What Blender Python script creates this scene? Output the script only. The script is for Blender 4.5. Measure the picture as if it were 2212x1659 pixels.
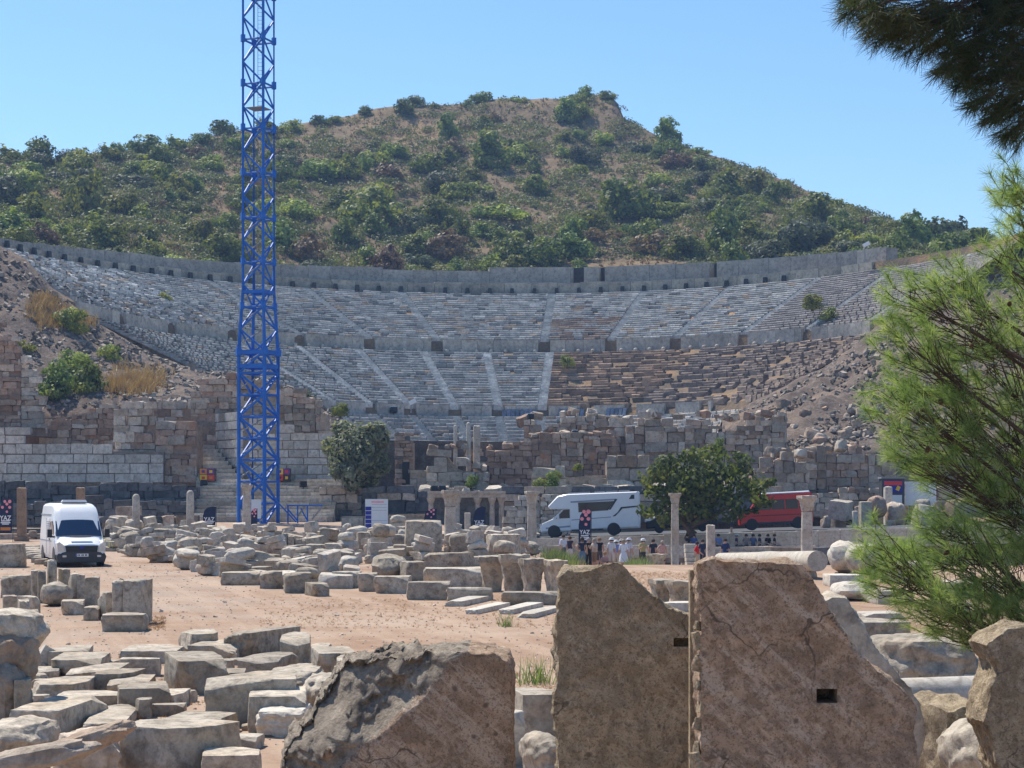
import bpy, bmesh, math, random
import numpy as np
from mathutils import Vector, Matrix, Euler, noise
from math import sin, cos, pi, radians, atan, atan2, sqrt, floor
random.seed(7); np.random.seed(7)
for _o in list(bpy.data.objects): bpy.data.objects.remove(_o)
SC = bpy.context.scene
COL = SC.collection
# ---------------------------------------------------------------- camera, sky, sun, exposure
FU = 4000.0; CAMZ = 2.83; YH = 1075.0          # focal length and horizon row in a 2212 x 1659 working grid
cd = bpy.data.cameras.new('camera'); cam = bpy.data.objects.new('camera', cd); COL.objects.link(cam)
cam.location = (0, 0, CAMZ); cam.rotation_euler = (pi / 2, 0, 0); cd.shift_y = (YH - 829.5) / 2212   # upright lens, so that the mast and columns stand straight
cd.sensor_width = 36.0; cd.lens = FU / 2212 * 36; cd.clip_start = 0.1; cd.clip_end = 20000
SC.camera = cam
SUN = Vector((-0.40, 0.50, 1.0)).normalized()  # direction towards the sun: behind the theatre, a little left
w = bpy.data.worlds.new('World'); SC.world = w; w.use_nodes = True
_nt = w.node_tree; _nt.nodes.clear()
_out = _nt.nodes.new('ShaderNodeOutputWorld'); _bg = _nt.nodes.new('ShaderNodeBackground'); _sky = _nt.nodes.new('ShaderNodeTexSky')
_sky.sky_type = 'NISHITA'; _sky.sun_disc = False
_sky.sun_elevation = math.asin(SUN.z); _sky.sun_rotation = atan2(SUN.x, SUN.y)
_sky.altitude = 0; _sky.air_density = 1.0; _sky.dust_density = 0.25; _sky.ozone_density = 2.0
_bg.inputs['Strength'].default_value = 0.125
_hs = _nt.nodes.new('ShaderNodeHueSaturation'); _hs.inputs['Saturation'].default_value = 1.22
_nt.links.new(_sky.outputs[0], _hs.inputs['Color']); _nt.links.new(_hs.outputs[0], _bg.inputs[0]); _nt.links.new(_bg.outputs[0], _out.inputs[0])
sl = bpy.data.lights.new('sun', 'SUN'); sl.energy = 5.0; sl.angle = radians(0.53); sl.color = (1.0, 0.94, 0.84)
so = bpy.data.objects.new('sun', sl); COL.objects.link(so)
so.rotation_euler = SUN.to_track_quat('Z', 'Y').to_euler()
SC.view_settings.view_transform = 'Standard'; SC.view_settings.look = 'None'
SC.view_settings.gamma = 1.0; SC.view_settings.exposure = 0.42; SC.view_settings.use_curve_mapping = False
SC.cycles.max_bounces = 6; SC.cycles.transparent_max_bounces = 6; SC.cycles.volume_bounces = 0
SC.cycles.use_denoising = True
# ---------------------------------------------------------------- helpers
def W(x, y, Y):                                  # working-grid point at depth Y -> place in the world
    return Vector(((x - 1106) / FU * Y, Y, CAMZ + (YH - y) / FU * Y))
def ss(a, b, x):
    t = min(1, max(0, (x - a) / (b - a))); return t * t * (3 - 2 * t)
def lerp(a, b, t): return a + (b - a) * t
def pl(pts, x):                                  # piecewise linear
    if x <= pts[0][0]: return pts[0][1]
    for (a, p), (b, q) in zip(pts, pts[1:]):
        if x <= b: return p + (q - p) * (x - a) / (b - a)
    return pts[-1][1]
def gz(X, Y):                                    # height of the natural ground
    z = 0.0
    r = ss(-1.0, 5.0, X) * ss(76, 100, Y) * (1 - ss(126, 131, Y))
    z -= 1.6 * r
    z += 0.9 * ss(112, 148, Y) * ss(-31, -26, X) + 2.5 * ss(150, 200, Y)
    if Y > 118: z -= 1.0 * ss(-7, -1, X) * (1 - ss(146, 160, Y)) * ss(118, 130, Y)
    z += 0.05 * noise.noise(Vector((X * .25, Y * .25, 0))) * (1 - ss(100, 140, Y))
    return z
def G(x, y):                                     # where the sight line of a working-grid point meets the ground
    lo, hi = 6.0, 190.0
    Y = lo
    while Y < hi:
        p = W(x, y, Y)
        if p.z <= gz(p.x, p.y): break
        Y *= 1.01
    p = W(x, y, Y); p.z = gz(p.x, p.y); return p
def obj(name, me, parent=None, loc=(0, 0, 0), rot=(0, 0, 0), scale=(1, 1, 1), label=None, cat=None, group=None, kind=None):
    o = bpy.data.objects.new(name, me); COL.objects.link(o)
    o.location = loc; o.rotation_euler = rot; o.scale = scale
    if parent is not None: o.parent = parent
    if label: o['label'] = label
    if cat: o['category'] = cat
    if group: o['group'] = group
    if kind: o['kind'] = kind
    return o
def empty(name, loc, rotz=0, label=None, cat=None, group=None, rot=None):
    o = obj(name, None, None, loc, rot or (0, 0, rotz), (1, 1, 1), label, cat, group)
    o.empty_display_size = 0.3; return o
def copy_tree(o, parent=None):
    c = o.copy(); COL.objects.link(c); c.parent = parent
    for ch in o.children: copy_tree(ch, c)
    return c
class MB:                                        # collects boxes, tubes, lathes ... into one mesh
    def __init__(s): s.v = []; s.f = []; s.m = []; s.c = []; s.col = None
    def add(s, vs, fs, m=0):
        n = len(s.v); s.v += [tuple(p) for p in vs]; s.f += [tuple(i + n for i in f) for f in fs]; s.m += [m] * len(fs)
        if s.col is not None: s.c += [s.col] * len(vs)
    def box(s, c, d, rz=0, m=0, M=None, taper=1.0):
        hx, hy, hz = d[0] / 2, d[1] / 2, d[2] / 2
        vs = [Vector((x * hx * (taper if z > 0 else 1), y * hy * (taper if z > 0 else 1), z * hz)) for z in (-1, 1) for y in (-1, 1) for x in (-1, 1)]
        R = M if M is not None else Matrix.Rotation(rz, 3, 'Z')
        c = Vector(c); s.add([R @ v + c for v in vs], [(0, 2, 3, 1), (4, 5, 7, 6), (0, 1, 5, 4), (2, 6, 7, 3), (0, 4, 6, 2), (1, 3, 7, 5)], m)
    def tube(s, p0, p1, r0, r1=None, n=6, m=0, caps=True):
        p0, p1 = Vector(p0), Vector(p1); r1 = r0 if r1 is None else r1
        d = p1 - p0
        if d.length < 1e-6: return
        q = d.to_track_quat('Z', 'Y'); vs = []
        for p, r in ((p0, r0), (p1, r1)):
            for i in range(n):
                a = 2 * pi * i / n; vs.append(p + q @ Vector((cos(a) * r, sin(a) * r, 0)))
        fs = [(i, (i + 1) % n, n + (i + 1) % n, n + i) for i in range(n)]
        if caps: fs += [tuple(range(n - 1, -1, -1)), tuple(range(n, 2 * n))]
        s.add(vs, fs, m)
    def path(s, pts, rs, n=6, m=0):              # a bent tapering tube
        pts = [Vector(p) for p in pts]; vs = []; fs = []
        for k, p in enumerate(pts):
            d = pts[min(k + 1, len(pts) - 1)] - pts[max(k - 1, 0)]
            q = d.to_track_quat('Z', 'Y')
            for i in range(n):
                a = 2 * pi * i / n; vs.append(p + q @ Vector((cos(a) * rs[k], sin(a) * rs[k], 0)))
        for k in range(len(pts) - 1):
            for i in range(n): fs.append((k * n + i, k * n + (i + 1) % n, (k + 1) * n + (i + 1) % n, (k + 1) * n + i))
        fs += [tuple(range(n - 1, -1, -1)), tuple(range((len(pts) - 1) * n, len(pts) * n))]
        s.add(vs, fs, m)
    def lathe(s, c, prof, n=16, m=0, sq=0.0):    # prof: (radius, z) from the bottom up; sq: 1 = square plan
        c = Vector(c); vs = []; fs = []
        for r, z in prof:
            for i in range(n):
                a = 2 * pi * (i + .5) / n; k = 1.0
                if sq: k = lerp(1, 1 / max(abs(cos(a)), abs(sin(a))), sq)
                vs.append(c + Vector((cos(a) * r * k, sin(a) * r * k, z)))
        for k in range(len(prof) - 1):
            for i in range(n): fs.append((k * n + i, k * n + (i + 1) % n, (k + 1) * n + (i + 1) % n, (k + 1) * n + i))
        fs += [tuple(range(n - 1, -1, -1)), tuple(range((len(prof) - 1) * n, len(prof) * n))]
        s.add(vs, fs, m)
    def prism(s, poly, a, b, axis='Y', m=0):     # polygon extruded from a to b along an axis
        n = len(poly)
        def P(p, t):
            return Vector((p[0], t, p[1])) if axis == 'Y' else (Vector((t, p[0], p[1])) if axis == 'X' else Vector((p[0], p[1], t)))
        vs = [P(p, a) for p in poly] + [P(p, b) for p in poly]
        s.add(vs, [tuple(range(n)), tuple(range(2 * n - 1, n - 1, -1))] + [(i, n + i, n + (i + 1) % n, (i + 1) % n) for i in range(n)], m)
    def mesh(s, name, mats, smooth=None, fix=True):
        me = bpy.data.meshes.new(name); me.from_pydata(s.v, [], s.f); me.polygons.foreach_set('use_smooth', [False] * len(s.f))
        for mt in (mats if isinstance(mats, (list, tuple)) else [mats]): me.materials.append(mt)
        if any(s.m): me.polygons.foreach_set('material_index', s.m)
        if s.c:
            ca = me.color_attributes.new('Col', 'FLOAT_COLOR', 'POINT')
            ca.data.foreach_set('color', np.array([(a[0], a[1], a[2], 1) for a in s.c], dtype=np.float32).ravel())
        if fix:
            bm = bmesh.new(); bm.from_mesh(me); bmesh.ops.recalc_face_normals(bm, faces=bm.faces); bm.to_mesh(me); bm.free()
        if smooth is not None: smooth_by_angle(me, smooth)
        me.update(); return me
    def build(s, name, mats, parent=None, loc=(0, 0, 0), rot=(0, 0, 0), smooth=None, fix=True, **k):
        return obj(name, s.mesh(name, mats, smooth, fix), parent, loc, rot, (1, 1, 1), **k)
def smooth_by_angle(me, deg):
    me.polygons.foreach_set('use_smooth', [True] * len(me.polygons)); me.set_sharp_from_angle(angle=radians(deg))
def np_mesh(name, V, F, mats, col=None, mi=None, smooth=False):   # arrays: V (n,3), F (m,3 or 4)
    me = bpy.data.meshes.new(name); n = len(V); m, k = F.shape
    me.vertices.add(n); me.vertices.foreach_set('co', np.ascontiguousarray(V, dtype=np.float32).ravel())
    me.loops.add(m * k); me.loops.foreach_set('vertex_index', np.ascontiguousarray(F, dtype=np.int32).ravel())
    me.polygons.add(m); me.polygons.foreach_set('loop_start', np.arange(0, m * k, k, dtype=np.int32))
    for mt in (mats if isinstance(mats, (list, tuple)) else [mats]): me.materials.append(mt)
    if mi is not None: me.polygons.foreach_set('material_index', np.asarray(mi, dtype=np.int32))
    me.polygons.foreach_set('use_smooth', np.full(m, bool(smooth)))
    me.update(calc_edges=True); me.validate()
    if col is not None:
        ca = me.color_attributes.new('Col', 'FLOAT_COLOR', 'POINT')
        c4 = np.ones((n, 4), dtype=np.float32); c4[:, :3] = col; ca.data.foreach_set('color', c4.ravel())
    return me
# ---------------------------------------------------------------- materials
class N:                                         # tiny node-tree writer
    def __init__(s, name):
        s.mat = bpy.data.materials.new(name); s.mat.use_nodes = True; s.t = s.mat.node_tree; s.t.nodes.clear()
        s.out = s.t.nodes.new('ShaderNodeOutputMaterial'); s.b = s.t.nodes.new('ShaderNodeBsdfPrincipled')
        s.t.links.new(s.b.outputs[0], s.out.inputs[0])
    def n(s, typ, **k):
        nd = s.t.nodes.new('ShaderNode' + typ)
        for a, v in k.items(): setattr(nd, a, v)
        return nd
    def l(s, a, b): s.t.links.new(a, b)
    def set(s, nd, **k):
        for a, v in k.items():
            i = nd.inputs[a]
            if hasattr(v, 'is_output') or isinstance(v, bpy.types.NodeSocket): s.l(v, i)
            else: i.default_value = v
        return nd
    def pos(s, random_off=True):
        g = s.n('NewGeometry'); return g.outputs['Position']
    def noise(s, vec, scale, detail=4, rough=.6, dist=0.0):
        nd = s.n('TexNoise'); nd.inputs['Scale'].default_value = scale; nd.inputs['Detail'].default_value = detail
        nd.inputs['Roughness'].default_value = rough; nd.inputs['Distortion'].default_value = dist
        s.l(vec, nd.inputs['Vector']); return nd.outputs['Fac']
    def ramp(s, fac, stops):
        r = s.n('ValToRGB'); e = r.color_ramp.elements
        while len(e) < len(stops): e.new(0.5)
        for i, (p, c) in enumerate(stops):
            e[i].position = p; e[i].color = (c, c, c, 1) if not hasattr(c, '__len__') else (*c, 1)
        s.l(fac, r.inputs[0]); return r.outputs[0]
    def mix(s, fac, a, b, mode='MIX'):
        m = s.n('MixRGB'); m.blend_type = mode
        for v, i in ((fac, 0), (a, 1), (b, 2)):
            if isinstance(v, bpy.types.NodeSocket): s.l(v, m.inputs[i])
            elif hasattr(v, '__len__'): m.inputs[i].default_value = (*v, 1)
            else: m.inputs[i].default_value = v
        return m.outputs[0]
    def bump(s, h, strength=.5, dist=.02):
        b = s.n('Bump'); b.inputs['Strength'].default_value = strength; b.inputs['Distance'].default_value = dist
        s.l(h, b.inputs['Height']); s.l(b.outputs[0], s.b.inputs['Normal'])
    def fin(s, col, rough=.9, spec=.2):
        if isinstance(col, bpy.types.NodeSocket): s.l(col, s.b.inputs['Base Color'])
        else: s.b.inputs['Base Color'].default_value = (*col, 1)
        s.b.inputs['Roughness'].default_value = rough; s.b.inputs['Specular IOR Level'].default_value = spec
        return s.mat
def plain(name, col, rough=.6, metal=0.0, spec=.4, var=0.12, vs=3.0):
    k = N(name); p = k.n('TexCoord').outputs['Object']
    f = k.noise(p, vs, 4); c = k.ramp(f, [(.3, tuple(v * (1 - var) for v in col)), (.7, tuple(min(1, v * (1 + var)) for v in col))])
    k.b.inputs['Metallic'].default_value = metal; return k.fin(c, rough, spec)
def stone(name, light, mid, dark, sc=1.0, stain=.45, bump=.6, bd=.03, rnd=.35, warm=None, useattr=False):
    """weathered stone: light and mid tones in patches, dark lichen, each object a tint of its own"""
    k = N(name); p = k.pos()
    oi = k.n('ObjectInfo')
    ad = k.n('VectorMath', operation='ADD'); k.l(p, ad.inputs[0])
    mu = k.n('VectorMath', operation='SCALE'); cb = k.n('CombineXYZ')
    for i in range(3): k.l(oi.outputs['Random'], cb.inputs[i])
    k.l(cb.outputs[0], mu.inputs[0]); mu.inputs['Scale'].default_value = 37.0; k.l(mu.outputs[0], ad.inputs[1]); p = ad.outputs[0]
    n1 = k.noise(p, 1.3 * sc, 5, .62); n2 = k.noise(p, 4.5 * sc, 6, .7, .4); n3 = k.noise(p, 17 * sc, 4, .7)
    c = k.ramp(n1, [(.34, mid), (.62, light)])
    if warm: c = k.mix(k.ramp(k.noise(p, .9 * sc, 3), [(.52, 0), (.72, .75)]), c, warm)
    c = k.mix(k.ramp(n2, [(.50 - .1 * stain, 0), (.74, .95)]), c, dark)
    c = k.mix(k.ramp(n3, [(.35, .32), (.6, 0)]), c, tuple(v * .45 for v in mid))
    hv = k.n('HueSaturation'); k.l(c, hv.inputs['Color'])
    mr = k.n('MapRange'); k.l(oi.outputs['Random'], mr.inputs[0]); mr.inputs[3].default_value = 1 - rnd; mr.inputs[4].default_value = 1 + rnd * .6
    k.l(mr.outputs[0], hv.inputs['Value']); c = hv.outputs[0]
    if useattr:
        at = k.n('Attribute'); at.attribute_name = 'Col'; c = k.mix(1.0, c, at.outputs['Color'], 'MULTIPLY')
    h = k.mix(.5, n2, n3)
    k.bump(h, bump, bd); return k.fin(c, .92, .15)
def leafmat(name, a, b, c2, trans=.35, sc=.6):
    k = N(name); p = k.pos(); f = k.noise(p, sc, 2)
    oi = k.n('ObjectInfo'); col = k.ramp(f, [(.3, a), (.5, b), (.72, c2)])
    hv = k.n('HueSaturation'); k.l(col, hv.inputs['Color']); mr = k.n('MapRange'); k.l(oi.outputs['Random'], mr.inputs[0])
    mr.inputs[3].default_value = .75; mr.inputs[4].default_value = 1.3; k.l(mr.outputs[0], hv.inputs['Value'])
    mr2 = k.n('MapRange'); k.l(oi.outputs['Random'], mr2.inputs[0]); mr2.inputs[3].default_value = .48; mr2.inputs[4].default_value = .515; k.l(mr2.outputs[0], hv.inputs['Hue'])
    col = hv.outputs[0]
    k.fin(col, .6, .25)
    tr = k.n('BsdfTranslucent'); k.l(k.mix(1.0, col, (1.25, 1.25, .6), 'MULTIPLY'), tr.inputs[0])
    mx = k.n('MixShader'); mx.inputs[0].default_value = trans; k.l(k.b.outputs[0], mx.inputs[1]); k.l(tr.outputs[0], mx.inputs[2]); k.l(mx.outputs[0], k.out.inputs[0])
    return k.mat
M = {}
M['marble'] = stone('weathered_marble', (.58, .505, .405), (.36, .30, .23), (.09, .077, .064), 1.2, .45, .7, .035, .25, (.54, .42, .29))
M['marble_far'] = stone('marble_far', (.66, .58, .48), (.48, .42, .34), (.20, .17, .14), .7, .4, .6, .05, .38, (.44, .33, .22))
M['ashlar'] = stone('pale_ashlar', (.74, .68, .59), (.57, .52, .45), (.26, .23, .20), .8, .25, .5, .04, .22, (.50, .40, .30))
M['rubble'] = stone('rubble_stone', (.58, .48, .38), (.42, .33, .25), (.18, .145, .115), .8, .3, .8, .06, .45, (.52, .31, .18))
M['darkstone'] = stone('dark_stone', (.20, .20, .20), (.12, .12, .125), (.05, .05, .05), .6, .4, .7, .06, .35)
M['brickish'] = stone('brown_masonry', (.50, .36, .27), (.36, .25, .185), (.16, .115, .09), .7, .35, .8, .05, .35, (.42, .22, .12))
M['seat'] = stone('seat_stone', (.50, .49, .46), (.33, .33, .32), (.16, .15, .14), .5, .35, .6, .05, .0, None, True)
M['column'] = stone('column_marble', (.60, .54, .46), (.43, .37, .31), (.20, .17, .14), 1.0, .25, .5, .03, .15, (.46, .34, .24))
M['granite'] = stone('brown_pillar', (.40, .27, .18), (.32, .21, .14), (.17, .12, .09), 1.0, .2, .4, .03, .12)
M['pale'] = stone('pale_slab', (.66, .60, .51), (.52, .46, .38), (.25, .22, .18), 1.2, .2, .5, .02, .15, (.55, .44, .32))
M['blue'] = plain('blue_paint', (.006, .125, .50), .55, 0, .4, .18, 2)
M['alu'] = plain('aluminium', (.26, .26, .26), .9, .0, .5, .1, 6)
M['white'] = plain('white_paint', (.78, .78, .78), .3, 0, .5, .05, 2)
M['black'] = plain('black_plastic', (.02, .02, .022), .5, 0, .4)
M['rubber'] = plain('tyre_rubber', (.025, .025, .027), .8, 0, .3)
M['bark'] = plain('bark', (.13, .095, .07), .95, 0, .1, .4, 6)
M['darkbark'] = plain('pine_bark', (.085, .06, .045), .95, 0, .1, .4, 20)
# ---------------------------------------------------------------- ground, hill, road
k = N('dirt'); p = k.pos()
n1 = k.noise(p, .16, 5, .6); n2 = k.noise(p, 1.1, 6, .7); n3 = k.noise(p, 9, 5, .75); n4 = k.noise(p, .05, 3, .5)
c = k.ramp(n1, [(.32, (.27, .165, .105)), (.5, (.335, .225, .155)), (.68, (.40, .30, .225))])
c = k.mix(k.ramp(n2, [(.45, 0), (.7, .6)]), c, (.44, .33, .24))
c = k.mix(k.ramp(n3, [(.52, 0), (.68, .7)]), c, (.20, .14, .10))
sx = k.n('SeparateXYZ'); k.l(p, sx.inputs[0])
mp = k.n('MapRange'); k.l(sx.outputs[0], mp.inputs[0]); mp.inputs[1].default_value = -3.5; mp.inputs[2].default_value = -8.0
grey = k.n('Math', operation='MULTIPLY'); k.l(mp.outputs[0], grey.inputs[0]); k.l(k.ramp(k.noise(p, .35, 3), [(.42, 0), (.6, .6)]), grey.inputs[1])
c = k.mix(grey.outputs[0], c, (.34, .275, .225))
tm = k.n('Mapping'); tm.vector_type = 'TEXTURE'; tm.inputs['Rotation'].default_value = (0, 0, radians(-74)); tm.inputs['Scale'].default_value = (14, .9, 1); k.l(p, tm.inputs[0])
c = k.mix(k.ramp(k.noise(tm.outputs[0], 1.0, 4, .6), [(.46, 0), (.60, .35)]), c, (.47, .35, .255)); c = k.mix(k.ramp(k.noise(tm.outputs[0], 2.3, 3, .6), [(.54, 0), (.64, .3)]), c, (.28, .18, .12))
k.bump(k.mix(.6, n2, n3), .7, .05); M['dirt'] = k.fin(c, .95, .1)
ys = [-60, -30, -10, 0] + list(np.geomspace(4, 70, 90)) + list(np.linspace(72, 210, 70)) + [230, 260, 300, 400, 600, 1000, 2000, 5000, 9000]
xs = sorted([-9000, -4000, -1500, -700, -350, -200, -130] + list(np.linspace(-90, 90, 150)) + [130, 200, 350, 700, 1500, 4000, 9000])
V = np.array([(x, y, gz(x, y) if y < 600 else 3.4) for y in ys for x in xs]); nx = len(xs); ny = len(ys)
F = np.array([(j * nx + i, j * nx + i + 1, (j + 1) * nx + i + 1, (j + 1) * nx + i) for j in range(ny - 1) for i in range(nx - 1)])
obj('ground', np_mesh('ground', V, F, M['dirt'], smooth=True), kind='structure')
# the theatre's plan: back of the auditorium, walkway and front wall as radius over the angle from its axis
TC = Vector((1.5, 215.0))
rC = [(-110, 66), (-78, 65.5), (-30, 66), (5, 66), (20, 64.5), (35, 62.5), (52, 60), (110, 60)]
rD = [(-110, 52), (-90, 47.5), (-62, 44.5), (-40, 42.6), (0, 42), (50, 42), (70, 44), (110, 46)]
rE = [(-110, 33), (-90, 31), (-60, 28), (0, 27), (60, 27), (110, 29)]
def tpt(r, th, z): a = radians(th); return Vector((TC.x + r * sin(a), TC.y + r * cos(a), z))
def ring_depth(x, R):                            # far crossing of a sight line with a circle about the theatre
    b = (x - 1106) / FU; A = 1 + b * b; B = -2 * (b * TC.x + TC.y); Cc = TC.x ** 2 + TC.y ** 2 - R * R
    d = max(0, B * B - 4 * A * Cc); return (-B + sqrt(d)) / (2 * A)
RIDGE = [(-900, 470), (-300, 380), (0, 345), (120, 345), (230, 335), (330, 325), (430, 300), (520, 282), (600, 278), (700, 258), (800, 238), (900, 228),
         (1000, 222), (1060, 216), (1150, 218), (1250, 214), (1285, 205), (1315, 205), (1338, 228), (1345, 255), (1440, 300), (1500, 325),
         (1600, 352), (1700, 392), (1800, 435), (1900, 468), (1980, 495), (2050, 512), (2212, 545), (2500, 600), (3100, 760)]
RDEP = [(-900, 300), (0, 340), (500, 390), (900, 425), (1300, 430), (1700, 380), (2100, 330), (3100, 300)]
RSOFT = [(x, sum(pl(RIDGE, x + d) for d in range(-260, 261, 20)) / 27) for x in range(-900, 3101, 25)]
def hill(x, t):
    Y0 = ring_depth(min(max(x, -150), 2400), 74.5); z0 = pl([(-150, 33.9), (0, 34.2), (370, 35.0), (800, 35.5), (1700, 35.3), (2100, 34.6)], x)
    if x > 1880: z0 -= 3 * ss(1880, 2150, x)
    if x < -150: z0 -= 20 * ss(-150, -900, x); 
    if x > 2400: z0 -= 20 * ss(2400, 3100, x)
    Y1 = pl(RDEP, x); e0 = (z0 - CAMZ) / Y0
    pr = W(x, lerp(pl(RSOFT, x), pl(RIDGE, x), ss(.72, 1.0, t)), Y1); e1 = (pr.z - CAMZ) / Y1
    Y = lerp(Y0, Y1, t)
    if t <= 1: e = lerp(e0, e1, t ** .92); z = CAMZ + e * Y
    else: z = CAMZ + e1 * Y1 - (t - 1) * 25 - (t - 1) ** 2 * 8
    X = (x - 1106) / FU * Y
    z += (1.6 * noise.noise(Vector((X * .06, Y * .06, 3))) + .8 * noise.noise(Vector((X * .2, Y * .2, 9)))) * min(1, t * 6) * (1 if t < .97 else .4)
    return Vector((X, Y, z))
k = N('dry_hillside'); p = k.pos()
n1 = k.noise(p, .045, 5, .6); n2 = k.noise(p, .35, 5, .7); n3 = k.noise(p, 1.6, 4, .7)
c = k.ramp(n1, [(.32, (.12, .10, .06)), (.5, (.20, .15, .09)), (.66, (.31, .215, .125))])
c = k.mix(k.ramp(n2, [(.46, 0), (.64, .8)]), c, (.15, .115, .08))
c = k.mix(k.ramp(n3, [(.5, 0), (.72, .6)]), c, (.34, .245, .15))
k.bump(k.mix(.5, n2, n3), .9, .6); M['hill'] = k.fin(c, .95, .05)
hx = [-900, -500, -300] + list(range(-150, 2401, 14)) + [2600, 2850, 3100]; ht = list(np.linspace(0, 1, 60)) + [1.03, 1.1, 1.3, 1.7, 2.4, 3.4]
V = []; 
for x in hx:
    q = hill(x, 0); V.append((q.x, q.y - .3, -2))
    for t in ht: V.append(tuple(hill(x, t)))
nt = len(ht) + 1; V = np.array(V)
F = np.array([(i * nt + j, (i + 1) * nt + j, (i + 1) * nt + j + 1, i * nt + j + 1) for i in range(len(hx) - 1) for j in range(nt - 1)])
obj('hill', np_mesh('hill', V, F, M['hill'], smooth=True), kind='structure')
# ---------------------------------------------------------------- the theatre's auditorium
theatre = empty('theatre_seating', (TC.x, TC.y, 0), 0, 'great curved stone auditorium rising below the scrubby hill', 'theatre')
TL = Vector((TC.x, TC.y, 0))
rng = np.random.default_rng(11)
_BF = np.array([(0, 2, 3, 1), (4, 5, 7, 6), (0, 1, 5, 4), (2, 6, 7, 3), (0, 4, 6, 2), (1, 3, 7, 5)])
class Soup:                                      # many small blocks in one mesh, each with its own colour
    def __init__(s): s.V = []; s.C = []
    def blk(s, corners, col): s.V.append(corners); s.C.append(col)
    def mesh(s, name, mat):
        V = np.array(s.V, dtype=np.float32).reshape(-1, 3); nb = len(s.V)
        F = (_BF[None] + (np.arange(nb) * 8)[:, None, None]).reshape(-1, 4)
        return np_mesh(name, V, F, mat, np.repeat(np.array(s.C, dtype=np.float32), 8, axis=0))
_SF = np.array([(0, 1, 3, 2), (2, 3, 5, 4), (4, 5, 7, 6), (6, 7, 9, 8), (0, 2, 6, 8), (1, 9, 7, 3)])
class SeatSoup(Soup):                            # seat blocks with a worn front edge
    def mesh(s, name, mat):
        V = np.array(s.V, dtype=np.float32).reshape(-1, 3); nb = len(s.V)
        F = (_SF[None] + (np.arange(nb) * 10)[:, None, None]).reshape(-1, 4)
        return np_mesh(name, V, F, mat, np.repeat(np.array(s.C, dtype=np.float32), 10, axis=0))
def seatblk(r0, r1, a0, a1, z0, z1, j, ch):
    o = []
    for r, z in ((r0, z0), (r0, z1 - ch), (r0 + ch * 1.1, z1), (r1, z1), (r1, z0)):
        for a in (a0, a1): o.append((r * sin(a) + j * rng.uniform(-1, 1), r * cos(a) + j * rng.uniform(-1, 1), z + j * rng.uniform(-.6, .6)))
    return o
def arcblk(r0, r1, a0, a1, z0, z1, j=0.0):       # a block between two radii and two angles, relative to the theatre
    o = []
    for z in (z0, z1):
        for r in (r0, r1):
            for a in (a0, a1): o.append((r * sin(a) + j * rng.uniform(-1, 1), r * cos(a) + j * rng.uniform(-1, 1), z + j * rng.uniform(-.6, .6)))
    return o
zE, zD0, zD1, zC = 14.75, 22.9, 24.7, 33.7
HT = [(-110, 1.3), (-78, 1.75), (-55, 3.0), (-20, 4.2), (0, 4.4), (30, 4.0), (52, 3.3), (110, 3.0)]
STAIR_L = [-58, -45, -32.5, -19.3, -7, 5.2, 18, 31, 44, 57]; STAIR_U = [-85, -71, -57, -43, -29, -16, 4, 16.5, 29, 43, 57, 71]
GREY = np.array((.98, .97, .96))
def seatcol(tier, th, s):
    v = rng.normal(1.0, .12)
    c = GREY * v
    u = rng.random()
    if u < .07: c = GREY * rng.uniform(.45, .7)
    elif u < .15: c = np.array((1.05, .85, .68)) * v
    elif u < .19: c = GREY * rng.uniform(1.2, 1.5)
    if tier == 'U':
        if th < -56: c = c * (1.35 if s > .45 else 1.05) * rng.uniform(.85, 1.3)
        if th > 42: c = np.array((.80, .73, .70)) * rng.uniform(.85, 1.12)
        if 4 < th < 17 and s < .45 and rng.random() < .6: c = np.array((.78, .60, .50)) * rng.uniform(.8, 1.2)
    if tier == 'L' and th > 5.2: c = np.array((.88, .64, .48)) * rng.normal(1, .22)
    if tier == 'L' and th > 34: c = np.array((.72, .58, .50)) * rng.uniform(.8, 1.2)
    return np.clip(c, .1, 2.0)
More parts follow.
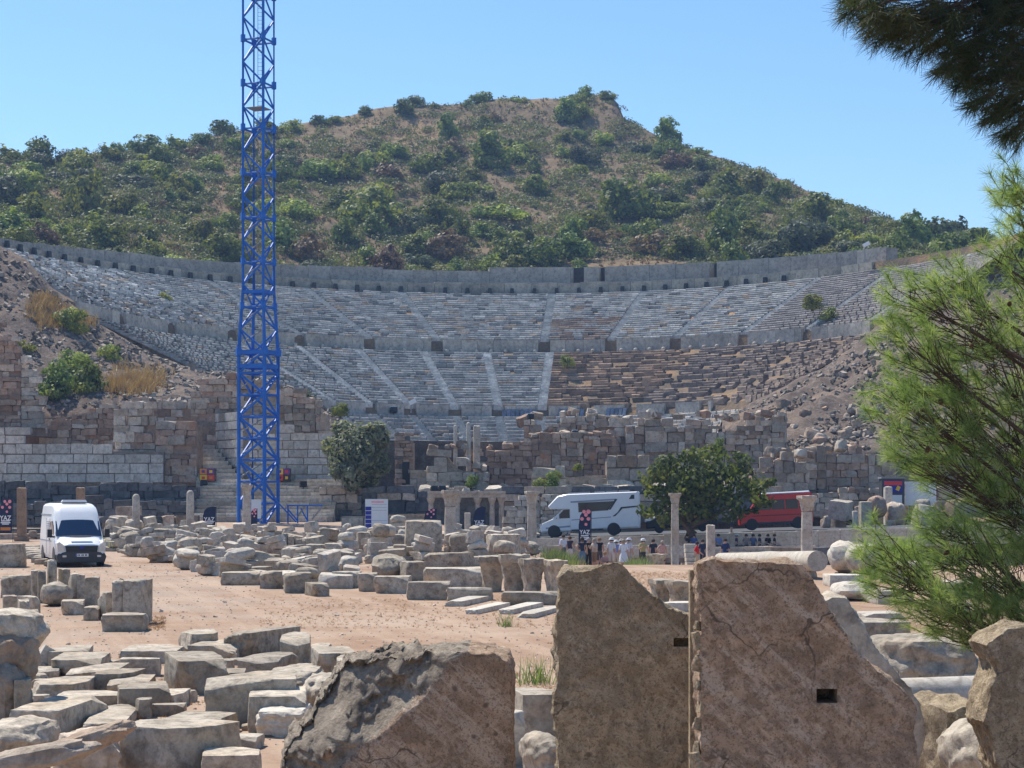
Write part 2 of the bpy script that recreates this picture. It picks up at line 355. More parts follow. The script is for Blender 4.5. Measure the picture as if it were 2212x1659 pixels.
def tier(name, nrow, ra, rb, za, zb, stairs, code, th0, th1):
    sp = SeatSoup(); st = Soup(); dz = (zb - za) / nrow
    for i in range(nrow):
        s0, s1 = i / nrow, (i + 1) / nrow; z0 = za + dz * i; z1 = z0 + dz
        th = th0
        while th < th1:
            r = lerp(pl(ra, th), pl(rb, th), s0); L = rng.uniform(.7, 1.9) if not (code == 'L' and th > 5.2) else rng.uniform(.8, 2.4)
            dth = math.degrees(L / r)
            near = [q for q in stairs if q - math.degrees(.6 / r) < th + dth and th < q + math.degrees(.6 / r)]
            if near and not (code == 'L' and th > 6):
                q = near[0]; hw = math.degrees(.6 / r)
                if th < q - hw - .05: dth = q - hw - th
                else:
                    rr1 = lerp(pl(ra, q), pl(rb, q), s1); rr0 = lerp(pl(ra, q), pl(rb, q), s0); m = (rr0 + rr1) / 2
                    a0, a1 = radians(q - hw), radians(q + hw); v = rng.uniform(1.5, 1.8) * (1 if code == 'L' else .8)
                    st.blk(arcblk(rr0, rr1, a0, a1, z0 - .5, z0 + dz * .5, .01), GREY * v); st.blk(arcblk(m, rr1, a0, a1, z0, z1 + .005, .01), GREY * v * rng.uniform(.9, 1.1))
                    th = q + hw + .01; continue
            tm = th + dth / 2
            r0 = lerp(pl(ra, tm), pl(rb, tm), s0); r1 = lerp(pl(ra, tm), pl(rb, tm), s1)
            miss = .05
            if code == 'L' and tm > 5.2: miss = .36 + .3 * noise.noise(Vector((tm * .12, i * .25, 0)))
            if code == 'U' and tm > 42: miss = .0
            if code == 'U' and tm < -70: miss = .25
            jj = .02 if not (code == 'U' and tm < -56) else .12
            if code == 'L' and tm > 5.2: jj = .06
            if rng.random() > miss:
                dr = rng.uniform(-.03, .03); hz = rng.uniform(-.03, .03)
                sp.blk(seatblk(r0 + dr, r1 + .25, radians(th + .02), radians(th + dth - .02), z0 - .45, z1 + hz - .02, jj, rng.uniform(.05, .10)), seatcol(code, tm, s0))
            th += dth
    obj(name, sp.mesh(name, M['seat']), theatre, kind='stuff'); obj('stairway', st.mesh('stairway', M['seat']), theatre, kind='stuff')
tier('lower_seating', 22, rE, [(a, b - .7) for a, b in rD], zE, zD0, STAIR_L, 'L', -104, 104)
tier('upper_seating', 24, [(a, b + 1.2) for a, b in rD], rC, zD1, zC, STAIR_U, 'U', -98, 100)
tier('orchestra_seating', 8, [(a, b - 6.5) for a, b in rE], [(a, b - .6) for a, b in rE], 9.6, 13.4, STAIR_L, 'O', -95, 95)
# earth under the rows
k = N('theatre_earth'); p = k.pos(); n1 = k.noise(p, .25, 5, .6); n2 = k.noise(p, 1.4, 5, .7)
c = k.ramp(n1, [(.36, (.13, .10, .08)), (.5, (.21, .15, .105)), (.66, (.36, .22, .12))])
c = k.mix(k.ramp(n2, [(.45, 0), (.65, .7)]), c, (.17, .15, .10)); k.bump(n2, .9, .3); M['earth'] = k.fin(c, .95, .05)
V = []; rows = []
prof = [(0, 9.3, -7.2, 0), (0, 13.2, -.1, 0), (0, 14.4, .3, 0)] 
def earth_r(th, q): return q
ths = np.linspace(-106, 108, 136); prof2 = []
for th in ths:
    e, d, cc = pl(rE, th), pl(rD, th), pl(rC, th)
    pr = [(2, 9.3), (e - 7, 9.3), (e - .6, 13.15), (e + .15, 14.5), (d - .7, zD0 - .12), (d + .9, zD0 - .02), (d + 1.2, zD1 - .15), (cc, zC - .12), (cc + .4, zC), (cc + .7, zC + .38 * pl(HT, th)), (77, zC + .38 * pl(HT, th) + .1)]
    for r, z in pr: a = radians(th); V.append((r * sin(a), r * cos(a), z))
    m = len(pr)
F = np.array([(i * m + j, (i + 1) * m + j, (i + 1) * m + j + 1, i * m + j + 1) for i in range(len(ths) - 1) for j in range(m - 1)])
obj('seating_earth', np_mesh('seating_earth', np.array(V), F, M['earth']), theatre)
# front wall of panels, walkway wall, back ledge and top wall
sp = Soup()
def ringwall(name, rfun, thick, z0, z1f, th0, th1, seg, gaps, colf, mat, jit=.02, parts=True):
    th = th0
    while th < th1:
        r = rfun(th); d = math.degrees(seg * rng.uniform(.8, 1.25) / r); e = min(th + d, th1)
        for a, b in gaps:
            if th < a < e: e = a
            if a <= th < b: th = b; e = min(th + d, th1)
        r0, r1 = rfun(th), rfun(e); za = z1f(th); o = []
        for z in (z0, za):
            for rr in (0, thick):
                for (rq, t) in ((r0, th + .02), (r1, e - .02)):
                    a = radians(t); o.append(((rq + rr) * sin(a) + jit * rng.uniform(-1, 1), (rq + rr) * cos(a) + jit * rng.uniform(-1, 1), z + jit * rng.uniform(-1, 1) * (z > z0)))
        me = np_mesh(name, np.array(o), _BF, mat, np.repeat(np.array([colf()]), 8, axis=0))
        obj(name, me, theatre); th = e
hw = math.degrees(.9 / 27)
ringwall('front_wall_panel', lambda t: pl(rE, t) - .45, .4, 13.2, lambda t: zE + .05, -70, 60, 3.2, [(q - hw, q + hw) for q in STAIR_L], lambda: np.array((1.2, 1.15, 1.08)) * rng.uniform(.85, 1.15), M['seat'])
ringwall('walkway_wall_block', lambda t: pl(rD, t) + .75, .6, zD0, lambda t: zD1 + .03, -100, 70, 2.4, [(q - 1.1, q + 1.1) for q in STAIR_U], lambda: np.array((1.3, 1.22, 1.10)) * rng.uniform(.8, 1.1), M['seat'])
ringwall('ledge_block', lambda t: pl(rC, t) + .25, .7, zC - .3, lambda t: zC + .39 * pl(HT, t) + rng.uniform(-.1, .1), -98, 52, 3.5, [], lambda: np.array((1.0, .93, .80)) * rng.uniform(.75, 1.1), M['seat'])
tops = {}
def topz(t):
    s = zC + pl(HT, t)
    for a, b, h in ((-99, -67, .0), (-67, -50, .1), (-50, -20, -.1), (-20, -7, -.45), (-7, 12, .1), (12, 60, .15)):
        if a <= t < b: s += h
    return s
ringwall('top_wall_section', lambda t: pl(rC, t) + 3.2, 2.4, zC + .2, topz, -98, 52, 4.0, [(6.5, 7.9), (9.9, 10.6), (24.6, 25.6), (-67.5, -66.8)], lambda: np.array((.98, .95, .88)) * rng.uniform(.88, 1.05), M['seat'], .0)
for a, b in ((6.5, 7.9), (9.9, 10.6), (24.6, 25.6), (-67.5, -66.8)):   # dark blocks added behind the top wall's gaps, passage shade put into their colour
    r = pl(rC, a); me = np_mesh('passage_shade', np.array(arcblk(r + 5.7, r + 6.2, radians(a - .6), radians(b + .6), zC + .2, zC + pl(HT, a) + .3)), _BF, M['seat'], np.full((8, 3), .18)); obj('passage_shade', me, theatre)
# the tilted stone seats with backs along the front wall, too small to pick apart
sp = Soup()
for a0, a1 in ((-6, 4), (10, 17), (24, 30)):
    t = a0
    while t < a1:
        a, b = radians(t), radians(t + 1.0); r = pl(rE, t)
        o = [((r - .95 + dr) * sin(q), (r - .95 + dr) * cos(q), z) for z, dd in ((13.35, 0), (14.35, .35)) for dr in (dd, dd + .12) for q in (a, b)]
        sp.blk(o, np.array((.55, .68, .95)) * rng.uniform(.75, 1.15)); t += 1.25
obj('front_row_seat', sp.mesh('front_row_seat', M['seat']), theatre, kind='stuff')
# ---------------------------------------------------------------- foliage
def leaves(P, Nrm, size, rngl, aspect=1.7, spread=.42):
    n = len(P); d = Nrm + rngl.normal(0, spread, (n, 3)); d /= np.linalg.norm(d, axis=1)[:, None] + 1e-9
    t = np.cross(d, rngl.normal(0, 1, (n, 3))); t /= np.linalg.norm(t, axis=1)[:, None] + 1e-9
    b = np.cross(d, t); s = (size * rngl.uniform(.6, 1.35, n))[:, None]
    V = np.stack([P - t * s * aspect * .5, P + b * s * .5 , P + t * s * aspect * .5, P - b * s * .5], axis=1).reshape(-1, 3)
    return V, np.arange(4 * n).reshape(-1, 4)
def crown_mesh(name, lobes, per, size, mat, seed, aspect=1.7, inner=.3):
    r = np.random.default_rng(seed); Ps = []; Ns = []
    for (cx, cy, cz, rx, ry, rz) in lobes:
        n = int(per * (rx * ry + ry * rz + rx * rz) / 3)
        d = r.normal(0, 1, (n, 3)); d /= np.linalg.norm(d, axis=1)[:, None]
        # clumps: leaves gather round twig ends on the lobe, gaps stay between
        k = max(6, n // 28); e = r.normal(0, 1, (k, 3)); e /= np.linalg.norm(e, axis=1)[:, None]
        idx = r.integers(0, k, n); d = e[idx] + r.normal(0, .30, (n, 3)); 
        rad = np.where(r.random(n) < inner, r.uniform(.3, .85, n), r.uniform(.85, 1.08, n)) * (0.88 + .24 * r.random(k))[idx]
        d /= np.linalg.norm(d, axis=1)[:, None]
        P = d * rad[:, None] * np.array((rx, ry, rz)) + np.array((cx, cy, cz)); ok = P[:, 2] > .02
        Ps.append(P[ok]); Ns.append(d[ok])
    V, F = leaves(np.concatenate(Ps), np.concatenate(Ns), size, r, aspect)
    return np_mesh(name, V, F, mat)
def trunk_mesh(name, h, r, limbs, mat, seed):
    rr = random.Random(seed); mb = MB(); pts = [Vector((0, 0, -.15))]; n = 5
    for i in range(1, n + 1): pts.append(Vector((rr.uniform(-.06, .06) * h, rr.uniform(-.06, .06) * h, h * i / n)))
    mb.path(pts, [r * (1.25 - .75 * i / n) for i in range(n + 1)], 7)
    for (ex, ey, ez) in limbs:
        k = rr.randint(2, n); a = pts[k]; e = Vector((ex, ey, ez)); m = (a + e) / 2 + Vector((0, 0, -.08 * h)); mb.path([a, m, e], [r * .55, r * .4, r * .14], 5)
    return mb.mesh(name, mat, 60)
M['leaf_dark'] = leafmat('evergreen_leaf', (.062, .092, .027), (.14, .185, .05), (.31, .345, .09), .3, .5)
M['leaf_mid'] = leafmat('green_leaf', (.11, .145, .04), (.22, .26, .07), (.40, .41, .115), .35, .5)
M['leaf_yellow'] = leafmat('yellow_green_leaf', (.10, .13, .03), (.17, .19, .045), (.26, .25, .06), .35, .5)
M['leaf_grey'] = leafmat('grey_green_leaf', (.06, .08, .045), (.10, .12, .07), (.15, .17, .10), .3, .5)
M['leaf_dry'] = leafmat('dry_scrub', (.13, .085, .05), (.20, .135, .08), (.27, .19, .11), .2, .5)
M['leaf_under'] = leafmat('undergrowth_leaf', (.075, .09, .03), (.13, .145, .05), (.23, .22, .085), .3, .12)
SH = []
def proto(nm, lobes, mk, seed, per=1050, size=.095):
    cm = crown_mesh(nm + '_crown', lobes, per, size, M[mk], seed); tm = trunk_mesh(nm + '_trunk', .75, .09, [(l[0] * .7, l[1] * .7, l[2]) for l in lobes[:4]], M['bark'], seed)
    return cm, tm
def lobeset(kind, seed):
    r = random.Random(seed); L = []
    if kind == 'round':
        L.append((0, 0, .62, .80, .80, .66)); L.append((.1, -.1, .3, .85, .85, .36))
        for i in range(6): a = i * 1.05 + r.uniform(-.3, .3); q = r.uniform(.35, .6); L.append((cos(a) * q, sin(a) * q, r.uniform(.4, 1.05), r.uniform(.32, .5), r.uniform(.32, .5), r.uniform(.28, .42)))
    elif kind == 'tall':
        for i in range(7): L.append((r.uniform(-.2, .2), r.uniform(-.2, .2), .3 + i * .17, .66 - i * .05, .62 - i * .05, .42))
    elif kind == 'low':
        for i in range(6): a = i * 1.05; q = r.uniform(.3, .75); L.append((cos(a) * q, sin(a) * q, r.uniform(.2, .42), r.uniform(.35, .5), r.uniform(.35, .5), r.uniform(.25, .36)))
    else:
        L.append((0, 0, .55, .7, .7, .55)); L.append((.2, .1, .3, .8, .75, .34))
        for i in range(8): a = r.uniform(0, 6.28); q = r.uniform(.1, .7); L.append((cos(a) * q, sin(a) * q, r.uniform(.35, 1.15), r.uniform(.25, .42), r.uniform(.25, .42), r.uniform(.22, .36)))
    return L
KINDS = {}
for i, (kd, shp, mk) in enumerate([('dark', 'round', 'leaf_dark'), ('dark', 'loose', 'leaf_dark'), ('dark', 'tall', 'leaf_dark'), ('mid', 'round', 'leaf_mid'), ('mid', 'loose', 'leaf_mid'),
                                   ('mid', 'low', 'leaf_mid'), ('yellow', 'round', 'leaf_yellow'), ('yellow', 'loose', 'leaf_yellow'), ('grey', 'round', 'leaf_grey'), ('grey', 'loose', 'leaf_grey'), ('dry', 'low', 'leaf_dry'), ('dry', 'loose', 'leaf_dry')]):
    KINDS.setdefault(kd, []).append(proto('shrub_%s_%d' % (kd, i), lobeset(shp, i + 3), mk, i + 40))
SHLAB = {'dark': 'dark green', 'mid': 'mid green', 'yellow': 'yellow-green', 'grey': 'grey-green', 'dry': 'brown dried-out'}
srng = random.Random(21)
def shrub(kind, p, r, label, group, hs=1.0, name='shrub'):
    cm, tm = srng.choice(KINDS[kind]); rz = srng.uniform(0, 6.28)
    e = empty(name, p, rz, label, 'shrub', group); e.scale = (r, r * srng.uniform(.85, 1.15), r * hs)
    obj('crown', cm, e); obj('trunk', tm, e); return e
# shrubs that stand out on the hillside: (x, y of foot, radius in metres, kind, height factor, words)
HERO = [(50, 415, 3.6, 'mid', 1.0, 'rounded yellow-tipped green shrub at the far left of the hillside'), (185, 470, 4.6, 'mid', 1.55, 'tall full green tree on the left of the hillside'),
        (75, 490, 4.4, 'yellow', 1.1, 'big yellow-green bush just above the left end of the top wall'), (88, 325, 4.5, 'dark', 1.0, 'dark tree breaking the skyline at far left'),
        (312, 330, 4.2, 'dark', 1.0, 'dark tree on the skyline left of the crane'), (480, 285, 3.2, 'dark', 1.0, 'small dark tree on the skyline beside the crane'),
        (340, 395, 3.8, 'yellow', 1.0, 'round yellowish bush on the left slope'), (750, 385, 4.2, 'yellow', 1.0, 'round light-topped bush right of the crane'),
        (800, 480, 7.0, 'mid', .95, 'wide spreading green tree in the middle of the slope'), (870, 245, 3.6, 'dark', .9, 'dark bush on the bare left crest'),
        (898, 228, 3.0, 'dark', 1.0, 'dark tree alone on the crest left of the summit'), (1040, 218, 3.4, 'dark', .8, 'low dark bush on the summit skyline'),
        (1265, 215, 3.2, 'dark', 1.2, 'dark tree crowning the summit'), (1222, 265, 4.2, 'dark', 1.0, 'dark bush just under the summit'), (1312, 213, 2.6, 'dark', .8, 'small dark bush at the right edge of the summit'),
        (1440, 310, 4.6, 'dark', 1.2, 'dark tree on the right skyline below the summit'), (1055, 365, 6.0, 'dark', 1.0, 'large dark tree in the upper middle of the slope'),
        (1565, 545, 4.4, 'dark', 1.4, 'dark green tree behind the gap in the top wall'), (1100, 570, 4.0, 'dark', 1.0, 'dark bush just behind the top wall at the centre'),
        (1755, 470, 4.6, 'yellow', 1.0, 'yellow-topped bush on the right slope'), (1845, 525, 4.4, 'mid', .9, 'round green bush above the right end of the top wall'),
        (2010, 535, 5.2, 'grey', 1.1, 'large grey-green olive-like bush at the right end of the skyline'), (1930, 500, 2.0, 'yellow', .9, 'small yellow bush on the right slope below the skyline'),
        (1735, 545, 6.0, 'grey', 1.0, 'silvery green bushes thicket above the right part of the top wall'), (430, 520, 3.4, 'yellow', 1.0, 'yellow-green bush behind the top wall left of the crane'),
        (1280, 500, 4.0, 'yellow', .9, 'yellowish bush on the lower middle slope'), (640, 470, 4.4, 'mid', .8, 'green bush beside the crane on the middle slope'), (965, 300, 3.6, 'dark', 1.2, 'dark upright tree on the upper slope'),
        (1350, 470, 6.5, 'dark', 1.0, 'broad dark tree on the right middle slope'), (1570, 430, 5.4, 'dark', 1.0, 'broad dark tree on the upper right slope'), (1090, 470, 6.0, 'mid', .7, 'wide green thicket in the middle of the slope'),
        (520, 320, 3.4, 'dark', .8, 'dark bush behind the crane near the crest'), (575, 292, 4.0, 'dark', .9, 'dark bush on the shoulder just right of the crane'), (630, 284, 3.6, 'mid', .9, 'green bush on the shoulder right of the crane, second from it'), (690, 268, 2.8, 'dark', .8, 'small dark bush on the left shoulder of the crest'), (725, 262, 2.2, 'mid', .8, 'small green bush on the left shoulder of the crest'), (380, 322, 3.6, 'mid', .9, 'green bush on the skyline between the two dark skyline trees'), (430, 310, 3.4, 'dark', .8, 'dark low bush on the skyline left of the crane'), (235, 342, 3.6, 'mid', .9, 'green bush on the left skyline'), (150, 348, 3.4, 'grey', .8, 'grey-green bush on the far left skyline'), (20, 350, 4.0, 'mid', .9, 'green bush at the left end of the skyline'), (790, 246, 2.4, 'dark', .8, 'small dark bush on the crest left of the summit')]
placed = []
def hill_at(x, y):                               # hill point seen at that place
    lo, hi = 0.0, 1.0
    for _ in range(24):
        m = (lo + hi) / 2; q = hill(x, m); yy = YH - FU * (q.z - CAMZ) / q.y
        if yy > y: lo = m
        else: hi = m
    return hill(x, (lo + hi) / 2), (lo + hi) / 2
for x, y, r, kd, hs, lab in HERO:
    q, t = hill_at(x, y); placed.append((q.x, q.y, r)); q.z -= .12 * r; shrub(kd, q, r * 1.0, lab, None, hs * (.72 if t > .9 else .9))
cnt = 0
def crestbare(x, t): return t > .90 and 640 < x < 1340
for it in range(6000):
    if cnt >= 256: break
    x = srng.uniform(-40, 2230); t = srng.random() ** 1.05 * .99; q = hill(x, t)
    den = .5 + .5 * noise.noise(Vector((q.x * .03, q.y * .03, 1.7)))
    if crestbare(x, t): den *= .6
    if t < .1: den *= .75
    if srng.random() > den * 1.6: continue
    r = srng.choice((1.8, 2.2, 2.7, 3.1, 3.6, 4.1, 4.7)) * (.75 if crestbare(x, t) else 1)
    if any((q.x - a) ** 2 + ((q.y - b) * .75) ** 2 < (r * .55 + s * .55) ** 2 for a, b, s in placed): continue
    placed.append((q.x, q.y, r)); cnt += 1
    u = srng.random(); kd = 'dark' if u < .42 else 'mid' if u < .68 else 'grey' if u < .80 else 'yellow' if u < .88 else 'dry'
    zone = ('left' if x < 700 else 'middle' if x < 1450 else 'right'); hgt = 'upper' if t > .55 else 'lower'
    size = 'small' if r < 2.5 else 'large' if r > 3.8 else 'medium-sized'
    q.z -= .14 * r; shrub(kd, q, r, '%s %s shrub on the %s %s hillside' % (size, SHLAB[kd], hgt, zone), '%s %s shrubs, %s %s hillside' % (size, SHLAB[kd], hgt, zone), srng.uniform(.65, .95))
ORD = ['first', 'second', 'third', 'fourth', 'fifth', 'sixth', 'seventh', 'eighth', 'ninth', 'tenth', 'eleventh', 'twelfth', 'thirteenth', 'fourteenth', 'fifteenth', 'sixteenth', 'seventeenth', 'eighteenth', 'nineteenth', 'twentieth', 'twenty-first', 'twenty-second', 'twenty-third', 'twenty-fourth', 'twenty-fifth', 'twenty-sixth', 'twenty-seventh', 'twenty-eighth', 'twenty-ninth', 'thirtieth']
def ordinals(prefix):                            # things of one group get their place in the row, counted from the left
    gs = {}
    for o in COL.objects:
        if o.get('group') and o.name.split('.')[0] == prefix and 'category' in o: gs.setdefault(o['group'], []).append(o)
    for g, L in gs.items():
        if len(L) < 2: continue
        L.sort(key=lambda o: o.location.x / max(1, o.location.y))
        for i, o in enumerate(L):
            if len(L) <= 30: o['label'] = ('leftmost ' if i == 0 else 'rightmost ' if i == len(L) - 1 else ORD[i] + ' from left, ') + o['label'].replace('medium-sized', 'mid-sized')
ordinals('shrub')
# dry scrub and grass between the shrubs: nobody could count it
def tufts(name, pts, h, wdt, nb, mat, seed, kind='stuff', lean=.5):
    r = np.random.default_rng(seed); P = np.repeat(np.array(pts, dtype=float), nb, axis=0); n = len(P)
    hh = h * r.uniform(.5, 1.3, n); P[:, :2] += r.normal(0, h * .28, (n, 2)); a = r.uniform(0, 2 * pi, n)
    tip = P.copy(); tip[:, 2] += hh; tip[:, :2] += r.normal(0, 1, (n, 2)) * (hh * lean)[:, None]
    dx = np.stack([np.cos(a), np.sin(a), np.zeros(n)], 1) * (wdt * .5)
    V = np.stack([P - dx, P + dx, tip], 1).reshape(-1, 3)
    return obj(name, np_mesh(name, V, np.arange(3 * n).reshape(-1, 3), mat), kind=kind)
M['straw'] = leafmat('dry_straw', (.28, .18, .09), (.40, .27, .13), (.50, .36, .18), .2, .8)
M['weed'] = leafmat('green_weed', (.10, .14, .05), (.17, .22, .09), (.26, .29, .13), .35, 2)
pts = []
for _ in range(9000):
    q = hill(srng.uniform(-60, 2260), srng.random()); pts.append((q.x, q.y, q.z - .05))
o = tufts('dry_scrub', pts, .6, .16, 7, M['leaf_dry'], 5); o['label'] = 'dry brown scrub and grass covering the hillside'; o['category'] = 'scrub'
r2 = np.random.default_rng(8); Ps = []; Ns = []; Cs = []
for _ in range(6400):
    x = srng.uniform(-50, 2250); t = srng.random() * .99
    if crestbare(x, t) and srng.random() < .45: continue
    q = hill(x, t); rr_ = srng.uniform(.5, 2.0)
    if noise.noise(Vector((q.x * .03, q.y * .03, 1.7))) < -.5: continue
    n = int(42 * rr_); d = r2.normal(0, 1, (n, 3)); d[:, 2] = np.abs(d[:, 2]); d /= np.linalg.norm(d, axis=1)[:, None]; Ps.append(d * rr_ * r2.uniform(.6, 1.05, (n, 1)) * np.array((1.1, 1.1, .8)) + np.array(q)); Ns.append(d)
Vv, Ff = leaves(np.concatenate(Ps), np.concatenate(Ns), .29, r2, 1.5)
o = obj('undergrowth', np_mesh('undergrowth', Vv, Ff, M['leaf_under']), kind='stuff'); o['label'] = 'low olive-green undergrowth between the shrubs of the hillside'; o['category'] = 'undergrowth'
# ---------------------------------------------------------------- olive tree and fig tree in front of the theatre
def tree(name, loc, lobes, per, size, mat, h, r, limbs, label, seed, aspect=2.0, inner=.35, bark='bark'):
    e = empty(name, loc, 0, label, 'tree'); obj('crown', crown_mesh(name + '_crown', lobes, per, size, mat, seed, aspect, inner), e)
    obj('trunk', trunk_mesh(name + '_trunk', h, r, limbs, M[bark], seed), e); return e
M['olive'] = leafmat('olive_leaf', (.12, .135, .085), (.21, .23, .15), (.33, .35, .24), .35, 1.2)
M['fig'] = leafmat('fig_leaf', (.06, .095, .028), (.12, .165, .048), (.25, .29, .10), .45, .8)
q = W(772, 1062, 150); r_ = random.Random(4); L = [(0, 0, 3.0, 2.3, 2.1, 2.3)]
for i in range(20): a = r_.uniform(0, 6.28); L.append((cos(a) * r_.uniform(1, 2.6), sin(a) * 1.8, r_.uniform(1.0, 5.2) * (1.0), r_.uniform(.6, 1.0), r_.uniform(.6, 1.0), r_.uniform(.7, 1.1)))
tree('olive_tree', q, L, 900, .17, M['olive'], 2.2, .22, [(-1.2, 0, 3.4), (1.2, .3, 3.6), (.2, -.6, 4.4), (0, .8, 4)], 'grey-green olive tree right of the crane beside the theatre steps', 9, 2.6, .4)
q = W(1492, 1178, 126); L = [(0.4, 0, 4.3, 2.6, 2.3, 1.9)]
for (x, y, rr) in ((1410, 1030, 1.1), (1425, 1080, 1.2), (1400, 1100, .8), (1450, 1010, 1.2), (1500, 990, 1.0), (1545, 985, 1.1), (1590, 1005, 1.2), (1620, 1050, 1.3), (1640, 1070, .9), (1660, 1050, .6), (1622, 1098, .6), (1570, 1100, 1.2), (1510, 1110, 1.0), (1460, 1110, 1.0), (1440, 1120, .8), (1480, 1050, 1.6), (1560, 1045, 1.7), (1520, 1060, 1.7)):
    d = W(x, y, 126) - q; L.append((d.x, r_.uniform(-1.8, 1.8) * (1 if rr < 1.5 else .5), d.z, rr, rr, rr * .85))
tree('fig_tree', q, L, 250, .22, M['fig'], 2.1, .42, [(-1.8, 0, 3.6), (2.2, .3, 3.5), (.4, -.6, 4.4), (0, 1.0, 4), (3.0, -.4, 3.0), (-2.4, .5, 3.0)], 'dark green spreading tree between the motorhome and the red minibus', 12, 1.5, .4)
# ---------------------------------------------------------------- pine in the right foreground
M['needle'] = leafmat('pine_needle', (.10, .16, .055), (.20, .275, .11), (.38, .43, .23), .5, 6)
pr = np.random.default_rng(33); prr = random.Random(33)
pine = empty('pine_tree', (6.1, 16.4, 0), 0, 'pine tree with long soft needles reaching in at the right', 'tree'); PB = Vector((6.1, 16.4, 0))
mb = MB(); mb.path([(0, 0, -.3), (.05, .1, 2), (-.1, 0, 4), (0, -.3, 6.5), (.1, -.5, 9)], [.24, .21, .18, .13, .06], 10); mb.build('trunk', M['darkbark'], pine, smooth=60)
BL = [(1960, 640, 60, 60, 16.2, 26), (2040, 610, 70, 50, 16.6, 26), (2080, 700, 90, 70, 16.4, 40), (1945, 735, 60, 60, 16, 30), (2010, 800, 80, 60, 16.5, 40), (2130, 800, 90, 90, 16.8, 52), (1940, 860, 70, 40, 15.8, 30), (2040, 890, 90, 60, 16.2, 40),
      (2150, 930, 80, 90, 16.6, 56), (1985, 960, 70, 50, 15.9, 34), (2080, 1020, 90, 60, 16.2, 48), (2170, 1080, 70, 80, 16.4, 56), (1885, 1190, 50, 70, 15.6, 26), (1950, 1240, 80, 60, 15.8, 40), (2050, 1200, 90, 70, 16.1, 52),
      (2150, 1220, 80, 90, 16.3, 62), (2010, 1310, 80, 50, 15.7, 40), (2110, 1340, 90, 50, 15.9, 48), (2195, 1330, 50, 60, 16, 34), (2150, 560, 50, 50, 16.4, 16), (2185, 470, 40, 60, 16.2, 22), (2170, 380, 40, 50, 15.4, 20), (2200, 660, 40, 80, 16.9, 30), (2030, 1120, 60, 40, 15.9, 22),
      (1850, 20, 40, 35, 12.0, 22), (1915, 55, 60, 50, 12.2, 34), (1990, 60, 70, 70, 12.4, 44), (2070, 90, 80, 80, 12.6, 52), (2140, 160, 70, 90, 12.5, 52), (2190, 240, 50, 80, 12.4, 40), (2150, 30, 90, 50, 12.8, 44), (2060, 170, 40, 40, 12.3, 16), (2200, 120, 40, 80, 12.9, 30), (2120, 240, 40, 40, 12.3, 16),
      (1900, -80, 90, 60, 12.6, 46), (2000, -90, 90, 70, 12.9, 60), (2100, -90, 90, 70, 13.2, 60), (2200, -70, 90, 80, 13.4, 60), (2060, -230, 120, 80, 13.4, 60), (2200, -230, 120, 80, 13.8, 60), (2260, 100, 60, 140, 13.4, 60)] + [(bx_ - 150, by_ - 390, 140, 120, 13.2, 120) for bx_, by_ in ((1900, 40), (2000, 60), (2080, 90), (2160, 150), (2220, 240), (2260, 60), (2300, 180), (2360, 300))]  # unseen tufts above the frame, added to block the sun from the top branch
M['old_needle'] = leafmat('shaded_pine_needle', (.03, .05, .02), (.055, .075, .03), (.10, .10, .05), .25, 5)  # darkened needle colour: the top branch's shade is painted in
TW = MB(); NV = []; NVT = []
for bi, (bx, by, rx, ry, dep, n) in enumerate(BL):
    end = W(bx, by, dep); top = by < 300
    if top: n = int(n * 1.05)
    if not top: n = int(n * 1.15); rx *= 1.15; ry *= 1.15
    st = Vector((6.1, 16.2, max(.6, end.z + (.9 if top else -1.7 if by > 700 else -1.2)))) if not top else Vector((5.4, 14.2, end.z + .8))
    mid = (st + end) / 2 + Vector((0, prr.uniform(-.25, .25), -.12 if not top else .2))
    mb = MB(); mb.path([st - PB, (st * .7 + mid * .3) - PB + Vector((0, 0, .05)), mid - PB, (mid * .4 + end * .6) - PB, end - PB], [.036, .03, .022, .015, .007], 6); mb.build('branch', M['darkbark'], pine, smooth=60)
    for i in range(n):
        a = prr.uniform(0, 6.28); q = sqrt(prr.random()); tip = W(bx + cos(a) * rx * q * 1.05, by + sin(a) * ry * q * 1.05, dep + prr.uniform(-.5, .5))
        base = mid.lerp(end, prr.uniform(.45, 1.0)) + Vector((0, 0, prr.uniform(-.12, .12))); d = tip - base
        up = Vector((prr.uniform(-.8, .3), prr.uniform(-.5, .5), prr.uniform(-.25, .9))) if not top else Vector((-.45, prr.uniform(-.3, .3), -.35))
        d = (d.normalized() * .9 + up).normalized(); b2 = tip - d * .16
        TW.path([base - PB, (base + b2) / 2 - PB - Vector((0, 0, .03)), b2 - PB, tip - PB], [.0045, .004, .0035, .002], 4)
        m = 70; t = pr.uniform(0, 1, m) ** .8; o = np.array(b2 - PB)[None] + np.outer(t, np.array(tip - b2))
        D = np.array(d)[None] * pr.uniform(.5, .95, m)[:, None] + pr.normal(0, .45, (m, 3)); D /= np.linalg.norm(D, axis=1)[:, None]
        D[:, 2] -= .12; Ln = pr.uniform(.085, .145, m)[:, None]; tipn = o + D * Ln; side = np.cross(D, pr.normal(0, 1, (m, 3))); side /= np.linalg.norm(side, axis=1)[:, None] + 1e-9
        side *= .0017
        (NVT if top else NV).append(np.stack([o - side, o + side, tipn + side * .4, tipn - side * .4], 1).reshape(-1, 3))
TW.build('twig', M['darkbark'], pine, kind='stuff', fix=False)
NVT = np.concatenate(NVT); obj('needles', np_mesh('shaded_needles', NVT, np.arange(len(NVT)).reshape(-1, 4), M['old_needle']), pine, kind='stuff', label='overhanging top branch needles with shade put into their colour')
NV = np.concatenate(NV); obj('needles', np_mesh('needles', NV, np.arange(len(NV)).reshape(-1, 4), M['needle']), pine, kind='stuff')
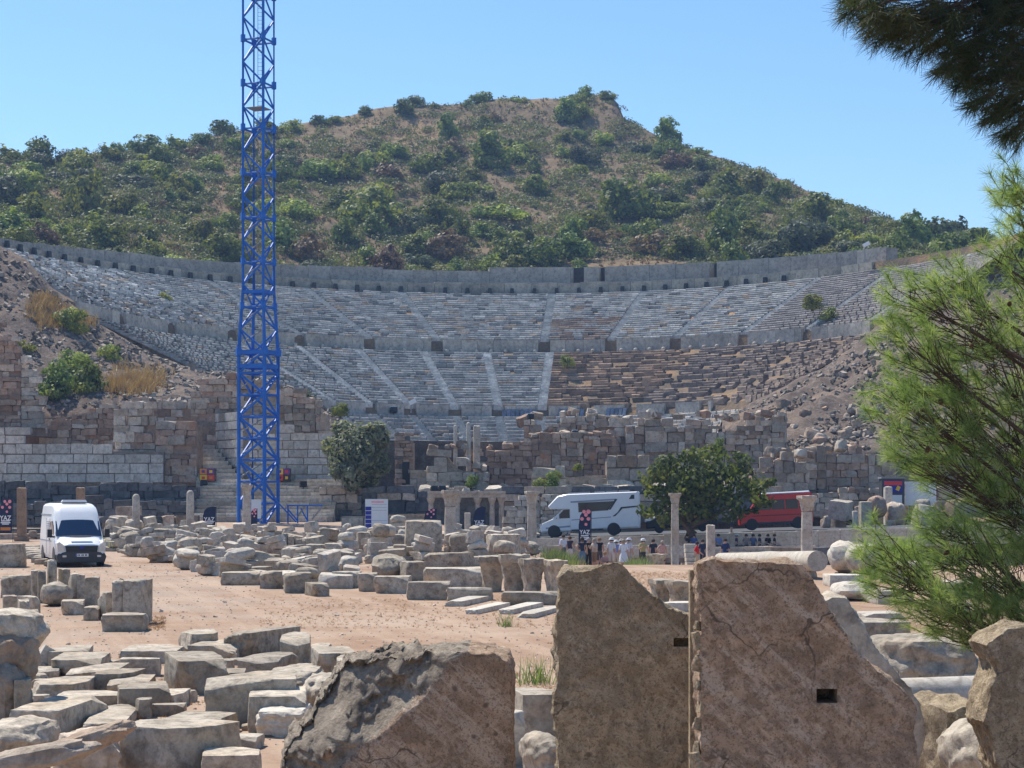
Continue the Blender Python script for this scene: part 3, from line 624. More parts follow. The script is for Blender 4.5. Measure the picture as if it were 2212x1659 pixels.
M['cone'] = plain('pine_cone', (.10, .06, .035), .9, 0, .1, .4, 40)
for (x, y, dep) in ((2003, 978, 15.6), (1985, 880, 15.7), (2030, 862, 15.8), (2100, 745, 15.9), (2180, 660, 16.2), (2050, 1190, 15.7)):
    mb = MB(); mb.lathe((0, 0, 0), [(.004, 0), (.016, .006), (.022, .02), (.02, .036), (.012, .052), (.003, .062)], 9); mb.build('pine_cone', M['cone'], pine, W(x, y, dep) - PB, (prr.uniform(0, 3), prr.uniform(0, 3), 0), smooth=80)
# ---------------------------------------------------------------- rough stone shapes
def rock_mesh(name, seed, cuts, chips=4, rough=.05, mats=None, rounded=.0, bev=.06, chipd=(.62, .86), freq=1.6):
    """a block of unit size (-.5 to .5, base at 0): edges worn, corners broken off along planes, faces uneven"""
    rr = random.Random(seed); bm = bmesh.new(); bmesh.ops.create_cube(bm, size=1.0)
    bmesh.ops.subdivide_edges(bm, edges=bm.edges[:], cuts=cuts, use_grid_fill=True)
    planes = []
    for _ in range(chips):
        n = Vector((rr.choice((-1, 1)) * rr.uniform(.2, 1), rr.choice((-1, 1)) * rr.uniform(.2, 1), rr.uniform(-.3, 1))).normalized()
        planes.append((n, rr.uniform(*chipd) * (abs(n.x) + abs(n.y) + abs(n.z)) * .5))
    off = Vector((rr.uniform(0, 99), rr.uniform(0, 99), rr.uniform(0, 99)))
    for v in bm.verts:
        p = v.co.copy()
        m = max(abs(p.x), abs(p.y), abs(p.z))
        sph = p.normalized() * .62
        p = p.lerp(sph, rounded)
        e = sorted((abs(p.x), abs(p.y), abs(p.z)))
        if rounded < .5 and e[1] > .5 - bev: p *= 1 - bev * .5 * (e[1] - (.5 - bev)) / bev
        for n, d in planes:
            t = p.dot(n) - d
            if t > 0: p -= n * t
        f = noise.fractal(p * freq + off, 1.0, 2.0, 4); g = noise.fractal(p * freq * 3.1 + off * 2, 1.0, 2.0, 3)
        p += p.normalized() * rough * (f + .4 * g); v.co = p
    zm = min(v.co.z for v in bm.verts)
    for v in bm.verts: v.co.z -= zm
    me = bpy.data.meshes.new(name); bm.to_mesh(me); bm.free()
    for mt in (mats or [M['marble']]): me.materials.append(mt)
    smooth_by_angle(me, 32); return me
_pc = {}
def protos(kind, mk, n=6):                       # a few shapes per kind and material
    key = (kind, mk)
    if key not in _pc:
        S = dict(wall=(2, 2, .035, .0), ashlar=(2, 1, .018, .0), heap=(7, 5, .045, .0), slab=(6, 3, .025, .0), boulder=(6, 5, .10, .75), near=(18, 5, .030, .0), nearslab=(16, 4, .022, .0), nearboulder=(18, 7, .10, .55))[kind]
        _pc[key] = [rock_mesh('%s_%s_%d' % (kind, mk, i), i * 7 + len(key[1]) + len(kind) * 31, S[0], S[1], S[2], [M[mk]], S[3], .05 if 'ashlar' in kind else .028 if kind in ('near', 'nearslab') else .06,
                              (.66, .92) if kind != 'ashlar' else (.85, .97)) for i in range(n)]
    return _pc[key]
wr = random.Random(5)
def masonry(name, label, cat, a, b, prof, ybase, thick, sw, sh, mks, group=None, coremat='rubble', kind='wall', miss=.03, proud=.12):
    """a wall between two plan points a=(x, depth), b=(x, depth); prof gives its ragged top; every stone is a part"""
    p0, p1 = W(a[0], ybase, a[1]), W(b[0], ybase, b[1]); p0.z = p1.z = min(p0.z, p1.z)
    d = p1 - p0; L = d.length; ang = atan2(d.y, d.x); e = empty(name, p0, ang, label, cat, group)
    def topz(s):
        x = lerp(a[0], b[0], s / L); Y = lerp(a[1], b[1], s / L); return W(x, pl(prof, x), Y).z - p0.z
    n = max(2, int(L / (sw * .6))); poly = [(0, -.3)] + [(L * i / n, max(.05, min(topz(min(L, max(0, L * (i + d_) / n))) for d_ in (-1.6, -.8, 0, .8, 1.6)) - .25)) for i in range(n + 1)] + [(L, -.3)]
    mb = MB(); mb.prism(poly, proud, thick); mb.build('core', M[coremat], e)
    rough_ = kind == 'wall'; cuts_ = [0.0]
    while rough_ and cuts_[-1] < L - 2.5: cuts_.append(cuts_[-1] + wr.uniform(1.6, 4.5))
    cuts_ = [c_ for c_ in cuts_ if c_ < L - 1] + [L]; zmax = max(topz(L * i / 40) for i in range(41)) + .3
    for sa, sb in zip(cuts_, cuts_[1:]):         # stretches of wall, each with courses of its own
        z = -wr.random() * sh * .6 * rough_; scl = wr.uniform(.75, 1.35) if rough_ else 1; jt = wr.uniform(-.45, .3) if rough_ else 0; dom = wr.choice(mks)
        while z < zmax:
            h = sh * scl * (wr.uniform(.6, 1.45) if rough_ else wr.uniform(.8, 1.2)); s = sa - wr.random() * sw * .5
            while s < sb:
                wd = sw * scl * (wr.uniform(.4, 1.7) if rough_ else wr.uniform(.6, 1.45)); m = min(max(s + wd / 2, 0), L)
                if s + wd > sb: wd = sb - s
                s0 = max(s, sa); wd2 = s + wd - s0
                if z + h * .55 < topz(m) + jt and wd2 > .12 and wr.random() > miss:
                    me = wr.choice(protos(kind, dom if wr.random() < .55 else wr.choice(mks))); dp = proud + .25 + wr.uniform(0, .06)
                    obj('stone', me, e, (s0 + wd2 / 2, dp / 2 - wr.uniform(0, .07) - wr.uniform(0, .12) * rough_, z), (wr.uniform(-.05, .05) * rough_, wr.uniform(-.08, .08) * rough_, wr.choice((0, pi)) + wr.uniform(-.15, .15) * rough_), (wd2 * .98, dp + wr.uniform(-.05, .3) * rough_, h * wr.uniform(.88, 1.12 if rough_ else .97)))
                s += wd
            z += h
    return e
# ---------------------------------------------------------------- banks of earth and rubble at both wings
k = N('rubble_bank'); p = k.pos(); n1 = k.noise(p, .3, 5, .6); n2 = k.noise(p, 1.5, 6, .75); n3 = k.noise(p, 4, 4, .7)
c = k.ramp(n1, [(.35, (.11, .085, .07)), (.52, (.18, .14, .115)), (.68, (.27, .195, .14))])
c = k.mix(k.ramp(n2, [(.5, 0), (.62, .6)]), c, (.27, .23, .20)); c = k.mix(k.ramp(n3, [(.5, 0), (.7, .6)]), c, (.09, .08, .07))
k.bump(k.mix(.5, n2, n3), 1.0, .35); M['bank'] = k.fin(c, .95, .05)
def bank(name, xs, front, yf, edge, ye, back, seed, amp=.7):
    rows = 26; V = []
    for x in xs:
        q = W(x, pl(front, x), yf); V.append((q.x, q.y - .5, -1))
        for j in range(rows):
            t = j / (rows - 1); Y = lerp(yf, ye, t); q = W(x, lerp(pl(front, x), pl(edge, x), t ** .85), Y)
            q.z += amp * (noise.fractal(Vector((q.x * .22, q.y * .22, seed)), 1, 2, 4) + .5 * noise.fractal(Vector((q.x * .9, q.y * .9, seed)), 1, 2, 3)) * (.4 + .6 * sin(pi * t)); V.append(tuple(q))
        V.append((q.x, q.y + 4, q.z - 1.0)); V.append((q.x, q.y + back, 0))
    m = rows + 3; F = np.array([(i * m + j, (i + 1) * m + j, (i + 1) * m + j + 1, i * m + j + 1) for i in range(len(xs) - 1) for j in range(m - 1)])
    return obj(name, np_mesh(name, np.array(V), F, M['bank'], smooth=True), kind='structure')
LFRONT = [(-150, 930), (100, 905), (250, 885), (430, 880), (520, 870), (640, 875), (720, 945), (760, 1000)]
LEDGE = [(-150, 440), (-60, 490), (0, 532), (60, 562), (110, 618), (200, 692), (330, 768), (430, 802), (520, 806), (620, 835), (700, 880), (760, 930)]
bank('left_bank', list(range(-150, 771, 9)), LFRONT, 164, LEDGE, 199, 10, 2.2)
RFRONT = [(1560, 1000), (1640, 985), (1900, 985), (2100, 1000), (2420, 1000)]
REDGE = [(1560, 905), (1640, 866), (1720, 826), (1780, 792), (1840, 752), (1900, 706), (1970, 662), (2100, 600), (2212, 535), (2420, 460)]
bank('right_bank', list(range(1560, 2421, 10)), RFRONT, 168, REDGE, 203, 10, 7.7, 1.2)
# raised stage terrace under the ruins
tp = MB(); a_, b_ = W(700, 1060, 152), W(1990, 1060, 152)
tp.prism([(a_.x, -.5), (a_.x, 3.1), (b_.x, 3.1), (b_.x, -.5)], 152, 186); c1_, d1_ = W(640, 1060, 172), W(1700, 1060, 172); tp.prism([(c1_.x, 3.0), (c1_.x, 8.0), (d1_.x, 8.0), (d1_.x, 3.0)], 171, 205); tp.build('stage_terrace', M['bank'], kind='structure')
# ---------------------------------------------------------------- walls and ruins, each stone a part
masonry('retaining_wall', 'long dark retaining wall along the left behind the van', 'wall', (-80, 150), (426, 150), [(-80, 1036), (100, 1041), (426, 1046)], 1122, 1.5, 1.3, .55, ['darkstone', 'darkstone', 'darkstone'], coremat='darkstone')
masonry('retaining_wall', 'low dark wall step in front of the long retaining wall at left', 'wall', (-80, 147.5), (420, 147.5), [(-80, 1080), (200, 1082), (420, 1086)], 1128, 1.8, 1.2, .5, ['darkstone', 'darkstone', 'darkstone'], coremat='darkstone')
masonry('ashlar_wall', 'pale ashlar wall of large smooth blocks at the left wing', 'wall', (-80, 157), (353, 157), [(-80, 915), (38, 918), (80, 925), (84, 966), (198, 968), (203, 936), (242, 934), (247, 968), (353, 970)], 1042, 1.4, 1.75, .78, ['ashlar'], coremat='rubble', kind='ashlar', miss=.0)
masonry('ruined_wall', 'brown patched masonry pier left of the theatre side stairs', 'wall', (246, 158.6), (424, 157.2), [(246, 960), (250, 905), (262, 885), (330, 862), (345, 908), (400, 912), (424, 908)], 1042, 1.6, .95, .5, ['rubble', 'brickish', 'marble_far', 'rubble'], coremat='brickish')
masonry('ruined_wall', 'stepped brick-coloured ruined wall at the far left edge', 'wall', (-80, 160.5), (102, 160.5), [(-80, 680), (0, 702), (28, 722), (48, 762), (72, 795), (82, 830), (95, 850), (97, 905), (102, 920)], 935, 1.8, .95, .42, ['rubble', 'brickish', 'marble_far', 'rubble'], coremat='brickish', miss=.06)
masonry('ruined_wall', 'dark brown masonry above the pale wall behind the crane', 'wall', (412, 162.6), (735, 162.6), [(412, 850), (430, 815), (520, 803), (600, 832), (640, 828), (690, 872), (715, 915), (735, 955)], 985, 1.6, 1.0, .48, ['rubble', 'brickish', 'rubble', 'rubble'], coremat='brickish', miss=.05)
masonry('ashlar_wall', 'pale ashlar wall flanking the theatre side stairs behind the crane', 'wall', (523, 158.4), (728, 158.4), [(523, 884), (560, 898), (600, 915), (700, 938), (728, 962)], 1042, 1.2, 1.5, .72, ['ashlar', 'ashlar', 'marble_far'], kind='ashlar', miss=0)
masonry('ashlar_wall', 'slanting pale side wall beside the narrow theatre stairs', 'wall', (426, 166), (522, 158.0), [(426, 906), (433, 904), (480, 888), (522, 884)], 1042, 1.0, 1.4, .72, ['ashlar', 'ashlar', 'rubble'], kind='ashlar', miss=0)
masonry('ruined_wall', 'crumbling rubble face under the shrubby bank at the left wing', 'wall', (84, 162.8), (428, 162.8), [(84, 905), (120, 890), (170, 900), (210, 878), (250, 866), (300, 848), (345, 862), (428, 872)], 985, 1.8, .85, .45, ['rubble', 'brickish', 'rubble', 'marble_far'], coremat='brickish', miss=.12)
# narrow side stairs and the wide flight of steps in front of them
st = empty('side_stairs', W(427, 1040, 157), 0, 'narrow stone stairs climbing beside the slanting pale wall', 'stairs'); b0 = st.location
for i in range(13):
    Y = 157 + i * .62; z0 = 4.35 + i * .36; xl = W(424, 1000, Y).x; xr = W(522 - i * 7.2, 1000, Y).x
    mb = MB(); mb.box(((xl + xr) / 2 - b0.x, Y + .4 - b0.y, z0 - b0.z - .8), (xr - xl, .95, 2.0)); mb.build('step', M['marble_far'], st)
st = empty('stone_steps', W(575, 1125, 146), 0, 'wide flight of pale stone steps under the crane', 'stairs'); b0 = st.location
for i in range(12):
    Y = 146 + i * .8; zt = 1.05 + (i + 1) * .277; xl = W(424, 1000, 150).x; xr = W(728, 1000, 150).x; s = xl
    while s < xr - .3:
        e_ = min(xr, s + wr.uniform(1.8, 3.4)); mb = MB(); mb.box(((s + e_) / 2 - b0.x, Y + .6 - b0.y, zt - .5 - b0.z + wr.uniform(-.015, .015)), (e_ - s - .02, 1.3, 1.0)); mb.build('step', M['marble_far'], st); s = e_
# stage building ruins, left to right
tw = masonry('ruined_tower', 'small dark brick stump with a doorway right of the olive tree', 'ruin', (853, 159), (893, 159), [(853, 948), (860, 938), (884, 936), (893, 950)], 1052, 2.2, .7, .4, ['darkstone', 'brickish', 'brickish', 'rubble'], coremat='brickish')
mb = MB(); mb.box((.95, .02, 1.1), (.6, .4, 2.1)); mb.build('doorway', M['black'], tw)
masonry('ruined_wall', 'short tan wall beside the dark brick stump', 'wall', (886, 158), (923, 158), [(886, 1012), (923, 1014)], 1052, 1.2, .8, .5, ['marble_far', 'column', 'rubble'])
masonry('ruined_wall', 'heap-like wall of large grey blocks at the left of the stage', 'wall', (921, 157.4), (1056, 157.4), [(921, 1018), (925, 990), (936, 968), (965, 960), (1000, 962), (1004, 998), (1020, 1006), (1056, 1014)], 1054, 2.4, 1.3, .62, ['marble_far', 'rubble', 'marble_far'], miss=.06)
masonry('ruined_vault', 'dark broken vault between the grey block heap and the brown stage wall', 'ruin', (1002, 161), (1056, 161), [(1002, 985), (1010, 962), (1040, 968), (1056, 1000)], 1040, 1.5, .8, .45, ['darkstone', 'brickish'], coremat='darkstone')
sw_ = masonry('stage_wall', 'long reddish brown stage wall at the centre', 'wall', (1049, 163), (1338, 163), [(1049, 968), (1110, 962), (1116, 942), (1200, 938), (1330, 940), (1338, 962)], 1052, 2.0, 1.15, .55, ['brickish', 'brickish', 'brickish', 'rubble'], coremat='brickish', miss=.03)
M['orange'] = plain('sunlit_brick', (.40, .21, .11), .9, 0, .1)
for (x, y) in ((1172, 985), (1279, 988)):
    q = W(x, y, 163) - sw_.location; mb = MB(); mb.box((q.x, -.02, q.z), (.38, .3, .5)); mb.build('sunlit_opening', M['orange'], sw_)  # orange boxes stand for lit openings, the sunlight put into their colour
masonry('ruined_wall', 'ragged rubble wall top rising behind the brown stage wall', 'wall', (1132, 168), (1360, 168), [(1132, 915), (1150, 898), (1166, 906), (1170, 936), (1182, 905), (1240, 892), (1262, 902), (1290, 898), (1300, 918), (1330, 905), (1360, 916)], 975, 1.8, .95, .5, ['rubble', 'brickish', 'marble_far', 'rubble'], miss=.08)
masonry('block_wall', 'low row of large grey blocks before the brown stage wall', 'wall', (1149, 156.5), (1312, 156.5), [(1149, 1012), (1203, 1012), (1206, 1027), (1232, 1012), (1256, 1006), (1262, 1020), (1312, 1020)], 1056, 1.4, 1.7, .85, ['marble_far', 'rubble', 'marble_far'], miss=.05)
masonry('ruined_tower', 'square block stump of big pale stones left of the dark green tree', 'ruin', (1311, 156), (1402, 156), [(1311, 990), (1320, 980), (1345, 976), (1390, 984), (1402, 1000)], 1056, 3.0, 1.2, .6, ['marble_far', 'rubble', 'rubble'])
masonry('terrace_wall', 'long terrace wall with pale capping behind the motorhome', 'wall', (1082, 150), (1690, 150), [(1082, 1052), (1250, 1052), (1420, 1054), (1690, 1056)], 1120, 1.0, 1.9, .62, ['darkstone', 'marble_far', 'rubble', 'rubble'], coremat='darkstone', kind='ashlar', miss=.02)
masonry('terrace_wall', 'dark terrace wall left of the white notice board', 'wall', (690, 150), (926, 150), [(690, 1052), (820, 1050), (926, 1054)], 1126, 1.0, 1.2, .6, ['darkstone', 'darkstone', 'rubble'], coremat='darkstone')
masonry('ruined_wall', 'long broken rubble wall behind the dark green tree', 'wall', (1352, 167), (1700, 167), [(1352, 915), (1400, 890), (1412, 912), (1440, 905), (1470, 925), (1500, 896), (1540, 902), (1560, 930), (1600, 905), (1640, 892), (1660, 915), (1700, 884)], 1010, 2.0, 1.05, .52, ['rubble', 'brickish', 'rubble', 'marble_far'], miss=.09)
masonry('ruined_wall', 'rounded lump of brown masonry right of the dark green tree', 'ruin', (1628, 152.5), (1748, 152.5), [(1628, 1020), (1640, 996), (1665, 980), (1700, 973), (1726, 978), (1740, 1000), (1748, 1020)], 1062, 3.2, 1.0, .55, ['brickish', 'rubble', 'rubble'], coremat='brickish', miss=.04)
masonry('ruined_wall', 'broken grey wall with upright pale blocks behind the red minibus', 'wall', (1722, 155), (1935, 155), [(1722, 982), (1745, 972), (1783, 970), (1786, 985), (1820, 980), (1850, 962), (1862, 990), (1900, 985), (1935, 992)], 1070, 1.6, 1.1, .75, ['rubble', 'marble_far', 'marble_far', 'brickish'], miss=.08)
masonry('ruined_wall', 'low rubble wall right of the red minibus', 'wall', (1752, 150.5), (2230, 150.5), [(1752, 1062), (1800, 1050), (1850, 1060), (1900, 1048), (1960, 1062), (2230, 1055)], 1110, 1.4, 1.0, .6, ['rubble', 'brickish', 'marble_far'], miss=.08)
masonry('brick_wall', 'small coursed stone wall with stepped edge left of the motorhome', 'wall', (1085, 142.5), (1232, 142.5), [(1085, 1132), (1098, 1102), (1118, 1086), (1130, 1070), (1150, 1064), (1232, 1070)], 1164, .7, .62, .33, ['column', 'rubble', 'column', 'marble_far'], coremat='brickish', miss=.0)
masonry('low_wall', 'low wall of grey blocks between the short pillars right of the van', 'wall', (212, 126), (432, 128), [(212, 1112), (270, 1104), (330, 1110), (432, 1106)], 1172, .7, 1.4, .6, ['marble_far', 'rubble', 'darkstone'], miss=.05)
masonry('low_wall', 'low wall of grey blocks at the left edge behind the brown pillar', 'wall', (-90, 124), (112, 126), [(-90, 1140), (40, 1146), (112, 1140)], 1176, .7, 1.3, .5, ['marble_far', 'darkstone', 'rubble'], miss=.05)
masonry('low_wall', 'low plain grey wall behind the white notice board', 'wall', (737, 134), (930, 134), [(737, 1108), (800, 1104), (930, 1102)], 1165, .6, 1.6, .8, ['marble_far', 'ashlar'], kind='ashlar', miss=0)
masonry('retaining_wall', 'low wall of big grey blocks with people sitting behind it', 'wall', (1515, 121), (1764, 122.5), [(1515, 1174), (1764, 1170)], 1218, 1.0, 1.5, 1.15, ['marble_far', 'darkstone', 'marble_far'], kind='ashlar', miss=0)
masonry('retaining_wall', 'low pale kerb wall behind the group of visitors', 'wall', (1180, 124), (1500, 123), [(1180, 1176), (1500, 1176)], 1205, .8, 1.8, .8, ['pale', 'ashlar', 'marble_far'], kind='ashlar', miss=0)
masonry('retaining_wall', 'big dark-sided block wall right of the tallest capital column', 'wall', (1764, 110), (1862, 113), [(1764, 1170), (1830, 1176), (1862, 1190)], 1222, 3.5, 2.0, 1.2, ['marble_far', 'darkstone'], kind='ashlar', miss=0)
# ---------------------------------------------------------------- road
k = N('asphalt'); p = k.pos(); n1 = k.noise(p, .4, 4); n2 = k.noise(p, 8, 4, .7)
c = k.ramp(n1, [(.3, (.055, .057, .062)), (.7, (.085, .086, .09))]); c = k.mix(k.ramp(n2, [(.45, 0), (.7, .4)]), c, (.13, .13, .13)); k.bump(n2, .3, .01); M['asphalt'] = k.fin(c, .85, .3)
def rz(X): return -.20 + .03 * X
V = [(X, Y, rz(X) + .02 * (Y - 139) * 0) for X in np.linspace(-2, 60, 60) for Y in (127.5, 132, 137, 142, 148.5)]
F = np.array([(i * 5 + j, (i + 1) * 5 + j, (i + 1) * 5 + j + 1, i * 5 + j + 1) for i in range(59) for j in range(4)])
obj('road', np_mesh('road', np.array(V), F, M['asphalt'], smooth=True), kind='structure')
mb = MB(); 
for i in range(40):
    X = -1 + i * 1.52; mb.box((X, 127.4, rz(X) - .5), (1.5, .35, 1.3), 0)
mb.build('kerb', M['pale'], kind='structure')
# fountain ruin with columns
fb = W(1008, 1160, 146); fo = empty('fountain_ruin', fb, 0, 'small columned fountain front with a stone lintel left of the coursed wall', 'ruin')
def fx(x): return W(x, 1100, 146).x - fb.x
ztop = W(1008, 1075, 146).z - fb.z
mb = MB(); mb.box((0, .9, ztop / 2), (fx(1090) - fx(926), .5, ztop + .4)); mb.build('back_wall', M['darkstone'], fo)
for x, wd in ((931, .55), (988, .42), (1032, .42), (1063, .42), (1083, .5)):
    mb = MB(); mb.lathe((fx(x), 0, 0), [(.30, -.3), (.30, .1), (.22, .2), (.21, ztop * .5), (.19, ztop - .45), (.22, ztop - .42), (.34, ztop - .1), (.34, ztop)], 12); mb.build('column', M['column'], fo, smooth=40)
for (xa, xb) in ((924, 988), (988.6, 1032), (1032.6, 1092)):
    mb = MB(); mb.box(((fx(xa) + fx(xb)) / 2, .05, ztop + .16), (fx(xb) - fx(xa), .75, .3)); mb.box(((fx(xa) + fx(xb)) / 2, -.02, ztop + .42), (fx(xb) - fx(xa), .95, .2)); mb.build('lintel', M['column'], fo)
# fallen stones on the right wing and on top of the ruins
br = random.Random(77)
for i in range(46):
    x = br.uniform(1660, 1990); y = br.uniform(860, 1000); lo = pl(REDGE, x)
    if y < lo + 8: y = lo + 8 + br.uniform(0, 40)
    t = max(0, min(1, (pl(RFRONT, x) - y) / (pl(RFRONT, x) - lo))) ** (1 / .85); q = W(x, y, lerp(168, 203, t)); s = br.uniform(.4, 1.15); sl_ = 'lower' if t < .2 else 'middle' if t < .5 else 'upper'
    obj('boulder', br.choice(protos('heap' if br.random() < .85 else 'boulder', br.choice(['rubble', 'rubble', 'brickish']))), None, q - Vector((0, 0, .25 * s)), (br.uniform(-.3, .3), br.uniform(-.3, .3), br.uniform(0, 6)), (s * br.uniform(.8, 1.4), s, s * br.uniform(.6, 1)),
        'fallen stone on the %s rubble slope at the right wing' % sl_, 'boulder', 'fallen stones on the %s right slope' % sl_)
for i in range(26):
    x = br.uniform(1780, 2120); q = W(x, br.uniform(1082, 1150), br.uniform(141, 149)); q.z = min(q.z, rz(q.x) + .9); s = br.uniform(.5, 1.5)
    obj('boulder', br.choice(protos('heap' if br.random() < .6 else 'boulder', br.choice(['rubble', 'marble_far', 'brickish']))), None, (q.x, q.y, rz(q.x) - .1 + br.choice((0, 0, .7))), (br.uniform(-.2, .2), br.uniform(-.2, .2), br.uniform(0, 6)), (s * br.uniform(.8, 1.4), s, s * br.uniform(.7, 1.4)),
        'rough stone in the rubble %s' % ('right of the red minibus' if x < 1950 else 'behind the pine'), 'boulder', 'rubble stones ' + ('right of the minibus' if x < 1950 else 'behind the pine'))
for i in range(70):
    x = br.uniform(880, 1680); tz_ = 'above the fountain front' if x < 1080 else 'left of the motorhome roof' if x < 1200 else 'above the motorhome' if x < 1385 else 'behind the dark green tree'; yb = br.choice((1050, 1048, 1046)); s = br.uniform(.35, 1.25); q = W(x, yb, br.uniform(152.6, 156))
    obj('boulder', br.choice(protos('heap', br.choice(['rubble', 'marble_far']))), None, (q.x, q.y, 3.02), (br.uniform(-.2, .2), br.uniform(-.2, .2), br.uniform(0, 6)), (s * br.uniform(.8, 1.8), s, s * br.uniform(.5, 1)),
        'loose stone on the stage terrace %s' % tz_, 'boulder', 'loose stones on the stage terrace %s' % tz_)

for (nm_, xa, xb, prof_, Y_) in (('brown stage wall', 1049, 1338, [(1049, 968), (1110, 962), (1116, 942), (1330, 940)], 163.8), ('ragged rubble wall', 1132, 1360, [(1132, 915), (1150, 898), (1182, 905), (1240, 892), (1360, 912)], 168.8), ('heap-like wall of grey blocks', 925, 1050, [(925, 990), (936, 968), (1000, 962), (1020, 1006), (1056, 1014)], 158.4), ('long broken wall', 1352, 1700, [(1352, 915), (1400, 895), (1440, 905), (1500, 896), (1600, 905), (1700, 884)], 167.8), ('rounded masonry lump', 1630, 1745, [(1630, 1010), (1665, 980), (1726, 978), (1745, 1010)], 153.6), ('wall behind the red minibus', 1722, 1935, [(1722, 982), (1783, 972), (1850, 964), (1935, 990)], 155.7)):
    for i in range(int((xb - xa) / 13)):
        x = br.uniform(xa, xb); s = br.uniform(.35, .95); q = W(x, pl(prof_, x), Y_ + br.uniform(-.3, .6))
        obj('boulder', br.choice(protos('heap', br.choice(['rubble', 'marble_far', 'rubble', 'brickish']))), None, (q.x, q.y, q.z - .3 * s), (br.uniform(-.35, .35), br.uniform(-.35, .35), br.uniform(0, 6)), (s * br.uniform(.8, 1.5), s, s * br.uniform(.6, 1.1)), 'loose stone on top of the %s' % nm_, 'boulder', 'loose stones on top of the %s' % nm_)
ordinals('boulder')
# rubble strewn over the banks, too small to pick apart
class RS(Soup): pass
def strew(name, xs, front, yf, edge, ye, n, seed, lab):
    sp = Soup(); r = np.random.default_rng(seed)
    for _ in range(n):
        x = r.uniform(*xs); t = r.uniform(0.02, .98); q = W(x, lerp(pl(front, x), pl(edge, x), t ** .85), lerp(yf, ye, t)); s = r.uniform(.1, .38) * (1.5 if r.random() < .12 else 1)
        a = Euler((r.uniform(-.6, .6), r.uniform(-.6, .6), r.uniform(0, 6))).to_matrix(); o = [tuple(q + a @ Vector((dx * s * r.uniform(.4, .8), dy * s * .5, dz * s * .4)) + Vector((0, 0, .1))) for dz in (-1, 1) for dy in (-1, 1) for dx in (-1, 1)]
        v = r.uniform(.35, 1.1); sp.blk(o, np.array((1.0, .86, .74)) * v)
    o = obj(name, sp.mesh(name, M['seat']), kind='stuff'); o['label'] = lab; o['category'] = 'rubble'
strew('rubble', (-140, 740), LFRONT, 164, LEDGE, 199, 2600, 3, 'loose rubble covering the bank at the left wing'); strew('rubble', (1570, 2400), RFRONT, 168, REDGE, 203, 2600, 4, 'loose rubble covering the bank at the right wing')
# ---------------------------------------------------------------- stones lying about
def cap_mesh(name, seed, mk, flare=.62, cuts=12, leafy=.05):
    rr = random.Random(seed); bm = bmesh.new(); bmesh.ops.create_cube(bm, size=1.0); bmesh.ops.subdivide_edges(bm, edges=bm.edges[:], cuts=cuts, use_grid_fill=True)
    off = Vector((seed * 3.1, seed * 1.7, 0))
    for v in bm.verts:
        p = v.co.copy(); t = p.z + .5
        if t < .80: s = lerp(flare, .90, (t / .8) ** 1.7); rnd = .7 * (1 - t / .8)
        else: s = 1.0; rnd = 0
        r = sqrt(p.x ** 2 + p.y ** 2) + 1e-6; m = max(abs(p.x), abs(p.y)); q = lerp(1, m / r * 1.05, rnd); p.x *= s * q; p.y *= s * q
        a = atan2(p.y, p.x)
        if t < .8: k_ = 1 + leafy * sin(a * 8 + 2 * floor(t * 4)) * (.5 + abs(sin(t * 9))); p.x *= k_; p.y *= k_
        p += p.normalized() * .045 * noise.fractal(p * 2.4 + off, 1, 2, 4); v.co = p
    zm = min(v.co.z for v in bm.verts)
    for v in bm.verts: v.co.z -= zm
    me = bpy.data.meshes.new(name); bm.to_mesh(me); bm.free(); me.materials.append(M[mk]); smooth_by_angle(me, 40); return me
CAPS = [cap_mesh('capital_%d' % i, i + 2, 'marble') for i in range(4)]
def blk(x0, x1, ytb, ytf, yb, label, mk='marble', kind='near', rz=0.0, name='stone_block', zb=0.0, me=None, tilt=(0, 0), dmax=2.6, dmin=.25, group=None, Y=None):
    xm = (x0 + x1) / 2
    p = G(xm, yb) if Y is None else W(xm, yb, Y)
    Yf = p.y; h = (yb - ytf) * Yf / FU; wd = (x1 - x0) * Yf / FU
    zt = p.z + h; Yb = FU * (CAMZ - zt) / max(4, (ytb - YH)) if zt < CAMZ - .15 else Yf + .6
    dp = min(dmax, max(dmin, Yb - Yf, .0)); 
    me = me or sr.choice(protos(kind, mk, 7 if kind.startswith('near') else 6))
    c = abs(cos(rz)); s = abs(sin(rz)); wl = max(.2, (wd - s * dp * .7) / max(c, .5))
    h *= 1.08; wl *= 1.05
    return obj(name, me, None, ((xm - 1106) / FU * (Yf + dp / 2), Yf + dp / 2, p.z - .03), (tilt[0], tilt[1], rz), (wl, dp, h * 1.04 + .03), label, 'stone', group)
sr = random.Random(9)
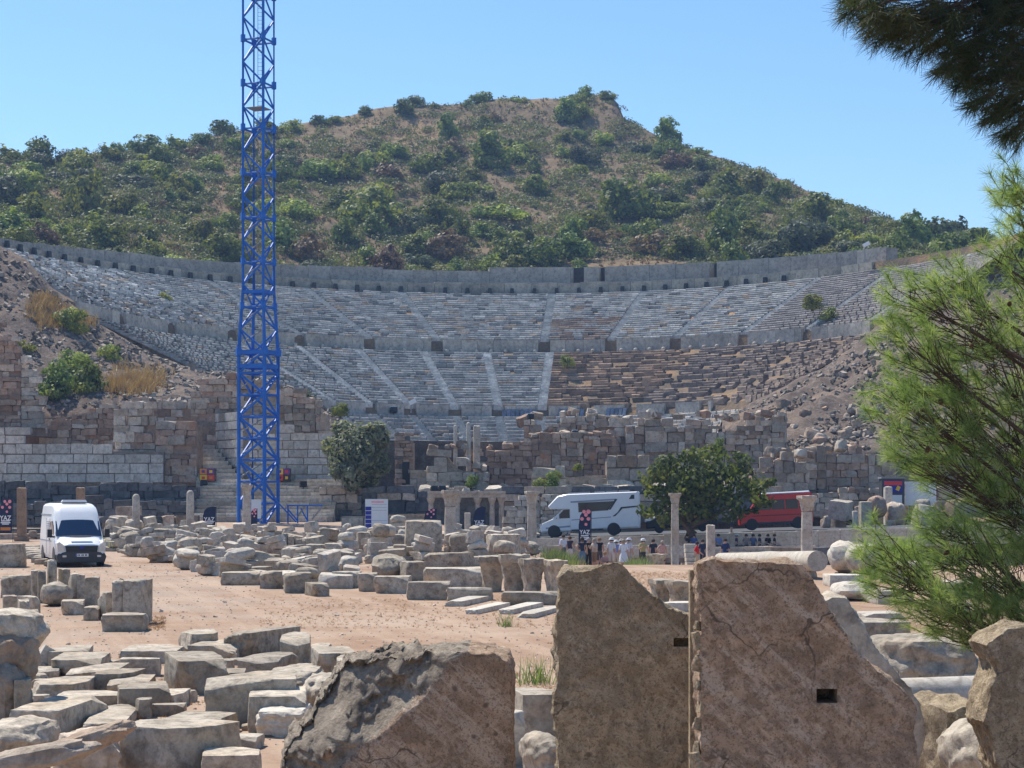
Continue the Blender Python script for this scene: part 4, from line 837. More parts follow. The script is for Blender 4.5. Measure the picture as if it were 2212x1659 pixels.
FIELD = [  # the field of squared blocks at lower left, back to front
 (380, 480, 1364, 1378, 1418, 'grey block standing alone at the back of the block field', .25), (511, 628, 1357, 1376, 1424, 'long pale-topped block at the back right of the block field', -.35),
 (600, 678, 1372, 1390, 1443, 'dark-sided block with ledges beside the long pale-topped block', .1), (674, 712, 1391, 1400, 1416, 'small flat stone behind the right end of the block field', .0),
 (272, 396, 1394, 1410, 1434, 'broad layered block on two lower stones at the back left', .05), (262, 346, 1424, 1430, 1464, 'squat brownish stone under the broad layered block', .1), (420, 530, 1386, 1402, 1430, 'low block with broken white top between two bigger blocks at the back', -.1),
 (106, 202, 1398, 1416, 1450, 'pale flat-topped block at the far left back of the block field', .15), (118, 234, 1413, 1432, 1468, 'bright flat slab block in front of the far left pale block', .1), (44, 131, 1442, 1452, 1472, 'thin layered slab at the left edge of the block field', .1),
 (158, 268, 1435, 1455, 1486, 'bright rectangular block second from the left in the third row', .05), (203, 300, 1448, 1463, 1500, 'rounded-edge block behind the two white slabs', -.1), (236, 334, 1460, 1478, 1506, 'white-topped slab with a ragged right corner', .1),
 (345, 498, 1414, 1438, 1502, 'large square block with a chipped top and broken front corner', .3), (530, 630, 1413, 1433, 1470, 'block with a sloping left face at the middle right of the field', -.15), (415, 532, 1448, 1462, 1500, 'flat block partly behind the largest front block', .1),
 (440, 645, 1460, 1484, 1572, 'largest cream-edged block at the centre front of the field', .12), (533, 668, 1492, 1517, 1586, 'dark-faced block with thin overhanging top at front right', .12), (668, 772, 1402, 1420, 1468, 'pale block at the right end of the field beside the fractured stone', .2),
 (722, 802, 1419, 1436, 1488, 'block half hidden behind the big fractured stone', .1), (72, 198, 1464, 1484, 1514, 'long bright slab in the left of the fourth row', .08), (132, 262, 1493, 1510, 1530, 'low slab with a cracked bright top at left front', .05),
 (245, 372, 1478, 1497, 1540, 'long block with sunlit top left of the small doubled block', .25), (325, 401, 1490, 1506, 1532, 'small doubled block split by a level joint', .02), (328, 399, 1526, 1530, 1552, 'lower half of the small doubled block', .03), (300, 322, 1511, 1518, 1554, 'little upright stub beside the small doubled block', .2),
 (66, 196, 1505, 1542, 1592, 'broad drum-like block with rough white top at left front', -.1), (15, 76, 1462, 1485, 1575, 'tall upright pale block at the left edge', .3), (190, 300, 1523, 1566, 1588, 'low wide slab in the sun at left front', .1),
 (368, 502, 1541, 1562, 1597, 'dark-edged flat block in front of the largest block', -.15), (455, 565, 1586, 1602, 1625, 'flat pale slab beside the foot of the fractured stone', -.1), (438, 565, 1620, 1642, 1700, 'cut-off pale block at the bottom edge left of the fractured stone', .1)]
for x0, x1, a, b, c_, lab, rz_ in FIELD: blk(x0, x1, a, b, c_, lab, 'marble', 'near', rz_)
fl = 0
while fl < 46:
    x = sr.uniform(0, 780); y = sr.uniform(1420, 1640)
    if x > 700 - (y - 1420) * .8: continue
    fz = 'back' if y < 1480 else 'middle' if y < 1550 else 'front'; wd_ = sr.uniform(22, 60); hh_ = sr.uniform(8, 22); blk(x, x + wd_, y - hh_ - 6, y - hh_, y, 'small stone fragment wedged between the blocks, %s of the block field' % fz, sr.choice(('marble', 'marble', 'pale')), sr.choice(('near', 'nearboulder', 'nearslab')), sr.uniform(-.6, .6), group='small fragments, %s of the block field' % fz, name='stone_fragment'); fl += 1
blk(588, 688, 1440, 1470, 1510, 'rounded white lump behind the dark-faced block', 'marble', 'nearboulder'); blk(663, 728, 1459, 1482, 1535, 'round pale boulder left of the fractured stone', 'marble', 'nearboulder')
blk(560, 664, 1528, 1552, 1598, 'white lumpy stone at the foot of the fractured stone', 'pale', 'nearboulder'); blk(-20, 102, 1554, 1590, 1648, 'big rounded boulder at the lower left edge', 'marble', 'nearboulder')
blk(118, 262, 1592, 1612, 1700, 'dark carved lump at the bottom left', 'rubble', 'nearboulder', .5); blk(255, 500, 1562, 1592, 1690, 'long hammer-dressed slab lying at the bottom of the picture', 'marble', 'near', -.62, dmax=1.5)
blk(-10, 115, 1625, 1645, 1720, 'pale slab under the dark beam at the bottom left corner', 'marble', 'near', .3)
blk(1040, 1132, 1548, 1560, 1660, 'light narrow stone between the fractured block and the first tall slab', 'pale', 'near', .1); blk(1105, 1212, 1497, 1515, 1612, 'pale block with dark side left of the first tall slab', 'marble', 'near', .2)
blk(1120, 1215, 1600, 1625, 1690, 'low rough stone at the foot of the first tall slab', 'marble', 'nearboulder', .2)
for i, (x, y, Y, L_, rz_, ry_, lab) in enumerate([(60, 1640, 15.6, 1.0, .25, -.16, 'dark carved beam lying across the bottom left, lower piece'), (195, 1600, 16.2, .75, .3, -.30, 'dark carved beam lying across the bottom left, upper knobbed piece')]):
    q = W(x, y, Y); obj('carved_beam', protos('nearboulder', 'rubble', 7)[i + 2], None, (q.x, q.y, q.z - .1), (.1, ry_, rz_), (L_, .24, .17), lab, 'stone')
# leaning thin slab and the two stones piled at the left edge
blk(64, 112, 1398, 1405, 1448, 'thin slab leaning upright behind the block field at left', 'pale', 'nearslab', .5, tilt=(0, .55), dmax=.2)
blk(-70, 62, 1440, 1470, 1575, 'lower dark boulder of the pile at the left edge', 'rubble', 'nearboulder', .9, dmax=.9, dmin=.7); q = W(5, 1478, 23.2); obj('stone_block', protos('nearboulder', 'rubble', 7)[4], None, (q.x, q.y + .2, q.z - .05), (.1, -.15, 1.4), (.70, .62, .58), 'dark weathered boulder under the light capstone at the left edge', 'stone')
q = W(15, 1398, 23.3); obj('stone_block', protos('nearboulder', 'marble', 7)[2], None, (q.x, q.y + .2, q.z - .02), (.05, .12, .4), (.72, .6, .42), 'light capstone balanced on the dark boulder at the left edge', 'stone')
# upright fragments along the near side of the track, left
UP = [(6, 68, 1244, 1250, 1292, 'block with an arched hollow left of the standing fragments', 'heap', .1), (66, 86, 1235, 1240, 1300, 'thin upright fragment with a dark cap', 'slab', .2), (82, 98, 1240, 1244, 1304, 'thin pale upright slab', 'slab', .3),
      (96, 128, 1216, 1224, 1300, 'tallest pointed upright fragment in front of the van', 'heap', .3), (124, 152, 1228, 1238, 1298, 'dark upright fragment leaning on the tallest one', 'slab', .5), (92, 152, 1262, 1275, 1312, 'round-bottomed lump below the tallest upright fragment', 'boulder', .1), (150, 168, 1243, 1248, 1305, 'light upright slab right of the round lump', 'slab', .4), (166, 184, 1243, 1250, 1305, 'dark narrow upright slab', 'slab', .2),
      (182, 216, 1242, 1258, 1325, 'broad upright slab with a stepped top', 'slab', .15), (130, 186, 1296, 1304, 1330, 'wedge-shaped stone lying before the upright slabs', 'heap', .2), (184, 220, 1306, 1316, 1341, 'small trough-like stone before the stepped slab', 'heap', .1), (216, 242, 1284, 1290, 1344, 'grey speckled upright fragment', 'slab', .6),
      (238, 282, 1262, 1272, 1352, 'fluted half of the big upright fragment', 'heap', .2), (276, 320, 1258, 1268, 1352, 'rounded half of the big upright fragment', 'heap', -.1), (226, 316, 1324, 1334, 1366, 'long low block at the foot of the big upright fragment', 'heap', .05),
      (2, 40, 1283, 1296, 1350, 'dark tilted slab at the left edge of the track', 'slab', .3), (34, 68, 1290, 1310, 1368, 'dark sloping stone in front of the tilted slab', 'heap', .3), (40, 84, 1279, 1296, 1328, 'broken white stone beside the tilted slab', 'heap', .7), (60, 86, 1318, 1322, 1336, 'small white chip stone on the gravel', 'heap', .3)]
for x0, x1, a, b, c_, lab, kd, rz_ in UP: blk(x0, x1, a, b, c_, lab, 'marble', kd, rz_, dmax=.55 if kd == 'slab' else .9)
blk(-20, 48, 1176, 1182, 1226, 'large plain block at the left edge behind the track', 'marble', 'heap', .0, dmax=1.2)
for i in range(9): blk(40 + i * 7, 85 + i * 6, 1178 + i * 4, 1182 + i * 4, 1192 + i * 4, 'flat slab stacked left of the van', 'marble', 'slab', sr.uniform(-.2, .2), group='flat slabs left of the van')
# heap of fragments across the middle: hero pieces first
HEAP = [(874, 954, 1128, 1136, 1206, 'biggest upright block on the heap, left of the capital column', .12), (801, 868, 1143, 1150, 1186, 'squared block with white top edge behind the heap', 0), (826, 880, 1153, 1160, 1190, 'grooved block left of the biggest block', 0), (767, 803, 1148, 1156, 1192, 'rounded block near the white notice board', .2),
        (806, 896, 1178, 1186, 1210, 'hollowed slab lying below the biggest block', .0), (971, 1052, 1153, 1160, 1202, 'left one of two big dark blocks below the fountain front', .05), (1049, 1123, 1154, 1161, 1204, 'right one of two big dark blocks below the fountain front', -.1), (921, 1020, 1183, 1200, 1232, 'slanting slab sloping down to the left', -.5),
        (980, 1056, 1198, 1206, 1224, 'pale flat slab lying on the rough block', .1), (858, 923, 1209, 1220, 1256, 'rounded boulder-like block above the edging stones', .2), (918, 1053, 1218, 1234, 1272, 'large rough dark block beside the capitals', .05),
        (332, 394, 1114, 1122, 1150, 'dark lichened block on top of the stack right of the van', .1), (336, 372, 1144, 1148, 1186, 'pale block supporting the dark lichened block', 0), (370, 393, 1146, 1150, 1188, 'second support stone of the dark lichened block', 0), (277, 334, 1131, 1138, 1152, 'dark slab lying flat right of the van', .1), (278, 322, 1146, 1150, 1170, 'reddish slab in the stack right of the van', 0),
        (235, 278, 1113, 1122, 1166, 'tall pale fragment just right of the van', .2), (664, 702, 1176, 1182, 1216, 'dark upright block left of the white cube block', 0), (700, 740, 1173, 1180, 1216, 'bright white cube-like block in the middle of the heap', .1), (483, 562, 1236, 1242, 1266, 'long pale beam at the front of the heap', .05), (610, 675, 1230, 1244, 1282, 'trough-shaped stone with a scooped top at the front of the heap', .15),
        (658, 712, 1258, 1266, 1290, 'tumbled dark stone at the right front foot of the heap', .3), (522, 585, 1220, 1228, 1246, 'pale rectangular beam lying on the front stones', -.1), (580, 625, 1205, 1214, 1240, 'white rounded block in the front of the heap', .1), (560, 612, 1233, 1240, 1272, 'pair-topped stone left of the trough-shaped stone', .1)]
for x0, x1, a, b, c_, lab, rz_ in HEAP: blk(x0, x1, a, b, c_, lab, 'marble', 'heap', rz_, dmax=1.4)
blk(803, 879, 1203, 1214, 1254, 'round dark block with a row of notches', 'marble', 'boulder', .1)
for i in range(5): blk(594 + i * 15, 607 + i * 15, 1150 + i * 5, 1154 + i * 5, 1205, 'thin slab on edge in the row of upright slabs', 'marble', 'slab', sr.uniform(-.1, .1), dmax=.7, group='upright slabs standing in a row')
# capitals standing in a row and the edging stones in front
for i, (x0, x1, yt, yb, lab) in enumerate([(1035, 1092, 1214, 1280, 'first carved capital from the left in the row of capitals'), (1078, 1142, 1211, 1282, 'second and tallest capital in the row of capitals'), (1121, 1178, 1219, 1286, 'third carved capital in the row of capitals'), (1172, 1222, 1223, 1288, 'last capital in the row, partly behind the tall slab')]):
    blk(x0, x1, yt - 5, yt, yb, lab, me=CAPS[i % 4], name='capital', dmax=.9, dmin=.8, rz=.1 * i)
for i, (x0, x1, yt, yb, lab) in enumerate([(1404, 1452, 1262, 1312, 'left flared capital behind the gap between the tall slabs'), (1440, 1500, 1266, 1316, 'right flared capital behind the gap between the tall slabs')]): blk(x0, x1, yt - 5, yt, yb, lab, 'pale', me=CAPS[i], name='capital', dmax=.8, dmin=.7, rz=.2)
EDGE = [(774, 815, 1240, 1246, 1280, 'first edging block left of the track edge row'), (811, 886, 1245, 1251, 1283, 'second edging block with a pale face'), (884, 972, 1256, 1264, 1298, 'third edging block, built of small stones'), (968, 1062, 1272, 1276, 1300, 'fourth edging block behind the tilted white slab'), (1088, 1214, 1278, 1284, 1308, 'long low white edging stone below the capitals'), (720, 778, 1232, 1240, 1270, 'edging block at the left end of the row')]
for x0, x1, a, b, c_, lab in EDGE: blk(x0, x1, a, b, c_, lab, 'marble', 'heap', sr.uniform(-.05, .05), dmax=.8)
for x0, x1, a, b, c_, lab in [(973, 1060, 1270, 1300, 1311, 'first flat white slab lying at the track edge'), (1011, 1093, 1287, 1318, 1327, 'second flat white slab lying at the track edge'), (1081, 1166, 1300, 1320, 1330, 'third flat white slab lying at the track edge'), (1126, 1214, 1308, 1328, 1338, 'fourth flat white slab, next to the tall slab')]:
    blk(x0, x1, a, b, c_, lab, 'pale', 'nearslab', -.25, dmax=3.2)
# the rest of the heap, piece by piece; past 300 pieces the hindmost are one mass
FRONT = [(225, 1196), (290, 1216), (400, 1244), (480, 1258), (600, 1270), (700, 1280), (790, 1268), (900, 1240), (1120, 1230), (1180, 1225)]
hcount = 0; MV = []; MF = []; MN = 0
for row in range(12, -1, -1):
    t = row / 12; x = 222.0
    while x < 1150:
        yb = lerp(1172, pl(FRONT, x) - 4, t) + sr.uniform(-2, 2); wd = sr.uniform(.45, 1.35); Yp = G(x, yb).y; wu = wd * FU / Yp; xm = x + wu / 2
        if x > 760 and (t > .62 or sr.random() < .35): x += wu; continue
        lv = 1 + (sr.random() < .65) + (t < .6 and sr.random() < .6) + (t < .25 and sr.random() < .4); z = 0
        for l in range(lv):
            kd = sr.choice(('heap', 'heap', 'slab', 'boulder')); h = sr.uniform(.25, .6) if kd != 'slab' else sr.uniform(.14, .28); d = sr.uniform(.5, 1.0); g = G(xm, yb)
            mk = sr.choice(('marble', 'marble', 'marble', 'pale', 'column'))
            part = 'below the crane' if 470 < xm < 650 else 'right of the van' if xm <= 470 else 'left of the fountain front'
            lvl = 'bottom-layer' if l == 0 else 'piled-up'; rw = 'front' if t > .7 else 'middle' if t > .4 else 'back'
            loc = (g.x + sr.uniform(-.1, .1), g.y + sr.uniform(-.2, .2) + d / 2, g.z + z - .03); rot = (sr.uniform(-.16, .16), sr.uniform(-.24, .24), sr.uniform(-.9, .9)); scl = (wd * sr.uniform(.7, 1.05) / (1 + .15 * l), d, h); me = sr.choice(protos(kd, mk)); hcount += 1; z += h * .93
            if hcount <= 300:
                obj('marble_fragment', me, None, loc, rot, scl, '%s %s %s stone, %s of heap %s' % (lvl, {'marble': 'grey', 'pale': 'whitish', 'column': 'tan'}[mk], {'heap': 'blocky', 'slab': 'flat', 'boulder': 'rounded'}[kd], rw, part), 'stone', '%s %s %s fragments, %s rows %s' % (lvl, mk, kd, rw, part))
            else:
                T = Matrix.LocRotScale(Vector(loc), Euler(rot), Vector(scl)); MV += [tuple(T @ v.co) for v in me.vertices]; MF += [tuple(i + MN for i in p.vertices) for p in me.polygons]; MN += len(me.vertices)
        x += wu * sr.uniform(.9, 1.15)
ordinals('marble_fragment'); ordinals('stone_fragment')
if MV:
    me = bpy.data.meshes.new('marble_rubble'); me.from_pydata(MV, [], MF); me.materials.append(M['marble_far']); smooth_by_angle(me, 32)
    o = obj('marble_rubble', me, kind='stuff'); o['label'] = 'mass of small marble pieces at the back of the long heap'; o['category'] = 'rubble'
# ---------------------------------------------------------------- tall broken slabs in the foreground
def slab(name, label, out, Y, thick, vox, mat, amp, rot=0.0, carve=None, holes=(), seed=0, fine=.012, xz0=None):
    pts = [W(x, y, Y) for x, y in out]; cx = sum(p.x for p in pts) / len(pts); base = Vector((cx, Y, 0)); z0 = min(p.z for p in pts)
    mb = MB(); mb.prism([(p.x - cx, p.z) for p in pts], 0, thick); me = mb.mesh(name, [mat]); o = bpy.data.objects.new(name, me); COL.objects.link(o)
    kill = []
    for (hx0, hx1, hy0, hy1, hd) in holes:
        a, b = W(hx0, hy0, Y), W(hx1, hy1, Y); hb = MB(); hb.box(((a.x + b.x) / 2 - cx, hd / 2 - .05, (a.z + b.z) / 2), (b.x - a.x, hd + .1, a.z - b.z)); ho = hb.build('cutter', mat); kill.append(ho)
        ho.location = (0, 0, 0)
    m = o.modifiers.new('r', 'REMESH'); m.mode = 'VOXEL'; m.voxel_size = vox
    bpy.context.view_layer.update(); dg = bpy.context.evaluated_depsgraph_get(); me2 = bpy.data.meshes.new_from_object(o.evaluated_get(dg))
    bpy.data.objects.remove(o)
    n = len(me2.vertices); co = np.empty(n * 3, np.float32); me2.vertices.foreach_get('co', co); co = co.reshape(-1, 3); no = np.empty(n * 3, np.float32); me2.vertices.foreach_get('normal', no); no = no.reshape(-1, 3)
    off = Vector((seed * 11.3, seed * 5.1, 2))
    for i in range(n):
        p = Vector(co[i]); edge = 1.0 - min(1.0, max(0.0, -no[i][1] * 1.3 - .3)); f = noise.fractal(p * 3.0 + off, 1, 2, 4); g = noise.fractal(p * 14 + off, 1, 2, 3)
        d = (amp * f * (1.0 if edge > .2 else .3) + fine * g * (1.5 if edge > .2 else .5)); co[i] += no[i] * d
        if carve: co[i] = carve(Vector(co[i]), f, g)
    me2.vertices.foreach_set('co', co.ravel()); me2.polygons.foreach_set('use_smooth', np.ones(len(me2.polygons), dtype=bool)); me2.update(); me2.name = name
    me2.materials.clear(); me2.materials.append(mat)
    if kill:                                     # the sockets are cut into the finished face, so their edges stay crisp
        o = bpy.data.objects.new(name, me2); COL.objects.link(o)
        for ho in kill: m = o.modifiers.new('b', 'BOOLEAN'); m.operation = 'DIFFERENCE'; m.object = ho; m.solver = 'EXACT'
        bpy.context.view_layer.update(); me2 = bpy.data.meshes.new_from_object(o.evaluated_get(bpy.context.evaluated_depsgraph_get())); smooth_by_angle(me2, 50)
        for q in kill + [o]: bpy.data.objects.remove(q)
    if carve:
        me2.materials.append(M['fracture']); pc = np.empty(len(me2.polygons) * 3, np.float32); me2.polygons.foreach_get('center', pc); pc = pc.reshape(-1, 3); dd = (pc[:, 0] + _c3x - a3.x) * _nn.x + (pc[:, 2] - a3.z) * _nn.y
        me2.polygons.foreach_set('material_index', ((dd > .02) & (pc[:, 1] > .012)).astype(np.int32))
    return obj(name, me2, None, base, (0, 0, rot), label=label, cat='stone')
def slabmat(name, base, light, streak, dark, seed):
    k = N(name); p0 = k.pos(); ad = k.n('VectorMath', operation='ADD'); k.l(p0, ad.inputs[0]); ad.inputs[1].default_value = (seed, seed * 2, 0); p = ad.outputs[0]
    mp_ = k.n('Mapping'); mp_.vector_type = 'TEXTURE'; mp_.inputs['Rotation'].default_value = (0, radians(-48), 0); mp_.inputs['Scale'].default_value = (.16, .3, 1.1); k.l(p, mp_.inputs[0])
    n0 = k.noise(p, .9, 4); n1 = k.noise(p, 6, 6, .75, .5); n2 = k.noise(p, 28, 5, .8); n3 = k.noise(mp_.outputs[0], 1.3, 5, .7); n4 = k.noise(p, 11, 6, .78, .15); n5 = k.noise(p, 70, 3, .7)
    c = k.ramp(n0, [(.36, base[0]), (.52, base[1]), (.66, base[2])])
    c = k.mix(k.ramp(n1, [(.46, 0), (.54, .7)]), c, tuple(v * .55 for v in base[1]))
    c = k.mix(k.ramp(n3, [(.53, 0), (.60, streak)]), c, light)
    c = k.mix(k.ramp(n4, [(.52, 0), (.66, .6)]), c, light); c = k.mix(k.ramp(n5, [(.55, 0), (.64, .75)]), c, tuple(v * .35 for v in base[1])); c = k.mix(k.ramp(n2, [(.54, 0), (.60, .7)]), c, tuple(v * .4 for v in base[1]))
    v = k.n('TexVoronoi'); v.inputs['Scale'].default_value = 9; k.l(k.mix(.12, p, k.n('TexNoise').outputs['Color'], 'ADD'), v.inputs['Vector']); 
    dk = k.n('Math', operation='MULTIPLY'); k.l(k.ramp(v.outputs['Distance'], [(.10, .8), (.22, 0)]), dk.inputs[0]); k.l(k.ramp(k.noise(p, 2.2, 3), [(.50, 0), (.58, 1)]), dk.inputs[1])
    c = k.mix(dk.outputs[0], c, dark)
    ce = k.n('TexVoronoi'); ce.feature = 'DISTANCE_TO_EDGE'; ce.inputs['Scale'].default_value = 2.1; wn = k.n('TexNoise'); wn.inputs['Scale'].default_value = 3.0; wn.inputs['Detail'].default_value = 6; k.l(p, wn.inputs['Vector']); k.l(k.mix(.55, p, wn.outputs['Color'], 'ADD'), ce.inputs['Vector'])
    ck = k.n('Math', operation='MULTIPLY'); k.l(k.ramp(ce.outputs['Distance'], [(.006, .9), (.022, 0)]), ck.inputs[0]); k.l(k.ramp(k.noise(p, 1.7, 3), [(.46, 0), (.56, 1)]), ck.inputs[1]); c = k.mix(ck.outputs[0], c, dark)
    k.bump(k.mix(.45, k.mix(.5, n1, n2), n5), 1.0, .04); return k.fin(c, .93, .12)
M['slab'] = slabmat('slab_stone', ((.37, .26, .18), (.46, .32, .22), (.51, .37, .26)), (.64, .50, .38), .6, (.12, .09, .07), 0)
M['slab_grey'] = slabmat('lichened_slab', ((.37, .285, .19), (.45, .35, .23), (.50, .40, .27)), (.64, .53, .385), .25, (.13, .10, .075), 3.3)
M['fracture'] = stone('fresh_fracture', (.40, .335, .26), (.24, .195, .15), (.075, .06, .05), 3.0, .45, 1.0, .03, .0)
slab('broken_slab', 'first tall broken stone slab, left of the two in the foreground', [(1202, 2080), (1204, 1600), (1202, 1330), (1208, 1245), (1226, 1229), (1256, 1233), (1290, 1222), (1328, 1212), (1344, 1217), (1366, 1240), (1386, 1264), (1412, 1288), (1446, 1312), (1480, 1326), (1512, 1334), (1540, 1345), (1540, 2080)], 11.9, .30, .016, M['slab_grey'], .045, 0, None, [(1455, 1494, 1378, 1397, .10)], 1)
def _c2(p, f, g):
    return p
S2 = slab('broken_slab', 'second tall broken stone slab with a square hole, right of the pair', [(1510, 2140), (1510, 1600), (1508, 1400), (1510, 1222), (1530, 1217), (1600, 1215), (1736, 1214), (1757, 1240), (1776, 1282), (1788, 1334), (1818, 1362), (1850, 1402), (1882, 1434), (1930, 1472), (1974, 1508), (1982, 1535), (1978, 1600), (1990, 2140)], 10.8, .42, .016, M['slab'], .04, 0, None, [(1764, 1809, 1488, 1519, .26)], 2)
a3, b3 = W(1004, 1422, 12.4), W(735, 1665, 12.4)
_dd = Vector((b3.x - a3.x, b3.z - a3.z)).normalized(); _nn = Vector((_dd.y, -_dd.x)); _nn = _nn if _nn.x < 0 else -_nn
_c3x = sum(W(x, 1500, 12.4).x for x in (556, 604, 660, 700, 738, 772, 900, 1000, 1062, 1098, 1108, 1112)) / 12
def carve3(p, f, g):
    d = (p.x + _c3x - a3.x) * _nn.x + (p.z - a3.z) * _nn.y + .05 * f + .02 * g
    if d > 0:
        w_ = min(1, d / .12); rid = 1 - abs(noise.fractal(p * 9 + Vector((3, 1, 7)), 1, 2, 4)) * 2
        lim = d * 1.05 + w_ * (.15 * f + .05 * rid - .02)
        if p.y < lim: p.y = lim; p.z += w_ * (.07 * f + .02 * rid + .02 * g); p.x -= w_ * .02 * rid
    return p
slab('fractured_block', 'squat block with a dark rough fracture across its left side in the foreground', [(556, 2060), (604, 1625), (660, 1560), (700, 1500), (738, 1442), (772, 1430), (900, 1416), (1000, 1406), (1062, 1412), (1098, 1426), (1108, 1452), (1112, 2060)], 12.4, .95, .020, M['slab'], .02, 0, carve3, [], 3)
slab('broken_slab', 'ragged-edged standing slab cut off by the right edge of the picture', [(2345, 1352), (2177, 1354), (2165, 1368), (2147, 1374), (2125, 1395), (2139, 1420), (2155, 1442), (2141, 1480), (2131, 1520), (2119, 1562), (2141, 1592), (2165, 1700), (2165, 2040), (2345, 2040)], 12.6, .5, .022, M['slab_grey'], .03, 0, None, [], 5)
slab('broken_slab', 'lighter slab leaning behind the second tall slab', [(1770, 1300), (1800, 1283), (1834, 1286), (1852, 1332), (1902, 1402), (1962, 1478), (1990, 1530), (1992, 1600), (1960, 2000), (1760, 2000)], 12.9, .35, .024, M['marble'], .03, 0, None, [], 6)
# worn drill sockets down the left edge of the second slab: a pale back strip and a row of small lumps
xl_ = W(1509, 1300, 10.8).x - S2.location.x; z_ = W(1500, 1236, 10.8).z; mb = MB()
mb.box((xl_ - .004, .34, z_ / 2), (.035, .10, z_)); mb.build('edge_strip', M['slab_grey'], S2)
i = 0
while z_ > .9:
    obj('edge_lump', protos('heap', 'slab_grey')[i % 6], S2, (xl_ + .006, .05 + .02 * sin(i * 1.9), z_ - .10), (.3 * sin(i), .2, i * 1.1), (.035 + .012 * sin(i * 5), .07, .085 + .035 * sin(i * 2.3))); z_ -= .12 + .045 * sin(i * 3.1); i += 1
ordinals('stone_block')
# right foreground stones
blk(1888, 2102, 1392, 1412, 1500, 'wide dark rounded block with pale top right of the tall slabs', 'marble', 'nearboulder', .1); blk(1955, 2112, 1545, 1570, 1720, 'brown boulder at the right foot of the second tall slab', 'slab_grey', 'nearboulder', .4)
blk(2035, 2260, 1590, 1625, 1760, 'pale rough rock in the bottom right corner', 'marble', 'nearboulder', .2); blk(2070, 2120, 1455, 1465, 1500, 'small pale stone beside the lying column', 'pale', 'near', .1)
mb = MB(); p0, p1 = G(1975, 1560), G(2135, 1500); r = .27; mb.path([Vector((p0.x - .3, p0.y, .27)), Vector((p0.x + .8, p0.y + .35, .27)), Vector((p0.x + 1.55, p0.y + .6, .27)), Vector((p0.x + 1.6, p0.y + .62, .27)), Vector((p0.x + 1.75, p0.y + .66, .27))], [.27, .27, .275, .31, .31], 20)
mb.build('fallen_column', M['pale'], None, label='smooth pale column shaft lying right of the tall slabs', cat='column', smooth=50)
for (x0, x1, a, b, c_, lab, mk, kd) in [(1842, 1950, 1338, 1352, 1392, 'thick plinth slab under the round column base', 'marble', 'near'), (1846, 1946, 1322, 1330, 1350, 'upper plinth slab under the round column base', 'pale', 'nearslab'), (1790, 1850, 1172, 1190, 1240, 'first pale rounded stone behind the second tall slab', 'pale', 'boulder'), (1830, 1900, 1180, 1196, 1246, 'second pale rounded stone behind the pine', 'pale', 'boulder'),
        (1785, 1860, 1236, 1246, 1268, 'flat white slab below the pale rounded stones', 'pale', 'slab'), (1800, 1880, 1258, 1270, 1300, 'pale drum lying below the flat white slab', 'pale', 'boulder'), (1870, 1960, 1270, 1280, 1306, 'white slab half hidden by the pine', 'pale', 'slab'), (1430, 1500, 1300, 1305, 1322, 'small pale slab between the tall slabs', 'pale', 'slab'), (1900, 2010, 1210, 1222, 1262, 'pale block behind the pine branches', 'marble', 'heap'), (1960, 2110, 1160, 1172, 1200, 'long pale block seen through the pine', 'pale', 'heap'), (2000, 2140, 1250, 1262, 1290, 'pale slab seen through the lower pine branches', 'pale', 'slab')]:
    blk(x0, x1, a, b, c_, lab, mk, kd, sr.uniform(-.2, .2), dmax=1.4)
q = G(1896, 1338); mb = MB(); mb.lathe((0, 0, 0), [(.40, 0), (.46, .04), (.46, .10), (.40, .13), (.38, .16), (.42, .19), (.42, .23), (.36, .26)], 24); mb.build('column_base', M['pale'], None, (q.x, 36.0, .55), smooth=50, label='round moulded column base on plinth slabs below the pine', cat='stone')
p0, p1 = W(1556, 1208, 80), W(1766, 1212, 64); mb = MB(); n = 9
mb.path([p0.lerp(p1, i / n) - p0 for i in range(n + 1)], [.27 + .09 * i / n + (.03 if i == 5 else 0) for i in range(n + 1)], 20); mb.build('fallen_column', M['pale'], None, p0, smooth=50, label='long fallen column shaft behind the second tall slab', cat='column')
for t in (.12, .55, .9):
    q = p0.lerp(p1, t); obj('stone_block', sr.choice(protos('heap', 'marble')), None, (q.x, q.y, gz(q.x, q.y)), (0, 0, .4), (.7, .7, max(.2, q.z - .3 - gz(q.x, q.y))), 'support stone under the %s of the long fallen column' % {.12: 'far end', .55: 'middle', .9: 'near end'}[t], 'stone')
# ---------------------------------------------------------------- tower crane mast
def unit_tube(name, mat, r=.5, n=6):
    mb = MB(); mb.tube((0, 0, 0), (0, 0, 1), r, r, n); return mb.mesh(name, mat)
_rodm = {}
def rod(name, a, b, th, mat, parent):            # a straight bar from a to b as a part of its own
    if mat not in _rodm: _rodm[mat] = unit_tube('rod_' + mat, M[mat])
    a, b = Vector(a), Vector(b); d = b - a; o = obj(name, _rodm[mat], parent, a, (0, 0, 0), (th, th, d.length)); o.rotation_euler = d.to_track_quat('Z', 'Y').to_euler(); return o
CB = W(558.4, 1126, 143.5); CB.z = .7; crane = empty('tower_crane', CB, 0, 'tall blue lattice crane mast rising past the top of the picture', 'crane')
um = FU / 143.5
def mz(y): return W(558, y, 143.5).z - CB.z
def mr(z): return lerp(43.8, 34.6, ss(mz(760), mz(625), z)) / um
phi = radians(24.6)
def corner(k, z): a = phi + k * pi / 2; r = mr(z); return Vector((cos(a) * r, sin(a) * r, z))
ztop = mz(-140)
for k_ in range(4):
    mb = MB(); zs = [0, mz(760), mz(625), ztop]; mb.path([corner(k_, z) for z in zs], [.15, .15, .11, .10], 8); mb.build('leg', M['blue'], crane, smooth=50)
lv = [0.0]; dzl = (mz(760)) / 8
for i in range(1, 9): lv.append(i * dzl)
low = len(lv) - 1; dzu = 1.72
while lv[-1] < ztop - dzu: lv.append(lv[-1] + dzu)
